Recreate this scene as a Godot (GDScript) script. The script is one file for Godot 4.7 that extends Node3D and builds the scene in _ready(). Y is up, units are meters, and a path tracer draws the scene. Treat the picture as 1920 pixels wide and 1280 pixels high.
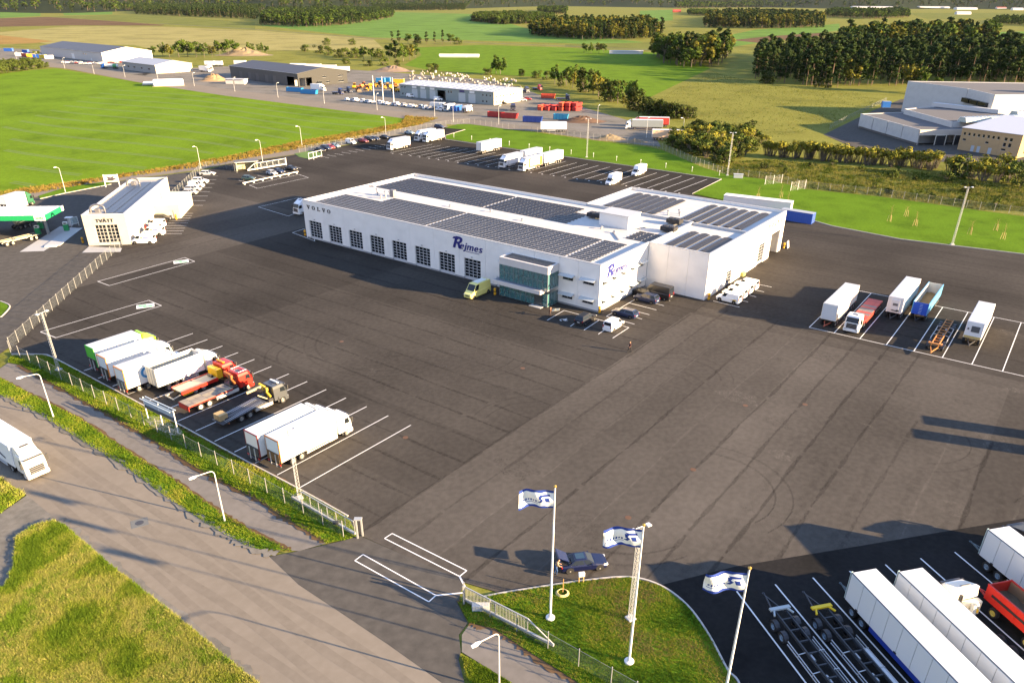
extends Node3D

# A truck workshop and its yard seen from the air. x is right of the view, -z is away from it, metres.
# "azimuth" below is a compass-like angle in degrees, 0 = away (-z), 90 = right (+x).

var rng := RandomNumberGenerator.new()
var mats := {}
var meshes := {}
var protos := {}
var used := {}

func _ready() -> void:
	rng.seed = 4711
	# ---- camera
	var cam := Camera3D.new()
	cam.name = "camera"
	cam.projection = Camera3D.PROJECTION_FRUSTUM
	cam.near = 0.5
	cam.far = 30000.0
	cam.size = 0.5 * 1280.0 / 1416.0
	cam.frustum_offset = Vector2(0, 0.5 * 123.93 / 1416.0)
	cam.position = Vector3(0, 49.5, 0)
	cam.rotation = Vector3(-0.49637, 0, 0.00433)
	add_child(cam)
	# ---- sky, exposure, air
	var we := WorldEnvironment.new()
	we.name = "world_environment"
	var env := Environment.new()
	env.background_mode = Environment.BG_SKY
	var sm := ProceduralSkyMaterial.new()
	sm.sky_top_color = Color(0.48, 0.59, 0.78)
	sm.sky_horizon_color = Color(0.9, 0.88, 0.84)
	sm.sky_curve = 0.16
	sm.ground_bottom_color = Color(0.3, 0.3, 0.24)
	sm.ground_horizon_color = Color(0.6, 0.6, 0.55)
	sm.sky_energy_multiplier = 1.0
	var sky := Sky.new()
	sky.sky_material = sm
	env.sky = sky
	env.background_energy_multiplier = 0.42
	env.tonemap_mode = Environment.TONE_MAPPER_LINEAR
	env.tonemap_exposure = 5.5
	env.sdfgi_enabled = true
	env.ssao_enabled = true
	env.ssil_enabled = true
	env.fog_enabled = true
	env.fog_density = 0.000005
	env.fog_light_color = Color(0.8, 0.86, 0.95)
	we.environment = env
	add_child(we)
	# ---- the low evening sun, from the right
	var sun := DirectionalLight3D.new()
	sun.name = "sun"
	sun.light_energy = 1.6
	sun.light_color = Color(1.0, 0.87, 0.69)
	sun.light_angular_distance = 0.5
	sun.shadow_enabled = true
	add_child(sun)
	# it shines towards azimuth -71, 13 degrees down
	var sd := az_dir(-71.1) * cos(deg_to_rad(13.0)) + Vector3(0, -sin(deg_to_rad(13.0)), 0)
	sun.look_at_from_position(Vector3.ZERO, sd)
	build_ground()
	build_workshop()
	build_wash_hall()
	build_far_buildings()
	build_vehicles()
	build_yard_furniture()
	build_people()
	build_greenery()

# ------------------------------------------------------------ helpers

func az_dir(a: float) -> Vector3:
	return Vector3(sin(deg_to_rad(a)), 0, -cos(deg_to_rad(a)))

func yaw(a: float) -> float:   # a turn that points local +x towards azimuth a
	return deg_to_rad(90.0 - a)

# Collects faces of one mesh. Corners run counter-clockwise as seen from outside.
class Shape:
	var v := PackedVector3Array()
	var n := PackedVector3Array()
	var c := PackedColorArray()
	var u := PackedVector2Array()
	var tint := Color(0, 0, 0, 0)

	func tri(a: Vector3, b: Vector3, d: Vector3) -> void:
		var m := (b - a).cross(d - a).normalized()
		v.append(a); v.append(d); v.append(b)
		for k in 3:
			n.append(m)
			if tint.a > 0.0:
				c.append(tint)

	func tri_n(a: Vector3, b: Vector3, d: Vector3, na: Vector3, nb: Vector3, nd: Vector3) -> void:
		v.append(a); v.append(d); v.append(b)
		n.append(na); n.append(nd); n.append(nb)
		if tint.a > 0.0:
			for k in 3:
				c.append(tint)

	func quad(a: Vector3, b: Vector3, d: Vector3, e: Vector3) -> void:
		tri(a, b, d)
		tri(a, d, e)

	# a box between two corners
	func box(lo: Vector3, hi: Vector3) -> Shape:
		hexa([Vector3(lo.x, lo.y, hi.z), Vector3(hi.x, lo.y, hi.z), Vector3(hi.x, lo.y, lo.z), Vector3(lo.x, lo.y, lo.z)],
			[Vector3(lo.x, hi.y, hi.z), Vector3(hi.x, hi.y, hi.z), Vector3(hi.x, hi.y, lo.z), Vector3(lo.x, hi.y, lo.z)])
		return self

	func boxc(at: Vector3, size: Vector3) -> Shape:
		return box(at - size / 2, at + size / 2)

	# a solid between two rings of corners (bottom, top), counter-clockwise from above
	func hexa(b: Array, t: Array) -> Shape:
		var k := b.size()
		for i in k:
			var j := (i + 1) % k
			quad(b[i], b[j], t[j], t[i])
		for i in range(1, k - 1):
			tri(t[0], t[i], t[i + 1])
			tri(b[0], b[i + 1], b[i])
		return self

	# a box with its long edges chamfered: an upright slab with cut corners all round
	func bevel(lo: Vector3, hi: Vector3, r: float) -> Shape:
		var ring := func(y: float, ins: float) -> Array:
			var x0 := lo.x + ins; var x1 := hi.x - ins; var z0 := lo.z + ins; var z1 := hi.z - ins
			var q := r
			return [Vector3(x0 + q, y, z1), Vector3(x1 - q, y, z1), Vector3(x1, y, z1 - q), Vector3(x1, y, z0 + q), Vector3(x1 - q, y, z0), Vector3(x0 + q, y, z0), Vector3(x0, y, z0 + q), Vector3(x0, y, z1 - q)]
		loft([ring.call(lo.y, r), ring.call(lo.y + r, 0.0), ring.call(hi.y - r, 0.0), ring.call(hi.y, r)], true)
		return self

	# skin over rings of equal size; each ring counter-clockwise seen from the last one
	func loft(rings: Array, caps: bool) -> Shape:
		for i in rings.size() - 1:
			var a: Array = rings[i]
			var b: Array = rings[i + 1]
			var k := a.size()
			for j in k:
				var l := (j + 1) % k
				quad(a[j], a[l], b[l], b[j])
		if caps:
			var f: Array = rings[0]
			var e: Array = rings[-1]
			for i in range(1, f.size() - 1):
				tri(f[0], f[i + 1], f[i])
				tri(e[0], e[i], e[i + 1])
		return self

	# a polygon in x and y pushed across z
	func prism(p: PackedVector2Array, z0: float, z1: float) -> Shape:
		if Geometry2D.is_polygon_clockwise(p):
			p.reverse()
		var idx := Geometry2D.triangulate_polygon(p)
		for i in range(0, idx.size(), 3):
			var a := p[idx[i]]; var b := p[idx[i + 1]]; var d := p[idx[i + 2]]
			if (b - a).cross(d - a) < 0.0:
				var w := b; b = d; d = w
			tri(Vector3(a.x, a.y, z1), Vector3(b.x, b.y, z1), Vector3(d.x, d.y, z1))
			tri(Vector3(a.x, a.y, z0), Vector3(d.x, d.y, z0), Vector3(b.x, b.y, z0))
		for i in p.size():
			var a := p[i]; var b := p[(i + 1) % p.size()]
			quad(Vector3(a.x, a.y, z0), Vector3(b.x, b.y, z0), Vector3(b.x, b.y, z1), Vector3(a.x, a.y, z1))
		return self

	# a tapered round bar from a to b
	func bar(a: Vector3, b: Vector3, r0: float, r1: float = -1.0, seg: int = 8) -> Shape:
		if r1 < 0.0:
			r1 = r0
		var d := (b - a).normalized()
		var s := d.cross(Vector3.RIGHT if absf(d.x) < 0.8 else Vector3.UP).normalized()
		var t := d.cross(s)
		for i in seg:
			var p := TAU * i / seg; var q := TAU * (i + 1) / seg
			var m := s * cos(p) + t * sin(p); var o := s * cos(q) + t * sin(q)
			tri_n(a + m * r0, a + o * r0, b + o * r1, m, o, o)
			tri_n(a + m * r0, b + o * r1, b + m * r1, m, o, m)
			tri(b, b + m * r1, b + o * r1)
			tri(a, a + o * r0, a + m * r0)
		return self

	# a bar of square section
	func beam(a: Vector3, b: Vector3, w: float, h: float = -1.0) -> Shape:
		if h < 0.0:
			h = w
		var d := (b - a).normalized()
		var s := d.cross(Vector3.UP if absf(d.y) < 0.9 else Vector3.RIGHT).normalized() * w / 2
		var t := s.cross(d).normalized() * h / 2
		loft([[a - s - t, a - s + t, a + s + t, a + s - t], [b - s - t, b - s + t, b + s + t, b + s - t]], true)
		return self

	# a solid of revolution about an axis through at; profile of (radius, along)
	func lathe(at: Vector3, axis: Vector3, prof: PackedVector2Array, seg: int = 14) -> Shape:
		var s := axis.cross(Vector3.RIGHT if absf(axis.x) < 0.8 else Vector3.UP).normalized()
		var t := axis.cross(s)
		for k in prof.size() - 1:
			var p := prof[k]; var q := prof[k + 1]
			for i in seg:
				var m := s * cos(TAU * i / seg) + t * sin(TAU * i / seg)
				var o := s * cos(TAU * (i + 1) / seg) + t * sin(TAU * (i + 1) / seg)
				var a := at + axis * p.y + m * p.x; var b := at + axis * p.y + o * p.x
				var d := at + axis * q.y + o * q.x; var e := at + axis * q.y + m * q.x
				if p.x > 0.0001:
					tri(a, b, d)
				if q.x > 0.0001:
					tri(a, d, e)
		return self

	# a tube along points
	func tube(pts: Array, r: float, seg: int = 7) -> Shape:
		for i in pts.size() - 1:
			bar(pts[i], pts[i + 1], r, r, seg)
		return self

	func mesh() -> ArrayMesh:
		var a := []
		a.resize(Mesh.ARRAY_MAX)
		a[Mesh.ARRAY_VERTEX] = v
		a[Mesh.ARRAY_NORMAL] = n
		if c.size() == v.size() and c.size() > 0:
			a[Mesh.ARRAY_COLOR] = c
		if u.size() == v.size() and u.size() > 0:
			a[Mesh.ARRAY_TEX_UV] = u
		var m := ArrayMesh.new()
		m.add_surface_from_arrays(Mesh.PRIMITIVE_TRIANGLES, a)
		return m

func V(x: float, y: float, z: float) -> Vector3:
	return Vector3(x, y, z)

func S() -> Shape:
	return Shape.new()

# one named piece under a parent
func piece(parent: Node, called: String, shape, m: Material, at := Vector3.ZERO, turn := 0.0) -> MeshInstance3D:
	var o := MeshInstance3D.new()
	o.name = called
	o.mesh = shape.mesh() if shape is Shape else shape
	o.material_override = m
	o.position = at
	o.rotation.y = turn
	parent.add_child(o, true)
	return o

func numbered(called: String) -> String:
	var k: int = used.get(called, 0)
	used[called] = k + 1
	return called if k == 0 else "%s_%03d" % [called, k]

func tag(o: Node, label: String, category: String, group := "") -> void:
	o.set_meta("label", label)
	o.set_meta("category", category)
	if group:
		o.set_meta("group", group)
	elif o.has_meta("group"):
		o.remove_meta("group")

# a thing: a Node3D at its base, whose children are its parts
func thing(called: String, label: String, category: String, at := Vector3.ZERO, turn := 0.0, group := "") -> Node3D:
	var o := Node3D.new()
	o.name = numbered(called)
	add_child(o)
	o.position = at
	o.rotation.y = turn
	tag(o, label, category, group)
	return o

func setting(called: String, shape, m: Material, parent: Node = self) -> MeshInstance3D:
	var o := piece(parent, numbered(called) if parent == self else called, shape, m)
	o.set_meta("kind", "structure")
	return o

# a copy of a thing with all of its parts
func again(proto: Node3D, label: String, category: String, at: Vector3, turn: float, group := "") -> Node3D:
	var o: Node3D = proto.duplicate()
	o.name = numbered(proto.get_meta("kind_name", "thing"))
	add_child(o)
	o.position = at
	o.rotation.y = turn
	o.remove_meta("kind_name")
	tag(o, label, category, group)
	return o

# plain material; colours are linear base colours
func mat(r: float, g: float, b: float, rough := 0.6, metal := 0.0) -> StandardMaterial3D:
	var key := "%.3f %.3f %.3f %.2f %.2f" % [r, g, b, rough, metal]
	if not mats.has(key):
		var m := StandardMaterial3D.new()
		m.albedo_color = Color(r, g, b).linear_to_srgb()
		m.roughness = rough
		m.metallic = metal
		mats[key] = m
	return mats[key]

func paint(r: float, g: float, b: float) -> StandardMaterial3D:   # car paint
	var key := "p%.3f %.3f %.3f" % [r, g, b]
	if not mats.has(key):
		var m := StandardMaterial3D.new()
		m.albedo_color = Color(r, g, b).linear_to_srgb()
		m.roughness = 0.35
		m.clearcoat_enabled = true
		m.clearcoat = 0.3
		m.clearcoat_roughness = 0.08
		mats[key] = m
	return mats[key]

func dark_glass() -> StandardMaterial3D:
	return mat(0.012, 0.016, 0.02, 0.06)

func noise(freq: float, kind := FastNoiseLite.TYPE_SIMPLEX_SMOOTH, octaves := 4, sd := 1) -> FastNoiseLite:
	var f := FastNoiseLite.new()
	f.noise_type = kind
	f.frequency = freq
	f.fractal_octaves = octaves
	f.seed = sd
	return f

# a square of colour: noises mixed by weight look up a ramp of linear colours
func speckle(size: int, layers: Array, ramp: Array, sd := 1, stretch := 1.0) -> ImageTexture:
	var data := []
	for l in layers:
		var im: Image = noise(l[0], FastNoiseLite.TYPE_SIMPLEX_SMOOTH, int(l[2]), sd + data.size() * 7).get_seamless_image(size, int(size / stretch))
		if stretch != 1.0:
			im.resize(size, size, Image.INTERPOLATE_BILINEAR)
		im.convert(Image.FORMAT_L8)
		data.append(im.get_data())
	var lut := PackedByteArray()
	for i in 256:
		var t := float(i) / 255.0 * (ramp.size() - 1)
		var k := mini(int(t), ramp.size() - 2)
		var a: Array = ramp[k]
		var b: Array = ramp[k + 1]
		var w := t - k
		var col := Color(lerpf(a[0], b[0], w), lerpf(a[1], b[1], w), lerpf(a[2], b[2], w)).linear_to_srgb()
		lut.append(int(col.r * 255.0)); lut.append(int(col.g * 255.0)); lut.append(int(col.b * 255.0))
	var out := PackedByteArray()
	out.resize(size * size * 3)
	var n := size * size
	var w0: float = layers[0][1]
	var w1: float = layers[1][1] if layers.size() > 1 else 0.0
	var d0: PackedByteArray = data[0]
	var d1: PackedByteArray = data[1] if layers.size() > 1 else data[0]
	for i in n:
		var t := clampi(int(d0[i] * w0 + d1[i] * w1), 0, 255) * 3
		out[i * 3] = lut[t]
		out[i * 3 + 1] = lut[t + 1]
		out[i * 3 + 2] = lut[t + 2]
	var img := Image.create_from_data(size, size, false, Image.FORMAT_RGB8, out)
	return ImageTexture.create_from_image(img)

# a ground material: a fine pattern that repeats every "tile" metres times a coarse one every "wide" metres
func ground_mat(fine: ImageTexture, tile: float, coarse: ImageTexture, wide: float, rough := 0.95) -> StandardMaterial3D:
	var m := StandardMaterial3D.new()
	m.albedo_texture = fine
	m.roughness = rough
	m.metallic_specular = 0.12
	m.uv1_triplanar = true
	m.uv1_world_triplanar = true
	m.uv1_scale = Vector3.ONE / tile
	if coarse:
		m.detail_enabled = true
		m.detail_albedo = coarse
		m.detail_blend_mode = BaseMaterial3D.BLEND_MODE_MUL
		m.detail_uv_layer = BaseMaterial3D.DETAIL_UV_2
		m.uv2_triplanar = true
		m.uv2_world_triplanar = true
		m.uv2_scale = Vector3.ONE / wide
	return m

# a flat sheet from x, z pairs at height y
func sheet(p: Array, y: float) -> Shape:
	var pts := PackedVector2Array()
	for i in range(0, p.size(), 2):
		pts.append(Vector2(p[i], p[i + 1]))
	var s := S()
	var idx := Geometry2D.triangulate_polygon(pts)
	if idx.is_empty():
		print("sheet failed ", p)
	for i in range(0, idx.size(), 3):
		var a := pts[idx[i]]; var b := pts[idx[i + 1]]; var d := pts[idx[i + 2]]
		if (b - a).cross(d - a) > 0.0:
			var w := b; b = d; d = w
		s.tri(V(a.x, y, a.y), V(b.x, y, b.y), V(d.x, y, d.y))
	return s

func pts3(p: Array, y := 0.0) -> Array:
	var out := []
	for i in range(0, p.size(), 2):
		out.append(V(p[i], y, p[i + 1]))
	return out

func poly2(p: Array) -> PackedVector2Array:
	var out := PackedVector2Array()
	for i in range(0, p.size(), 2):
		out.append(Vector2(p[i], p[i + 1]))
	return out

# a smooth line through points
func smooth(pts: Array, steps := 6) -> Array:
	var out := []
	for i in pts.size() - 1:
		var p0: Vector3 = pts[maxi(i - 1, 0)]
		var p1: Vector3 = pts[i]
		var p2: Vector3 = pts[i + 1]
		var p3: Vector3 = pts[mini(i + 2, pts.size() - 1)]
		for k in steps:
			out.append(p1.cubic_interpolate(p2, p0, p3, float(k) / steps))
	out.append(pts[-1])
	return out

func flat(pts: Array) -> Array:
	var out := []
	for p in pts:
		out.append(p.x); out.append(p.z)
	return out

# a ribbon of given width along points, lying at height y
func ribbon(s: Shape, pts: Array, w: float, y: float) -> void:
	for i in pts.size() - 1:
		var a: Vector3 = pts[i]
		var b: Vector3 = pts[i + 1]
		var d := (b - a).normalized()
		var q := V(-d.z, 0, d.x) * w / 2
		var up := V(0, y, 0)
		s.quad(a + q + up, b + q + up, b - q + up, a - q + up)

# letters as solid shapes, centred, standing upright facing +z
func letters(text: String, height: float, depth := 0.06, slant := 0.0, wide := 1.0, serif := false, weight := 700) -> ArrayMesh:
	var t := TextMesh.new()
	t.text = text
	var f := SystemFont.new()
	f.font_names = PackedStringArray(["Droid Serif" if serif else "Droid Sans"])
	f.font_weight = weight
	t.font = f
	t.font_size = 32
	t.depth = depth / wide
	t.pixel_size = height / 23.0
	t.curve_step = 2.0
	var st := SurfaceTool.new()
	var tr := Transform3D(Basis(V(wide, 0, 0), V(slant, 1, 0), V(0, 0, wide)), Vector3.ZERO)
	for i in t.get_surface_count():
		st.append_from(t, i, tr)
	return st.commit()

# ------------------------------------------------------------ ground, roads, fields

const YARD_O := Vector3(-16.09, 0, -63.46)          # the yard's paving runs from here along azimuth 36.85 and across it
const YARD_AZ := 36.85
var kerb_stone: Material
var line_paint: Material
var yard: MeshInstance3D

func yard_uv(p: Vector3) -> Vector2:
	var q := p - YARD_O
	return Vector2((q.dot(az_dir(YARD_AZ + 90.0)) + 100.0) / 240.0, (q.dot(az_dir(YARD_AZ)) + 20.0) / 270.0)

# the wear of the yard's asphalt: paving joints, tyre arcs, dusty patches
func yard_texture() -> ImageTexture:
	var S := 2048
	var broad: Image = noise(0.0035, FastNoiseLite.TYPE_SIMPLEX_SMOOTH, 5, 3).get_image(S, S)
	broad.convert(Image.FORMAT_L8)
	var fine: Image = noise(0.12, FastNoiseLite.TYPE_SIMPLEX_SMOOTH, 3, 9).get_image(S, S)
	fine.convert(Image.FORMAT_L8)
	var b := broad.get_data()
	var f := fine.get_data()
	var k := PackedFloat32Array()
	k.resize(S * S)
	var r := RandomNumberGenerator.new()
	r.seed = 5
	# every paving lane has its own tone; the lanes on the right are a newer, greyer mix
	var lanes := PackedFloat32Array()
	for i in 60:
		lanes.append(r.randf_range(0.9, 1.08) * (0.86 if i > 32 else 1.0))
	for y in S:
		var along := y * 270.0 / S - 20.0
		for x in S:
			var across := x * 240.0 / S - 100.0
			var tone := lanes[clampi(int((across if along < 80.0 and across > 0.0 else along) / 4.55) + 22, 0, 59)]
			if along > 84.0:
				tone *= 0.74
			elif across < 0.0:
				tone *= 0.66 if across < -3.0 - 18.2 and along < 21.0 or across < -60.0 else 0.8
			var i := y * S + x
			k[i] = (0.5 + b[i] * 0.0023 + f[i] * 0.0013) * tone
	var px := func(p: Vector2, m: float) -> void:
		var x := int(p.x)
		var y := int(p.y)
		if x >= 0 and y >= 0 and x < S and y < S:
			k[y * S + x] = clampf(k[y * S + x] * m, 0.35, 1.9)
	var mx := S / 240.0
	var my := S / 270.0
	# across and along in metres -> pixel
	var stroke := func(a: Vector2, c: Vector2, w: float, m: float, wob: float, gaps: float) -> void:
		var n := int((c - a).length() * my) + 1
		var d := (c - a).normalized()
		var q := Vector2(-d.y, d.x)
		var ph := r.randf() * 100.0
		for i in n:
			var t := float(i) / n
			if sin(t * 37.0 + ph) * sin(t * 91.0 + ph) > 1.0 - gaps:
				continue
			var o := q * wob * (sin(t * 9.0 + ph) + 0.5 * sin(t * 31.0 + ph * 2.0))
			var p := a.lerp(c, t) + o
			var ww := w * (0.7 + 0.5 * sin(t * 23.0 + ph) * sin(t * 57.0 + ph))
			var s := -ww / 2
			while s <= ww / 2:
				var e := p + q * s
				px.call(Vector2((e.x + 100.0) * mx, (e.y + 20.0) * my), lerpf(1.0, m, r.randf_range(0.45, 1.0)))
				s += 0.1
	# main paving: lanes about 4.6 m wide along the yard, the joints darker, some pale
	var lane := 0.0
	var idx := 0
	while lane < 135.0:
		var m: float = [0.62, 0.74, 1.2, 0.6, 1.2, 0.58, 0.66, 0.6][idx % 8]
		stroke.call(Vector2(lane, -14), Vector2(lane + 0.4, 86 if lane < 40 else 62), 0.42 if m < 1.0 else 0.25, m, 0.12, 0.12)
		if lane > 28.0:
			stroke.call(Vector2(lane - 1.4, -5), Vector2(lane - 1.2, 50), 1.1, 0.9, 0.3, 0.4)
		lane += 4.55
		idx += 1
	# the truck bays' side: joints across
	var row := 3.0
	while row < 90.0:
		stroke.call(Vector2(-95, row), Vector2(0, row + 0.6), 0.4, [0.64, 0.7, 0.6, 0.72][int(row) % 4], 0.15, 0.2)
		row += 4.6
	# behind the workshop: joints along the facade
	row = 92.0
	while row < 250.0:
		stroke.call(Vector2(-100, row), Vector2(140, row + 0.5), 0.5, 0.78, 0.2, 0.2)
		row += 4.7
	# tyre arcs
	for i in 26:
		var c := Vector2(r.randf_range(-70, 90), r.randf_range(-5, 95))
		var rad := r.randf_range(5.0, 13.0)
		var a0 := r.randf() * TAU
		var sweep := r.randf_range(0.8, 2.6)
		var tone: float = [0.8, 0.72, 0.82, 1.16][i % 4]
		for tw in [0.0, r.randf_range(1.6, 2.0)]:
			var st := int(rad * sweep * my * 1.3)
			for j in st:
				var an := a0 + sweep * j / st
				var p: Vector2 = c + Vector2(cos(an), sin(an)) * (rad + tw)
				for s in 3:
					px.call(Vector2((p.x + 100.0) * mx, (p.y + 20.0) * my + s), lerpf(1.0, tone, r.randf_range(0.2, 0.9)))
	# dusty and oily patches
	for i in 170:
		var c := Vector2(r.randf_range(-90, 100), r.randf_range(-12, 110))
		var ra := r.randf_range(0.4, 3.2)
		var rb := ra * r.randf_range(0.3, 0.9)
		var tone := r.randf_range(1.08, 1.3) if i % 3 == 0 else r.randf_range(0.82, 0.95)
		for j in int(ra * rb * 220.0):
			var an := r.randf() * TAU
			var q := sqrt(r.randf())
			var p := c + Vector2(cos(an) * ra * q * (1.0 + 0.3 * sin(an * 3.0 + i)), sin(an) * rb * q)
			px.call(Vector2((p.x + 100.0) * mx, (p.y + 20.0) * my), lerpf(1.0, tone, r.randf()))
	var out := PackedByteArray()
	out.resize(S * S * 3)
	var lut := PackedByteArray()
	for i in 512:
		var t := i / 256.0
		var c := Color(0.098 * t, 0.088 * t, 0.075 * t).linear_to_srgb()
		lut.append(int(c.r * 255)); lut.append(int(c.g * 255)); lut.append(int(c.b * 255))
	for i in S * S:
		var t := mini(int(k[i] * 256.0), 511) * 3
		out[i * 3] = lut[t]; out[i * 3 + 1] = lut[t + 1]; out[i * 3 + 2] = lut[t + 2]
	var img := Image.create_from_data(S, S, false, Image.FORMAT_RGB8, out)
	return ImageTexture.create_from_image(img)

func kerb(pts: Array, w := 0.18, h := 0.13) -> void:
	var s := S()
	for i in pts.size() - 1:
		var a: Vector3 = pts[i]
		var b: Vector3 = pts[i + 1]
		s.beam(a + V(0, h / 2 - 0.04, 0), b + V(0, h / 2 - 0.04, 0), w, h + 0.08)
	setting("kerb", s, kerb_stone)

# a strip of loose matter with an uneven edge
func ragged(p: Array, w: float, m: Material) -> void:
	var pts := smooth(pts3(p), 14)
	var s := S()
	var last := []
	for i in pts.size() - 1:
		var d: Vector3 = (pts[i + 1] - pts[i]).normalized()
		var q := V(-d.z, 0, d.x)
		var a: Vector3 = pts[i] + q * w * rng.randf_range(0.15, 1.1) + V(0, 0.056, 0)
		var b: Vector3 = pts[i] - q * w * rng.randf_range(0.15, 1.1) + V(0, 0.056, 0)
		if last:
			s.quad(last[0], a, b, last[1])
		last = [a, b]
	setting("grit_edge", s, m)

# one painted line on the yard
func stripe(a: Vector3, b: Vector3, w := 0.13, y := 0.012) -> void:
	var s := S()
	ribbon(s, [a, b], w, y)
	setting("painted_line", s, line_paint, yard)

func frame_lines(p: Array, closed := true, w := 0.13) -> void:
	var q := pts3(p)
	for i in (q.size() if closed else q.size() - 1):
		stripe(q[i], q[(i + 1) % q.size()], w, 0.012 + 0.003 * (i % 2))

# the far hills: azimuth and share of the way up
func hill_point(a: float, t: float) -> Vector3:
	var near := lerpf(3500.0, 6000.0, smoothstep(-12.0, 4.0, a)) + 300.0 * sin(a * 0.5)
	var d := near + 2400.0 * t
	var p := az_dir(a) * d
	p.y = (58.0 + 14.0 * sin(a * 0.35) + 8.0 * sin(a * 1.1) + (18.0 if a < -10.0 else 26.0)) * smoothstep(0.0, 0.8, t) - 1.0
	return p

func build_ground() -> void:
	var grain := speckle(256, [[0.09, 0.6, 3], [0.3, 0.4, 2]], [[0.62, 0.62, 0.62], [1, 1, 1]], 2)
	var blot := speckle(512, [[0.008, 0.7, 5], [0.05, 0.3, 3]], [[0.5, 0.52, 0.5], [0.85, 0.85, 0.8], [1, 1, 1]], 4)
	var calm := speckle(512, [[0.008, 0.7, 5], [0.05, 0.3, 3]], [[0.86, 0.86, 0.86], [1, 1, 1]], 5)
	# grass of several kinds
	var lush := ground_mat(speckle(512, [[0.02, 0.5, 4], [0.2, 0.5, 3]], [[0.06, 0.115, 0.008], [0.12, 0.205, 0.014], [0.18, 0.27, 0.024]], 11), 7.0, blot, 60.0)
	var lawn := ground_mat(speckle(512, [[0.02, 0.5, 4], [0.16, 0.5, 3]], [[0.06, 0.12, 0.007], [0.105, 0.195, 0.012], [0.155, 0.235, 0.02]], 12), 6.0, blot, 45.0)
	var rough := ground_mat(speckle(512, [[0.02, 0.55, 5], [0.14, 0.45, 3]], [[0.08, 0.105, 0.016], [0.16, 0.17, 0.03], [0.24, 0.23, 0.058], [0.31, 0.27, 0.09]], 13), 14.0, blot, 120.0)
	var stubble := ground_mat(speckle(512, [[0.03, 0.5, 4], [0.12, 0.5, 3]], [[0.2, 0.18, 0.06], [0.3, 0.27, 0.1], [0.36, 0.32, 0.13]], 14, 4.0), 30.0, blot, 300.0)
	var soil := ground_mat(speckle(256, [[0.03, 0.5, 4], [0.12, 0.5, 3]], [[0.1, 0.062, 0.035], [0.18, 0.115, 0.065]], 15, 3.0), 30.0, blot, 300.0)
	var ochre := ground_mat(speckle(256, [[0.03, 0.5, 4], [0.12, 0.5, 3]], [[0.26, 0.16, 0.05], [0.36, 0.24, 0.08]], 16, 3.0), 30.0, blot, 300.0)
	var olive := ground_mat(speckle(256, [[0.03, 0.5, 4], [0.12, 0.5, 3]], [[0.11, 0.14, 0.03], [0.2, 0.2, 0.05]], 17, 3.0), 30.0, blot, 260.0)
	var crop := ground_mat(speckle(512, [[0.03, 0.45, 4], [0.15, 0.55, 3]], [[0.08, 0.15, 0.007], [0.135, 0.225, 0.012], [0.185, 0.28, 0.018]], 18, 3.0), 16.0, blot, 140.0)
	var far_crop := ground_mat(speckle(256, [[0.03, 0.5, 4], [0.12, 0.5, 3]], [[0.1, 0.19, 0.035], [0.15, 0.25, 0.05]], 19, 3.0), 40.0, blot, 300.0)
	var gravel := ground_mat(speckle(512, [[0.02, 0.4, 5], [0.3, 0.6, 3]], [[0.12, 0.11, 0.095], [0.2, 0.185, 0.165], [0.28, 0.265, 0.24]], 20), 10.0, blot, 70.0)
	var old_road := ground_mat(speckle(512, [[0.012, 0.45, 5], [0.35, 0.55, 2]], [[0.19, 0.164, 0.128], [0.215, 0.187, 0.148], [0.245, 0.214, 0.172]], 21), 9.0, calm, 55.0)
	var path_m := ground_mat(speckle(512, [[0.012, 0.45, 5], [0.35, 0.55, 2]], [[0.14, 0.128, 0.108], [0.18, 0.165, 0.145], [0.22, 0.2, 0.178]], 22), 8.0, calm, 40.0)
	var worn := ground_mat(speckle(512, [[0.012, 0.5, 5], [0.35, 0.5, 2]], [[0.06, 0.056, 0.05], [0.09, 0.084, 0.074], [0.125, 0.115, 0.1]], 23), 10.0, calm, 48.0)
	var fresh := ground_mat(speckle(512, [[0.02, 0.5, 5], [0.35, 0.5, 2]], [[0.016, 0.0155, 0.016], [0.024, 0.023, 0.023], [0.034, 0.032, 0.031]], 24), 8.0, blot, 60.0, 0.85)
	var back_tar := ground_mat(speckle(512, [[0.02, 0.5, 5], [0.35, 0.5, 2]], [[0.03, 0.028, 0.026], [0.042, 0.038, 0.034], [0.054, 0.05, 0.044]], 25), 9.0, blot, 80.0)
	var wheel_m := ground_mat(speckle(512, [[0.012, 0.45, 5], [0.35, 0.55, 2]], [[0.168, 0.146, 0.115], [0.195, 0.169, 0.134], [0.228, 0.2, 0.16]], 27), 7.0, calm, 20.0)
	var tram := mat(0.085, 0.14, 0.012, 0.95)
	kerb_stone = mat(0.42, 0.39, 0.35, 0.9)
	line_paint = ground_mat(speckle(256, [[0.05, 0.5, 4], [0.3, 0.5, 2]], [[0.5, 0.49, 0.46], [0.72, 0.71, 0.68], [0.8, 0.79, 0.77]], 26), 1.5, null, 1.0, 0.8)
	# the land, out past the horizon
	var land := S()
	var rings := [0.0, 300.0, 900.0, 2500.0, 7000.0, 14000.0, 24000.0]
	for i in rings.size() - 1:
		for j in 48:
			var a := TAU * j / 48; var b := TAU * (j + 1) / 48
			var p := V(cos(a), 0, -sin(a)); var q := V(cos(b), 0, -sin(b))
			var y := V(0, -0.07, 0)
			if i > 0:
				land.tri(p * rings[i] + y, q * rings[i + 1] + y, q * rings[i] + y)
			land.tri(p * rings[i] + y, p * rings[i + 1] + y, q * rings[i + 1] + y)
	setting("ground", land, rough)
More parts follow.
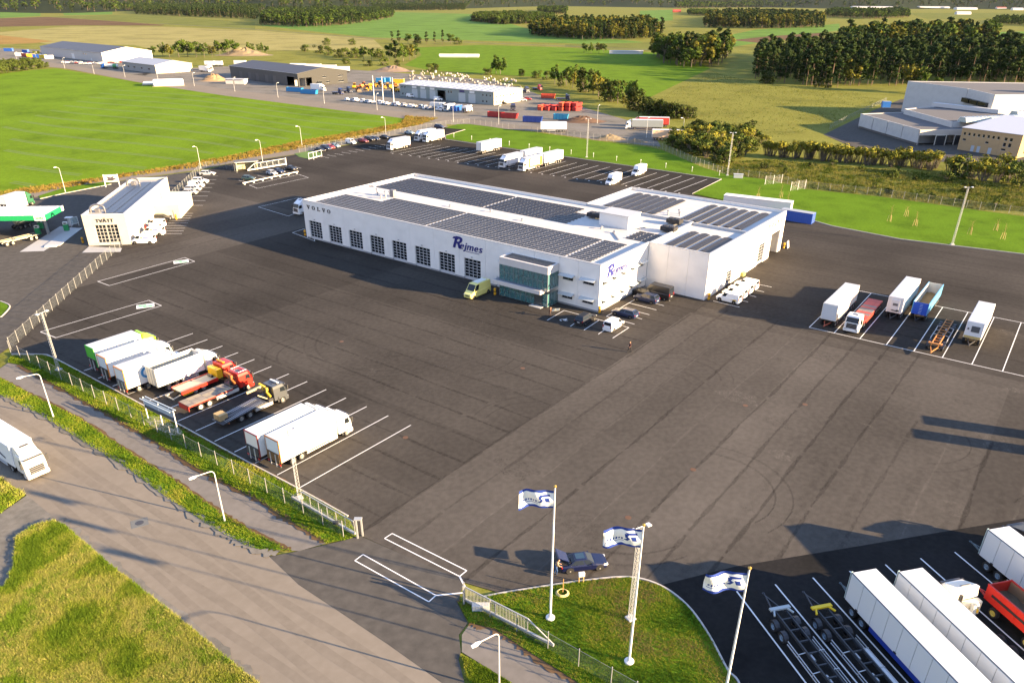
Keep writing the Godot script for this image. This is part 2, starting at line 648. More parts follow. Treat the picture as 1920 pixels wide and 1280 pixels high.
	# fields
	setting("field", sheet([-146.67, -218.77, -159.52, -202.21, -400.43, -547.58, -373.41, -597.81, -368.59, -630.7, -358.53, -646.3, -234.43, -526.22, -166.61, -467.71, -86.69, -406.19, -57.93, -383.48, -49.99, -371.07, -49.98, -355.89, -59.75, -340.06, -83.32, -306.83, -100.93, -273.05, -115.07, -253.13, -134.78, -231.01], -0.04), crop)
	setting("field", sheet([-92.04, -693.49, -91.19, -822.71, -111.02, -950.53, -40.62, -1012.38, 59.7, -963.48, 154.82, -872.87, 167.23, -771.88, 160.68, -673.95, 76.47, -460.91, 57.37, -525.15, 29.29, -583.12, -25, -615.05, -68.54, -651.39], -0.04), lush)
	setting("field", sheet([-522.45, -1714.71, -361.17, -1773.26, -381.65, -2354, -526.3, -3458, -140.74, -3069, -3.65, -1862.79, 42.11, -1417.67, 166.93, -1107.27, 172.49, -983.02, 65.39, -1058.31, -66.8, -1130, -199.8, -1196.56, -316.69, -1377.92], -0.04), far_crop)
	setting("field", sheet([63.87, -1032.94, 182.5, -1094.76, 176.94, -983.36, 159.56, -900.47, 60.35, -974.42], -0.036), olive)
	setting("field", sheet([336.64, -1321.78, 459.47, -1592.51, 657.92, -1842.1, 777.35, -2019, 611.75, -1583.06, 427.96, -1256.58, 303.11, -1065.06, 258.19, -989.59], -0.04), far_crop)
	setting("field", sheet([302.2, -1163.02, 389.74, -1288.99, 556.59, -1474.67, 474.43, -1297.32, 317.7, -1092.61], -0.034), soil)
	setting("field", sheet([607.66, -4106, 855.2, -4583, 424.13, -2259, 303.5, -2037], -0.04), far_crop)
	setting("field", sheet([849.63, -1507.14, 1184.42, -1650.81, 710.94, -980.04, 557.04, -990.15], -0.04), far_crop)
	setting("field", sheet([1744.98, -3787, 2904, -4087, 2062, -2894, 1228.55, -2520], -0.04), olive)
	setting("field", sheet([-909.33, -1232.27, -807.55, -1323.54, -843.95, -1604.52, -658.99, -1598.08, -438.22, -1434.06, -192.02, -1148.96, -142.42, -917.35, -207.33, -893.21, -366.45, -863.4, -445.69, -979.88, -535.59, -972.67, -721.54, -1179.75], -0.04), stubble)
	setting("field", sheet([-1455.08, -1987.72, -1318.16, -2177, -1285.3, -2344, -959.64, -1998.19, -703.11, -1706.84, -693.4, -1657.14, -867.37, -1649.78, -948.94, -1559.89, -1091.25, -1484.09], -0.036), soil)
	setting("field", sheet([-884.75, -1198.24, -741.28, -1212.75, -580.41, -1056.26, -578.46, -1004.82, -601.42, -978.96, -711.6, -958.55], -0.034), ochre)
	setting("field", sheet([-2258, -3099, -1927.38, -3195, -1735.64, -3120, -1358.36, -2436, -1334.38, -2204, -1471.44, -2010], -0.04), far_crop)
	setting("field", sheet([-1667.51, -3139, -1540.55, -3267, -1276.21, -2702, -1332.81, -2519], -0.04), far_crop)
	setting("field", sheet([-1299.65, -2376, -1196.66, -2675, -945.36, -2378, -580.28, -1899.41, -447.18, -1457.78, -704.76, -1724.31, -970.48, -2021], -0.04), olive)
	setting("field", sheet([63.77, -445.29, 84.38, -471.88, 159.54, -663.35, 162.97, -573.27, 210.83, -505.81, 206.72, -450.46, 142.95, -358.33, 101.16, -314.13, 85.76, -348.76, 73.92, -373.11], -0.045), rough)
	# seed-drill wheel lines in the near field
	var dir := az_dir(121.8)
	for k in 13:
		var p0: Vector3 = V(-157.31, 0, -242.15).lerp(V(-193.83, 0, -466.66), k / 12.0)
		var s := S()
		var line := []
		for i in 24:
			line.append(p0 + dir * (i * 11.0 - 60.0) + V(0, 0, 5.0 * sin(i * 0.35 + k * 0.2)))
		var inside := poly2([-147.47, -220.11, -363.39, -581.06, -353.28, -636.45, -231.6, -519.56, -164.81, -462.38, -85.87, -402.09, -57.41, -379.8, -51.51, -367.55, -60.24, -343.05, -83.94, -309.31, -101.6, -275.05, -115.78, -254.87, -135.55, -232.49])
		for off in [0.0, 1.9]:
			for i in 23:
				if Geometry2D.is_point_in_polygon(Vector2(line[i].x, line[i].z), inside) and Geometry2D.is_point_in_polygon(Vector2(line[i + 1].x, line[i + 1].z + off), inside):
					ribbon(s, [line[i] + V(0, 0, off), line[i + 1] + V(0, 0, off)], 0.8, -0.03)
		if s.v.size() > 0:
			setting("drill_line", s, tram)
	# wooded hills closing the view
	var hm := ground_mat(speckle(256, [[0.05, 0.5, 4], [0.2, 0.5, 3]], [[0.014, 0.02, 0.008], [0.035, 0.045, 0.015]], 61), 260.0, null, 1.0)
	var hs := S()
	for i in 100:
		for q in 8:
			var c := []
			for e in [[i, q], [i + 1, q], [i + 1, q + 1], [i, q + 1]]:
				c.append(hill_point(-50.0 + e[0], e[1] / 8.0))
			hs.quad(c[0], c[1], c[2], c[3])
	setting("hills", hs, hm)
	# railway embankment far off
	var rail := S()
	var rl := pts3([-1201.31, -1981.76, -1113.84, -2101, -749.08, -1792.3, -452.82, -1482.72, -194.55, -1164.41, -42.58, -1062.32, 61.71, -997.04, 162.89, -919.84])
	ribbon(rail, rl.slice(2), 5.0, -0.02)
	setting("railway", rail, mat(0.09, 0.075, 0.06, 0.95))
	# gravel yards and roads of the estate behind
	setting("gravel_yard", sheet([-278.48, -593.7, -255.94, -656.98, -236.28, -674.22, -136.24, -652.95, -72.05, -608.22, -23.33, -572.61, 4.21, -519.59, 14.86, -477.5, 37.71, -414.61, 53.74, -370.75, 64.45, -360.92, 58.74, -333.17, 56.52, -300.74, 29.68, -320.03, 8.58, -339.02, -19.95, -363.4, -41.61, -385.87, -71.33, -410.91, -120.07, -453.58, -178.29, -502.35], -0.03), gravel)
	setting("gravel_yard", sheet([-593.85, -856.29, -558.06, -906.48, -514.07, -890.05, -369.62, -796.61, -287.97, -706.01, -263.54, -585.86, -385.5, -688.56, -527.07, -757.03], -0.03), gravel)
	setting("factory_asphalt", sheet([129.96, -332.3, 185.14, -413.19, 220.4, -461.06, 343.22, -511.15, 176.18, -249.14, 169.85, -264.77, 152.64, -270.04, 141.89, -282.83, 130.01, -301.4], -0.03), worn)
	setting("road", sheet([-545.96, -785.11, -470.78, -760.57, -394.85, -705.91, -270.21, -589.79, -178.29, -502.35, -120.07, -453.58, -71.33, -410.91, -41.8, -387.76, -23.07, -375.44, -2.95, -358.92, 22.41, -342.39, 21.79, -332.15, -14.53, -348.98, -30.43, -358.1, -50.44, -374.59, -85.87, -402.09, -165.7, -465.03, -234.43, -526.22, -351.62, -646.67, -433.13, -697.64, -501.06, -718.37], -0.024), old_road)
	setting("road", sheet([-155.07, -204.06, -145.48, -216.79, -133.98, -231.03, -123.92, -246.96, -106.09, -263.26, -81.84, -296.11, -58.32, -331.36, -39.27, -362.81, -30.56, -359.74, -28.5, -348.57, -52.24, -320.5, -77.32, -282.9, -97.38, -262.53, -102.48, -253.4, -119.58, -237.39, -129.2, -221.83, -139.48, -206.75, -148.63, -194.48], -0.018), old_road)
	# road in front, paths, entrance
	setting("road", sheet([-111.14, -119.82, -80.51, -100.26, -72.24, -94.36, -64.08, -89.14, -54.82, -82.22, -46.3, -75.96, -37.22, -68.44, -30.58, -63.54, -26.45, -60.86, -24.38, -59.7, -20.38, -55.55, -15.36, -51.65, -10.69, -47.99, -5.65, -43.82, 3.63, -36.03, -10.02, -35.97, -21.45, -44.01, -29.09, -50.97, -36.56, -56.51, -48.17, -64.89, -55.23, -70.46, -59.67, -73.35, -66.17, -77.7, -91.79, -94.34], -0.01), old_road)
	# darker wheel paths polished into the street
	for q in [[0.16, 0.8, 0.004], [0.33, 0.9, 0.004], [0.58, 0.9, 0.004], [0.76, 0.8, 0.004]]:
		var wp := []
		for i in 40:
			var t := i / 39.0
			var ea: Vector3 = V(-80.51, 0, -100.26).lerp(V(-2.42, 0, -40.93), t)
			var eb: Vector3 = V(-66.17, 0, -77.7).lerp(V(-16.58, 0, -40.36), t)
			wp.append(ea.lerp(eb, q[0]) + az_dir(37) * (0.25 * sin(i * 0.5 + q[0] * 20.0)))
		var ws := S()
		ribbon(ws, wp, q[1], -0.006)
		setting("wheel_path", ws, wheel_m)
	setting("gravel_shoulder", sheet([-49.11, -65.25, -48.22, -64.98, -36.59, -56.59, -29.11, -51.03, -21.47, -44.06, -16.58, -40.36, -17.83, -40.35, -23.08, -44.95, -30.82, -50.95, -39.76, -57.58, -47.75, -63.97], 0.034), gravel)
	setting("path", sheet([-83.81, -105.45, -77.55, -103.23, -77.54, -105.13, -75.39, -104.39, -66.79, -97.94, -58.7, -91.94, -53.42, -88.05, -46.1, -82.55, -41.45, -78.88, -35.49, -74.09, -28.85, -69.73, -23.97, -65.53, -19.15, -61.85, -21.64, -60.55, -22.36, -60.63, -26.83, -63.39, -31.79, -67.1, -39.03, -73.06, -48.22, -80.2, -57.6, -87.73, -69.06, -95.38, -75.59, -99.95, -82.36, -103.18], 0.0), path_m)
	setting("path", sheet([-4.35, -49.15, -3.75, -50.45, -1.48, -49.81, 1.24, -47.38, 5.08, -44.21, 9.68, -40.24, 4.27, -40.22, -0.03, -43.96, -2.11, -45.53, -4.23, -47.17], 0.0), path_m)
	setting("entrance_asphalt", sheet([-24.38, -59.7, -21.64, -60.55, -18.95, -61.68, -17.02, -62.48, -16.04, -63.19, -4.56, -56.1, -4.98, -53.1, -3.9, -50.58, -4.63, -49.15, -4.32, -47.23, -4.45, -46.33, -3.81, -43.83, -2.43, -41.19, -2.86, -41.39, -5.65, -43.82, -10.69, -47.99, -15.36, -51.65, -20.38, -55.55], 0.002), worn)
	setting("gravel_track", sheet([-58.4, -65.47, -55.71, -66.73, -54.75, -70.15, -48.27, -65.07, -50.86, -64.5, -51.42, -62.33, -49.16, -58.15, -48.23, -55.07, -50.4, -52.89], -0.006), gravel)
	setting("asphalt_apron", sheet([-148.63, -194.48, -139.12, -206.15, -128.84, -221.15, -119.23, -236.62, -101.85, -251.68, -100.71, -249.99, -87.99, -163.56, -80.75, -111.16, -80.76, -103.2, -97.37, -113.12], -0.004), worn)
	# the big yard
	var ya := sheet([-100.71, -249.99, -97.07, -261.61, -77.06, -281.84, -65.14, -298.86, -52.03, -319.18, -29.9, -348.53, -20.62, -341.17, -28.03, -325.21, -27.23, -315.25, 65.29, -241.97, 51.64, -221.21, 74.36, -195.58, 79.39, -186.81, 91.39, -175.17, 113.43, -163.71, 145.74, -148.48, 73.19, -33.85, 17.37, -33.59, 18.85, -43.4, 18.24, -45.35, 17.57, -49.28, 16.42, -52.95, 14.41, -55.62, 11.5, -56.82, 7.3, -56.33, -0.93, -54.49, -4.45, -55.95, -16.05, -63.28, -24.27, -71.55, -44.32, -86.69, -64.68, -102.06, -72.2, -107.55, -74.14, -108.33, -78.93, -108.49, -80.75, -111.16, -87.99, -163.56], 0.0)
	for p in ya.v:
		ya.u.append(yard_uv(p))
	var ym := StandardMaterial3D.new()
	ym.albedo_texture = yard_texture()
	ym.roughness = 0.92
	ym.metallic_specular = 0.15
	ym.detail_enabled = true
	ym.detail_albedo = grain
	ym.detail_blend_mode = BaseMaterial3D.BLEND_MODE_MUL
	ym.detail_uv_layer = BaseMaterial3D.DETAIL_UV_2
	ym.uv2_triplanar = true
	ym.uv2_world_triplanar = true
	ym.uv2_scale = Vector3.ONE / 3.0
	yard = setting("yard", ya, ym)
	setting("new_asphalt", sheet([14.48, -55.77, 22.2, -58.46, 36.41, -61.88, 46.81, -64.45, 55.72, -66.57, 83.65, -73.67, 74.36, -38.17, 17.22, -34.4, 18.85, -43.4, 18.24, -45.35, 17.57, -49.28, 16.42, -52.95], 0.005), fresh)
	setting("new_asphalt", sheet([-27.23, -315.25, 65.29, -241.97, 51.64, -221.21, 47.1, -224.13, -44.91, -286.15, -64.91, -297.69, -52.03, -319.18, -29.77, -346.99, -20.62, -341.17, -28.03, -325.21], 0.004), back_tar)
	# lawns and verges
	setting("lawn", sheet([-29.65, -345.45, -24.84, -356.64, -19.37, -356.8, -9.64, -349.12, 2.89, -337.39, 8.49, -335.37, 29.35, -316.09, 51.64, -299.44, 55.53, -292.67, 63.7, -259.69, 68.45, -249.37, 80.09, -240.7, 86.95, -228.13, 105.01, -218.87, 125.02, -203.17, 133.28, -197.13, 170.04, -177.75, 146.31, -149.16, 113.67, -164.11, 91.59, -175.63, 79.58, -187.31, 74.54, -196.12, 51.93, -221.89, 65.79, -241.98, -26.96, -317.21, -27.59, -325.22, -20.17, -341.18], 0.08), lawn)
	setting("grass_island", sheet([-4.93, -53.1, -4.52, -53.74, -2.68, -53.9, -0.88, -54.42, 7.29, -56.25, 11.49, -56.74, 14.34, -55.55, 16.36, -52.88, 17.51, -49.22, 18.18, -45.3, 18.79, -43.35, 17.41, -34.4, 9.67, -40.14, 5.08, -44.26, 1.24, -47.44, -1.49, -49.88, -3.76, -50.58], 0.09), lawn)
	setting("grass_verge", sheet([-82.12, -102.81, -75.59, -99.95, -69.06, -95.38, -57.6, -87.73, -48.22, -80.2, -39.03, -73.06, -31.79, -67.1, -26.83, -63.39, -22.36, -60.63, -26.45, -60.86, -30.58, -63.54, -37.22, -68.44, -46.3, -75.96, -54.82, -82.22, -64.08, -89.14, -72.24, -94.36, -80.51, -100.26], 0.05), lawn)
	setting("grass_verge", sheet([-78.51, -107.48, -73.92, -107.93, -72.07, -107.15, -64.58, -101.69, -44.28, -86.41, -34.52, -78.94, -24.28, -71.33, -17.9, -66.42, -16.02, -63.1, -17.02, -62.48, -19.15, -61.85, -23.97, -65.53, -28.85, -69.73, -35.49, -74.09, -41.45, -78.88, -46.1, -82.55, -53.42, -88.05, -58.7, -91.94, -66.79, -97.94, -75.39, -104.39, -77.54, -105.13], 0.05), lawn)
	setting("grass_verge", sheet([-4.21, -46.81, -2.1, -45.41, -0.03, -43.79, 4.26, -40.12, -1.14, -40.09, -3.61, -44.27], 0.05), lawn)
	setting("meadow", sheet([-51.42, -62.33, -50.86, -64.5, -49.11, -65.25, -47.69, -64.61, -39.56, -58.05, -30.64, -51.36, -22.97, -45.3, -16.52, -40.11, -46.33, -39.95, -55.83, -53.57, -48.23, -55.07, -49.16, -58.15], 0.03), rough)
	setting("meadow", sheet([-66.17, -77.7, -59.67, -73.35, -55.05, -70.26, -55.71, -66.73, -58.4, -65.47], 0.02), rough)
	setting("grass_verge", sheet([-101.29, -132.96, -94.54, -131.64, -91.34, -129.21, -89.97, -123.99, -88.74, -113.22], 0.05), lawn)
	setting("grass_verge", sheet([-133.98, -215.69, -132.14, -225.98, -123.85, -234.99, -120.82, -231.29, -128.55, -219.12, -131.57, -211.87], 0.05), lawn)
	# kerbs
	kerb(smooth(pts3([-78.81, -108.28, -74.03, -108.13, -72.1, -107.35, -64.67, -101.87, -44.27, -86.55, -34.49, -79.06, -24.24, -71.44, -17.78, -66.43]), 3))
	kerb(smooth(pts3([-2.68, -53.9, -0.88, -54.45, 3.14, -55.4, 7.3, -56.29, 11.49, -56.78, 14.35, -55.58, 16.37, -52.92, 17.52, -49.25, 18.19, -45.33, 18.8, -43.38, 17.89, -36.1]), 5))
	kerb(smooth(pts3([-20.62, -341.17, -27.81, -325.22, -27.07, -315.9, 7.42, -288.17, 65.29, -241.97, 51.86, -221.55]), 1))
	kerb(pts3([74.45, -195.85, 79.49, -187.06, 91.49, -175.4, 113.55, -163.91, 146.03, -148.82]))
	kerb(smooth(pts3([-94.54, -131.64, -91.34, -129.21, -89.9, -124.5, -89.97, -123.99]), 4))
	kerb(pts3([-131.57, -211.87, -128.37, -218.79, -120.65, -230.92]))
	# grit washed out along the grass edges
	ragged([-72.24, -94.36, -64.08, -89.14, -54.82, -82.22, -46.3, -75.96, -37.22, -68.44, -30.58, -63.54, -26.45, -60.86, -23.64, -59.95], 0.7, gravel)
	ragged([-75.59, -99.95, -69.06, -95.38, -57.6, -87.73, -48.22, -80.2, -39.03, -73.06, -31.79, -67.1, -26.83, -63.39, -22.36, -60.63], 0.35, soil)
	ragged([-75.39, -104.39, -66.79, -97.94, -58.7, -91.94, -53.42, -88.05, -46.1, -82.55, -41.45, -78.88, -35.49, -74.09, -28.85, -69.73, -23.97, -65.53, -19.15, -61.85], 0.6, soil)
	ragged([-64.41, -101.51, -44.16, -86.27, -34.41, -78.82, -24.19, -71.23, -18.53, -66.71], 0.45, soil)
	ragged([-3.76, -50.52, -1.48, -49.81, 1.24, -47.38, 5.08, -44.21, 8.16, -41.5], 0.6, soil)
	ragged([-4.93, -53.1, -4.51, -53.46, -2.92, -53.68, -0.88, -54.2, 7.27, -56.03, 11.45, -56.51], 0.3, soil)
	ragged([-49.1, -58.15, -51.32, -62.15, -50.81, -64.4, -49.06, -65.16, -47.64, -64.52, -39.52, -57.97, -30.62, -51.29, -22.95, -45.24, -18.59, -41.61], 0.9, gravel)
	# drains and rusty patches in the yard
	for q in [V(32.4, 0, -92.3), V(12.68, 0, -66.45), V(40.81, 0, -92.69), V(-28, 0, -113.88), V(1.6, 0, -104.02), V(-13.65, 0, -83.23), V(21.74, 0, -76.03)]:
		var dg := S().lathe(q, Vector3.UP, PackedVector2Array([Vector2(0.36, 0.0), Vector2(0.36, 0.01), Vector2(0.0, 0.01)]), 12)
		setting("drain_cover", dg, mat(0.1, 0.05, 0.025, 0.8), yard)
	# painted lines: the truck bays by the fence
	var o: Vector3 = V(-44.42, 0, -87.18)
	var st := V(3.348, 0, 2.545)
	for k in range(-6, 7):
		stripe(o + st * k, o + st * k + az_dir(37.15) * 18.2)
	# the trailer bays on the right
	o = V(51.07, 0, -120.8)
	st = V(3.352, 0, 2.455)
	var dv := az_dir(36.3) * 24.6
	for k in 12:
		stripe(o + st * k, o + st * k + dv)
	stripe(o, o + st * 11, 0.15, 0.016)
	stripe(o + dv, o + dv + st * 11, 0.15, 0.016)
	# the lorry bays behind
	o = V(-44.91, 0, -286.15)
	var last: Vector3 = V(47.1, 0, -224.13)
	for k in 27:
		var p: Vector3 = o.lerp(last, k / 26.0)
		stripe(p, p + az_dir(37.6) * 22.5, 0.14)
		var dot := S()
		dot.boxc(p + az_dir(128) * 2.0 + az_dir(217) * 0.6 + V(0, 0.012, 0), V(0.5, 0.004, 0.5))
		setting("painted_number_dot", dot, line_paint, yard)
	# new trailer bays, bottom right
	o = V(25.44, 0, -55.89)
	st = az_dir(76.0) * 4.09
	for k in range(-1, 7):
		stripe(o + st * k, o + st * k + az_dir(165.3) * 18.0, 0.15)
	# car bays at the office
	stripe(V(9.34, 0, -128.3), V(20.04, 0, -120.3))
	for q in [[V(9.34, 0, -128.3), V(6.12, 0, -123.56)], [V(12.8, 0, -125.63), V(9.97, 0, -120.74)], [V(15.13, 0, -123.58), V(12.21, 0, -119.17)], [V(17.57, 0, -121.89), V(14.44, 0, -117.39)], [V(19.95, 0, -120.3), V(16.7, 0, -115.74)]]:
		stripe(q[0], q[1], 0.13, 0.016)
	stripe(V(16.67, 0, -125.47), V(28.05, 0, -141.13))
	for q in [[V(16.67, 0, -125.47), V(21.17, 0, -121.88)], [V(18.35, 0, -127.72), V(22.83, 0, -124.3)], [V(19.95, 0, -129.87), V(24.47, 0, -126.36)], [V(21.64, 0, -132.22), V(26.1, 0, -128.74)], [V(23.35, 0, -134.51), V(27.83, 0, -130.92)], [V(25.11, 0, -136.85), V(29.47, 0, -133.44)]]:
		stripe(q[0], q[1], 0.13, 0.016)
	for k in 5:
		var p: Vector3 = V(37.5, 0, -133.54).lerp(V(46.71, 0, -144.54), k / 4.0)
		stripe(p, p + az_dir(128) * 5.2)
	# car bays by the wash hall and by the back gate
	for k in 9:
		var p: Vector3 = V(-83.76, 0, -177.44).lerp(V(-88.32, 0, -196.62), k / 8.0)
		stripe(p, p + az_dir(88) * 5.0)
	for k in 8:
		var p: Vector3 = V(-88.86, 0, -205.25).lerp(V(-97.97, 0, -243.4), k / 7.0)
		stripe(p, p + az_dir(88) * 5.0)
	for k in 7:
		var p: Vector3 = V(-84.45, 0, -237.33).lerp(V(-73.57, 0, -259.38), k / 6.0)
		stripe(p, p + az_dir(128) * 4.6)
	for k in 14:
		var p: Vector3 = V(-68.5, 0, -277.87).lerp(V(-42.81, 0, -314.19), k / 13.0)
		stripe(p, p + az_dir(128) * 4.8)
	frame_lines([-79.11, -230.65, -75.43, -226.38, -64, -241.69, -68.2, -246.48])
	frame_lines([-68.41, -203.84, -60.05, -215.13, -53.41, -205.89, -57.91, -194.41])
	frame_lines([-52.8, -178.87, -49.72, -184.2, -45.79, -171.74, -48.27, -174.35])
	# charging bays
	for bay in [[-82.12, -143, -70.94, -158.75, -67.74, -156.05, -78.65, -140.56], [-79.28, -117.36, -67.57, -132.53, -64.07, -129.81, -75.38, -114.91]]:
		frame_lines(bay)
	for c in [V(-70.59, 0, -155.9), V(-66.92, 0, -129.64)]:
		var s := S()
		s.box(V(-1.5, 0.006, -1.0), V(1.5, 0.012, 1.0))
		var o2 := setting("charging_mark", s, mat(0.75, 0.78, 0.74, 0.8), yard)
		o2.position = c
		o2.rotation.y = yaw(66)
		var e := S()
		e.box(V(-1.2, 0.013, -0.7), V(0.2, 0.016, -0.1)).box(V(-0.4, 0.013, 0.1), V(1.2, 0.016, 0.7))
		var o3 := setting("charging_symbol", e, mat(0.06, 0.4, 0.14, 0.8), yard)
		o3.position = c
		o3.rotation.y = yaw(66)
	# sliding gate loops
	frame_lines([-13.23, -62.66, -12.56, -63.49, -4.39, -57.68, -5.04, -56.83])
	frame_lines([-15.67, -59.11, -15.02, -60.06, -7.11, -54.16, -7.68, -53.3])
	stripe(V(-5.04, 0, -56.83), V(-4.42, 0, -55.35), 0.18)
	stripe(V(-7.11, 0, -54.16), V(-4.47, 0, -54.54), 0.18)
	# wheelchair sign on the bay
	var wc := S()
	for i in 12:
		var a := TAU * i / 12; var b := TAU * (i + 1) / 12
		if i != 2 and i != 3:
			wc.beam(V(cos(a) * 0.55, 0.014, sin(a) * 0.4), V(cos(b) * 0.55, 0.014, sin(b) * 0.4), 0.16, 0.004)
	wc.beam(V(0, 0.019, 0), V(0.75, 0.019, -0.75), 0.2, 0.004)
	wc.beam(V(0.1, 0.024, 0.1), V(0.8, 0.024, 0.2), 0.18, 0.004)
	setting("wheelchair_mark", wc, line_paint, yard).position = V(8.9, 0, -123.64)
	# concrete slabs at the fuel pumps and the wash hall
	var slab := mat(0.36, 0.36, 0.35, 0.9)
	setting("concrete_slab", sheet([-108.75, -162.45, -103.82, -163.13, -104.88, -181.84, -111.04, -183.69, -110.07, -173.84], 0.004), slab)
	setting("concrete_slab", sheet([-94.8, -162.06, -86.68, -162.78, -87.62, -165.6, -95.58, -166.72], 0.004), slab)
	# manhole in the road
	var mh := S()
	mh.lathe(V(-39.85, 0, -65.13), Vector3.UP, PackedVector2Array([Vector2(0.42, 0.0), Vector2(0.42, 0.012), Vector2(0.0, 0.012)]), 20)
	var hole := setting("manhole_cover", mh, mat(0.07, 0.07, 0.075, 0.6, 0.4))
	var mp := S()
	mp.box(V(-0.85, -0.02, -0.75), V(0.85, 0.0, 0.75))
	var patch := piece(hole, "patched_asphalt", mp, mat(0.12, 0.125, 0.12, 0.95), V(-39.85, 0, -65.13), 0.5)

# ------------------------------------------------------------ buildings

# a wall slab in its own frame: x along, y up, outer face at z = 0, with rectangular holes [x0, x1, y0, y1]
func wall_shape(x0: float, x1: float, y0: float, y1: float, holes: Array, t := 0.3) -> Shape:
	var xs := [x0, x1]
	var ys := [y0, y1]
	var mine := []
	for h in holes:
		if h[1] > x0 + 0.01 and h[0] < x1 - 0.01 and h[3] > y0 and h[2] < y1:
			mine.append(h)
			for k in 2:
				var hx := clampf(h[k], x0, x1)
				var hy := clampf(h[k + 2], y0, y1)
				if not xs.has(hx):
					xs.append(hx)
				if not ys.has(hy):
					ys.append(hy)
	xs.sort()
	ys.sort()
	var s := S()
	for i in xs.size() - 1:
		var run := -1.0
		for j in ys.size():
			var solid := false
			if j < ys.size() - 1:
				solid = true
				var c := Vector2((xs[i] + xs[i + 1]) / 2, (ys[j] + ys[j + 1]) / 2)
				for h in mine:
					if c.x > h[0] and c.x < h[1] and c.y > h[2] and c.y < h[3]:
						solid = false
			if solid and run < 0.0:
				run = ys[j]
			elif not solid and run >= 0.0:
				s.box(V(xs[i], run, -t), V(xs[i + 1], ys[j], 0))
				run = -1.0
	return s

# a row of panels with open joints; cuts are the joints' places
func wall_row(parent: Node, cuts: Array, y0: float, y1: float, holes: Array, m: Material, at: Vector3, turn: float, t := 0.3) -> void:
	for i in cuts.size() - 1:
		var s := wall_shape(cuts[i] + 0.02, cuts[i + 1] - 0.02, y0, y1, holes, t)
		if s.v.size() > 0:
			piece(parent, "wall_panel", s, m, at, turn)

# a window set in a wall's frame
func window_in(parent: Node, h: Array, at: Vector3, turn: float, frame_m: Material, cols := 1, rows := 1, called := "window", deep := 0.14) -> MeshInstance3D:
	var f := S()
	var w := 0.06
	for i in cols + 1:
		var x: float = lerpf(h[0], h[1] - w, float(i) / cols)
		f.box(V(x, h[2], -deep - 0.06), V(x + w, h[3], -deep))
	for j in rows + 1:
		var y: float = lerpf(h[2], h[3] - w, float(j) / rows)
		f.box(V(h[0], y, -deep - 0.055), V(h[1], y + w, -deep + 0.004))
	var o := piece(parent, called, f, frame_m, at, turn)
	for i in cols:
		for j in rows:
			var g := S()
			var x0: float = lerpf(h[0], h[1] - w, float(i) / cols) + w
			var x1: float = lerpf(h[0], h[1] - w, float(i + 1) / cols)
			var y0: float = lerpf(h[2], h[3] - w, float(j) / rows) + w
			var y1: float = lerpf(h[2], h[3] - w, float(j + 1) / rows)
			g.box(V(x0, y0, -deep - 0.04), V(x1, y1, -deep - 0.02))
			piece(o, "pane", g, dark_glass())
	return o

# one solar module lying in x and z, its far edge (-z) raised
func module_shape(w: float, d: float, rise: float) -> Shape:
	var s := S()
	var a := V(-w / 2, 0.06, d / 2); var b := V(w / 2, 0.06, d / 2)
	var c := V(w / 2, 0.06 + rise, -d / 2); var e := V(-w / 2, 0.06 + rise, -d / 2)
	var t := V(0, 0.04, 0)
	s.hexa([a, b, c, e], [a + t, b + t, c + t, e + t])
	return s

func blue_logo(parent: Node, at: Vector3, turn: float, size: float, m: Material) -> void:
	var big := letters("R", size * 0.36, 0.06, 0.35, 1.25)
	piece(parent, "logo_letter", big, m, at + Basis(Vector3.UP, turn) * V(-size * 0.33, 0, 0.05), turn)
	var bar := S()
	bar.prism(PackedVector2Array([Vector2(-0.53, 0.1) * size, Vector2(-0.3, 0.1) * size, Vector2(-0.28, 0.17) * size, Vector2(-0.47, 0.17) * size]), 0.02, 0.07)
	piece(parent, "logo_bar", bar, m, at, turn)
	var rest := letters("ejmes", size * 0.19, 0.06, 0.3, 1.15)
	piece(parent, "logo_lettering", rest, m, at + Basis(Vector3.UP, turn) * V(size * 0.19, -size * 0.07, 0.05), turn)
	var line := S()
	line.prism(PackedVector2Array([Vector2(-0.02, -0.215) * size, Vector2(0.5, -0.215) * size, Vector2(0.51, -0.2) * size, Vector2(-0.01, -0.2) * size]), 0.02, 0.06)
	piece(parent, "logo_underline", line, m, at, turn)

func grid_door(parent: Node, x: float, w: float, h: float, cols: int, rows: int, at: Vector3, turn: float, m: Material) -> void:
	var f := S()
	var b := 0.09
	f.box(V(x, 0, -0.3), V(x + w, h * 0.12, -0.2))
	for i in cols + 1:
		var q := lerpf(x, x + w - b, float(i) / cols)
		f.box(V(q, h * 0.12, -0.3), V(q + b, h, -0.2))
	for j in rows + 1:
		var q := lerpf(h * 0.12, h - b, float(j) / rows)
		f.box(V(x, q, -0.29), V(x + w, q + b, -0.195))
	var d := piece(parent, "door", f, m, at, turn)
	for i in cols:
		for j in rows:
			var p := S()
			var x0 := lerpf(x, x + w - b, float(i) / cols) + b
			var x1 := lerpf(x, x + w - b, float(i + 1) / cols)
			var y0 := lerpf(h * 0.12, h - b, float(j) / rows) + b
			var y1 := lerpf(h * 0.12, h - b, float(j + 1) / rows)
			p.box(V(x0, y0, -0.27), V(x1, y1, -0.25))
			piece(d, "pane", p, dark_glass())

func concrete(r: float, g: float, b: float, sd := 31) -> StandardMaterial3D:
	var m := ground_mat(speckle(512, [[0.006, 0.6, 5], [0.2, 0.4, 3]], [[r * 0.86, g * 0.86, b * 0.86], [r, g, b], [r * 1.06, g * 1.06, b * 1.06]], sd), 9.0, null, 1.0, 0.85)
	return m

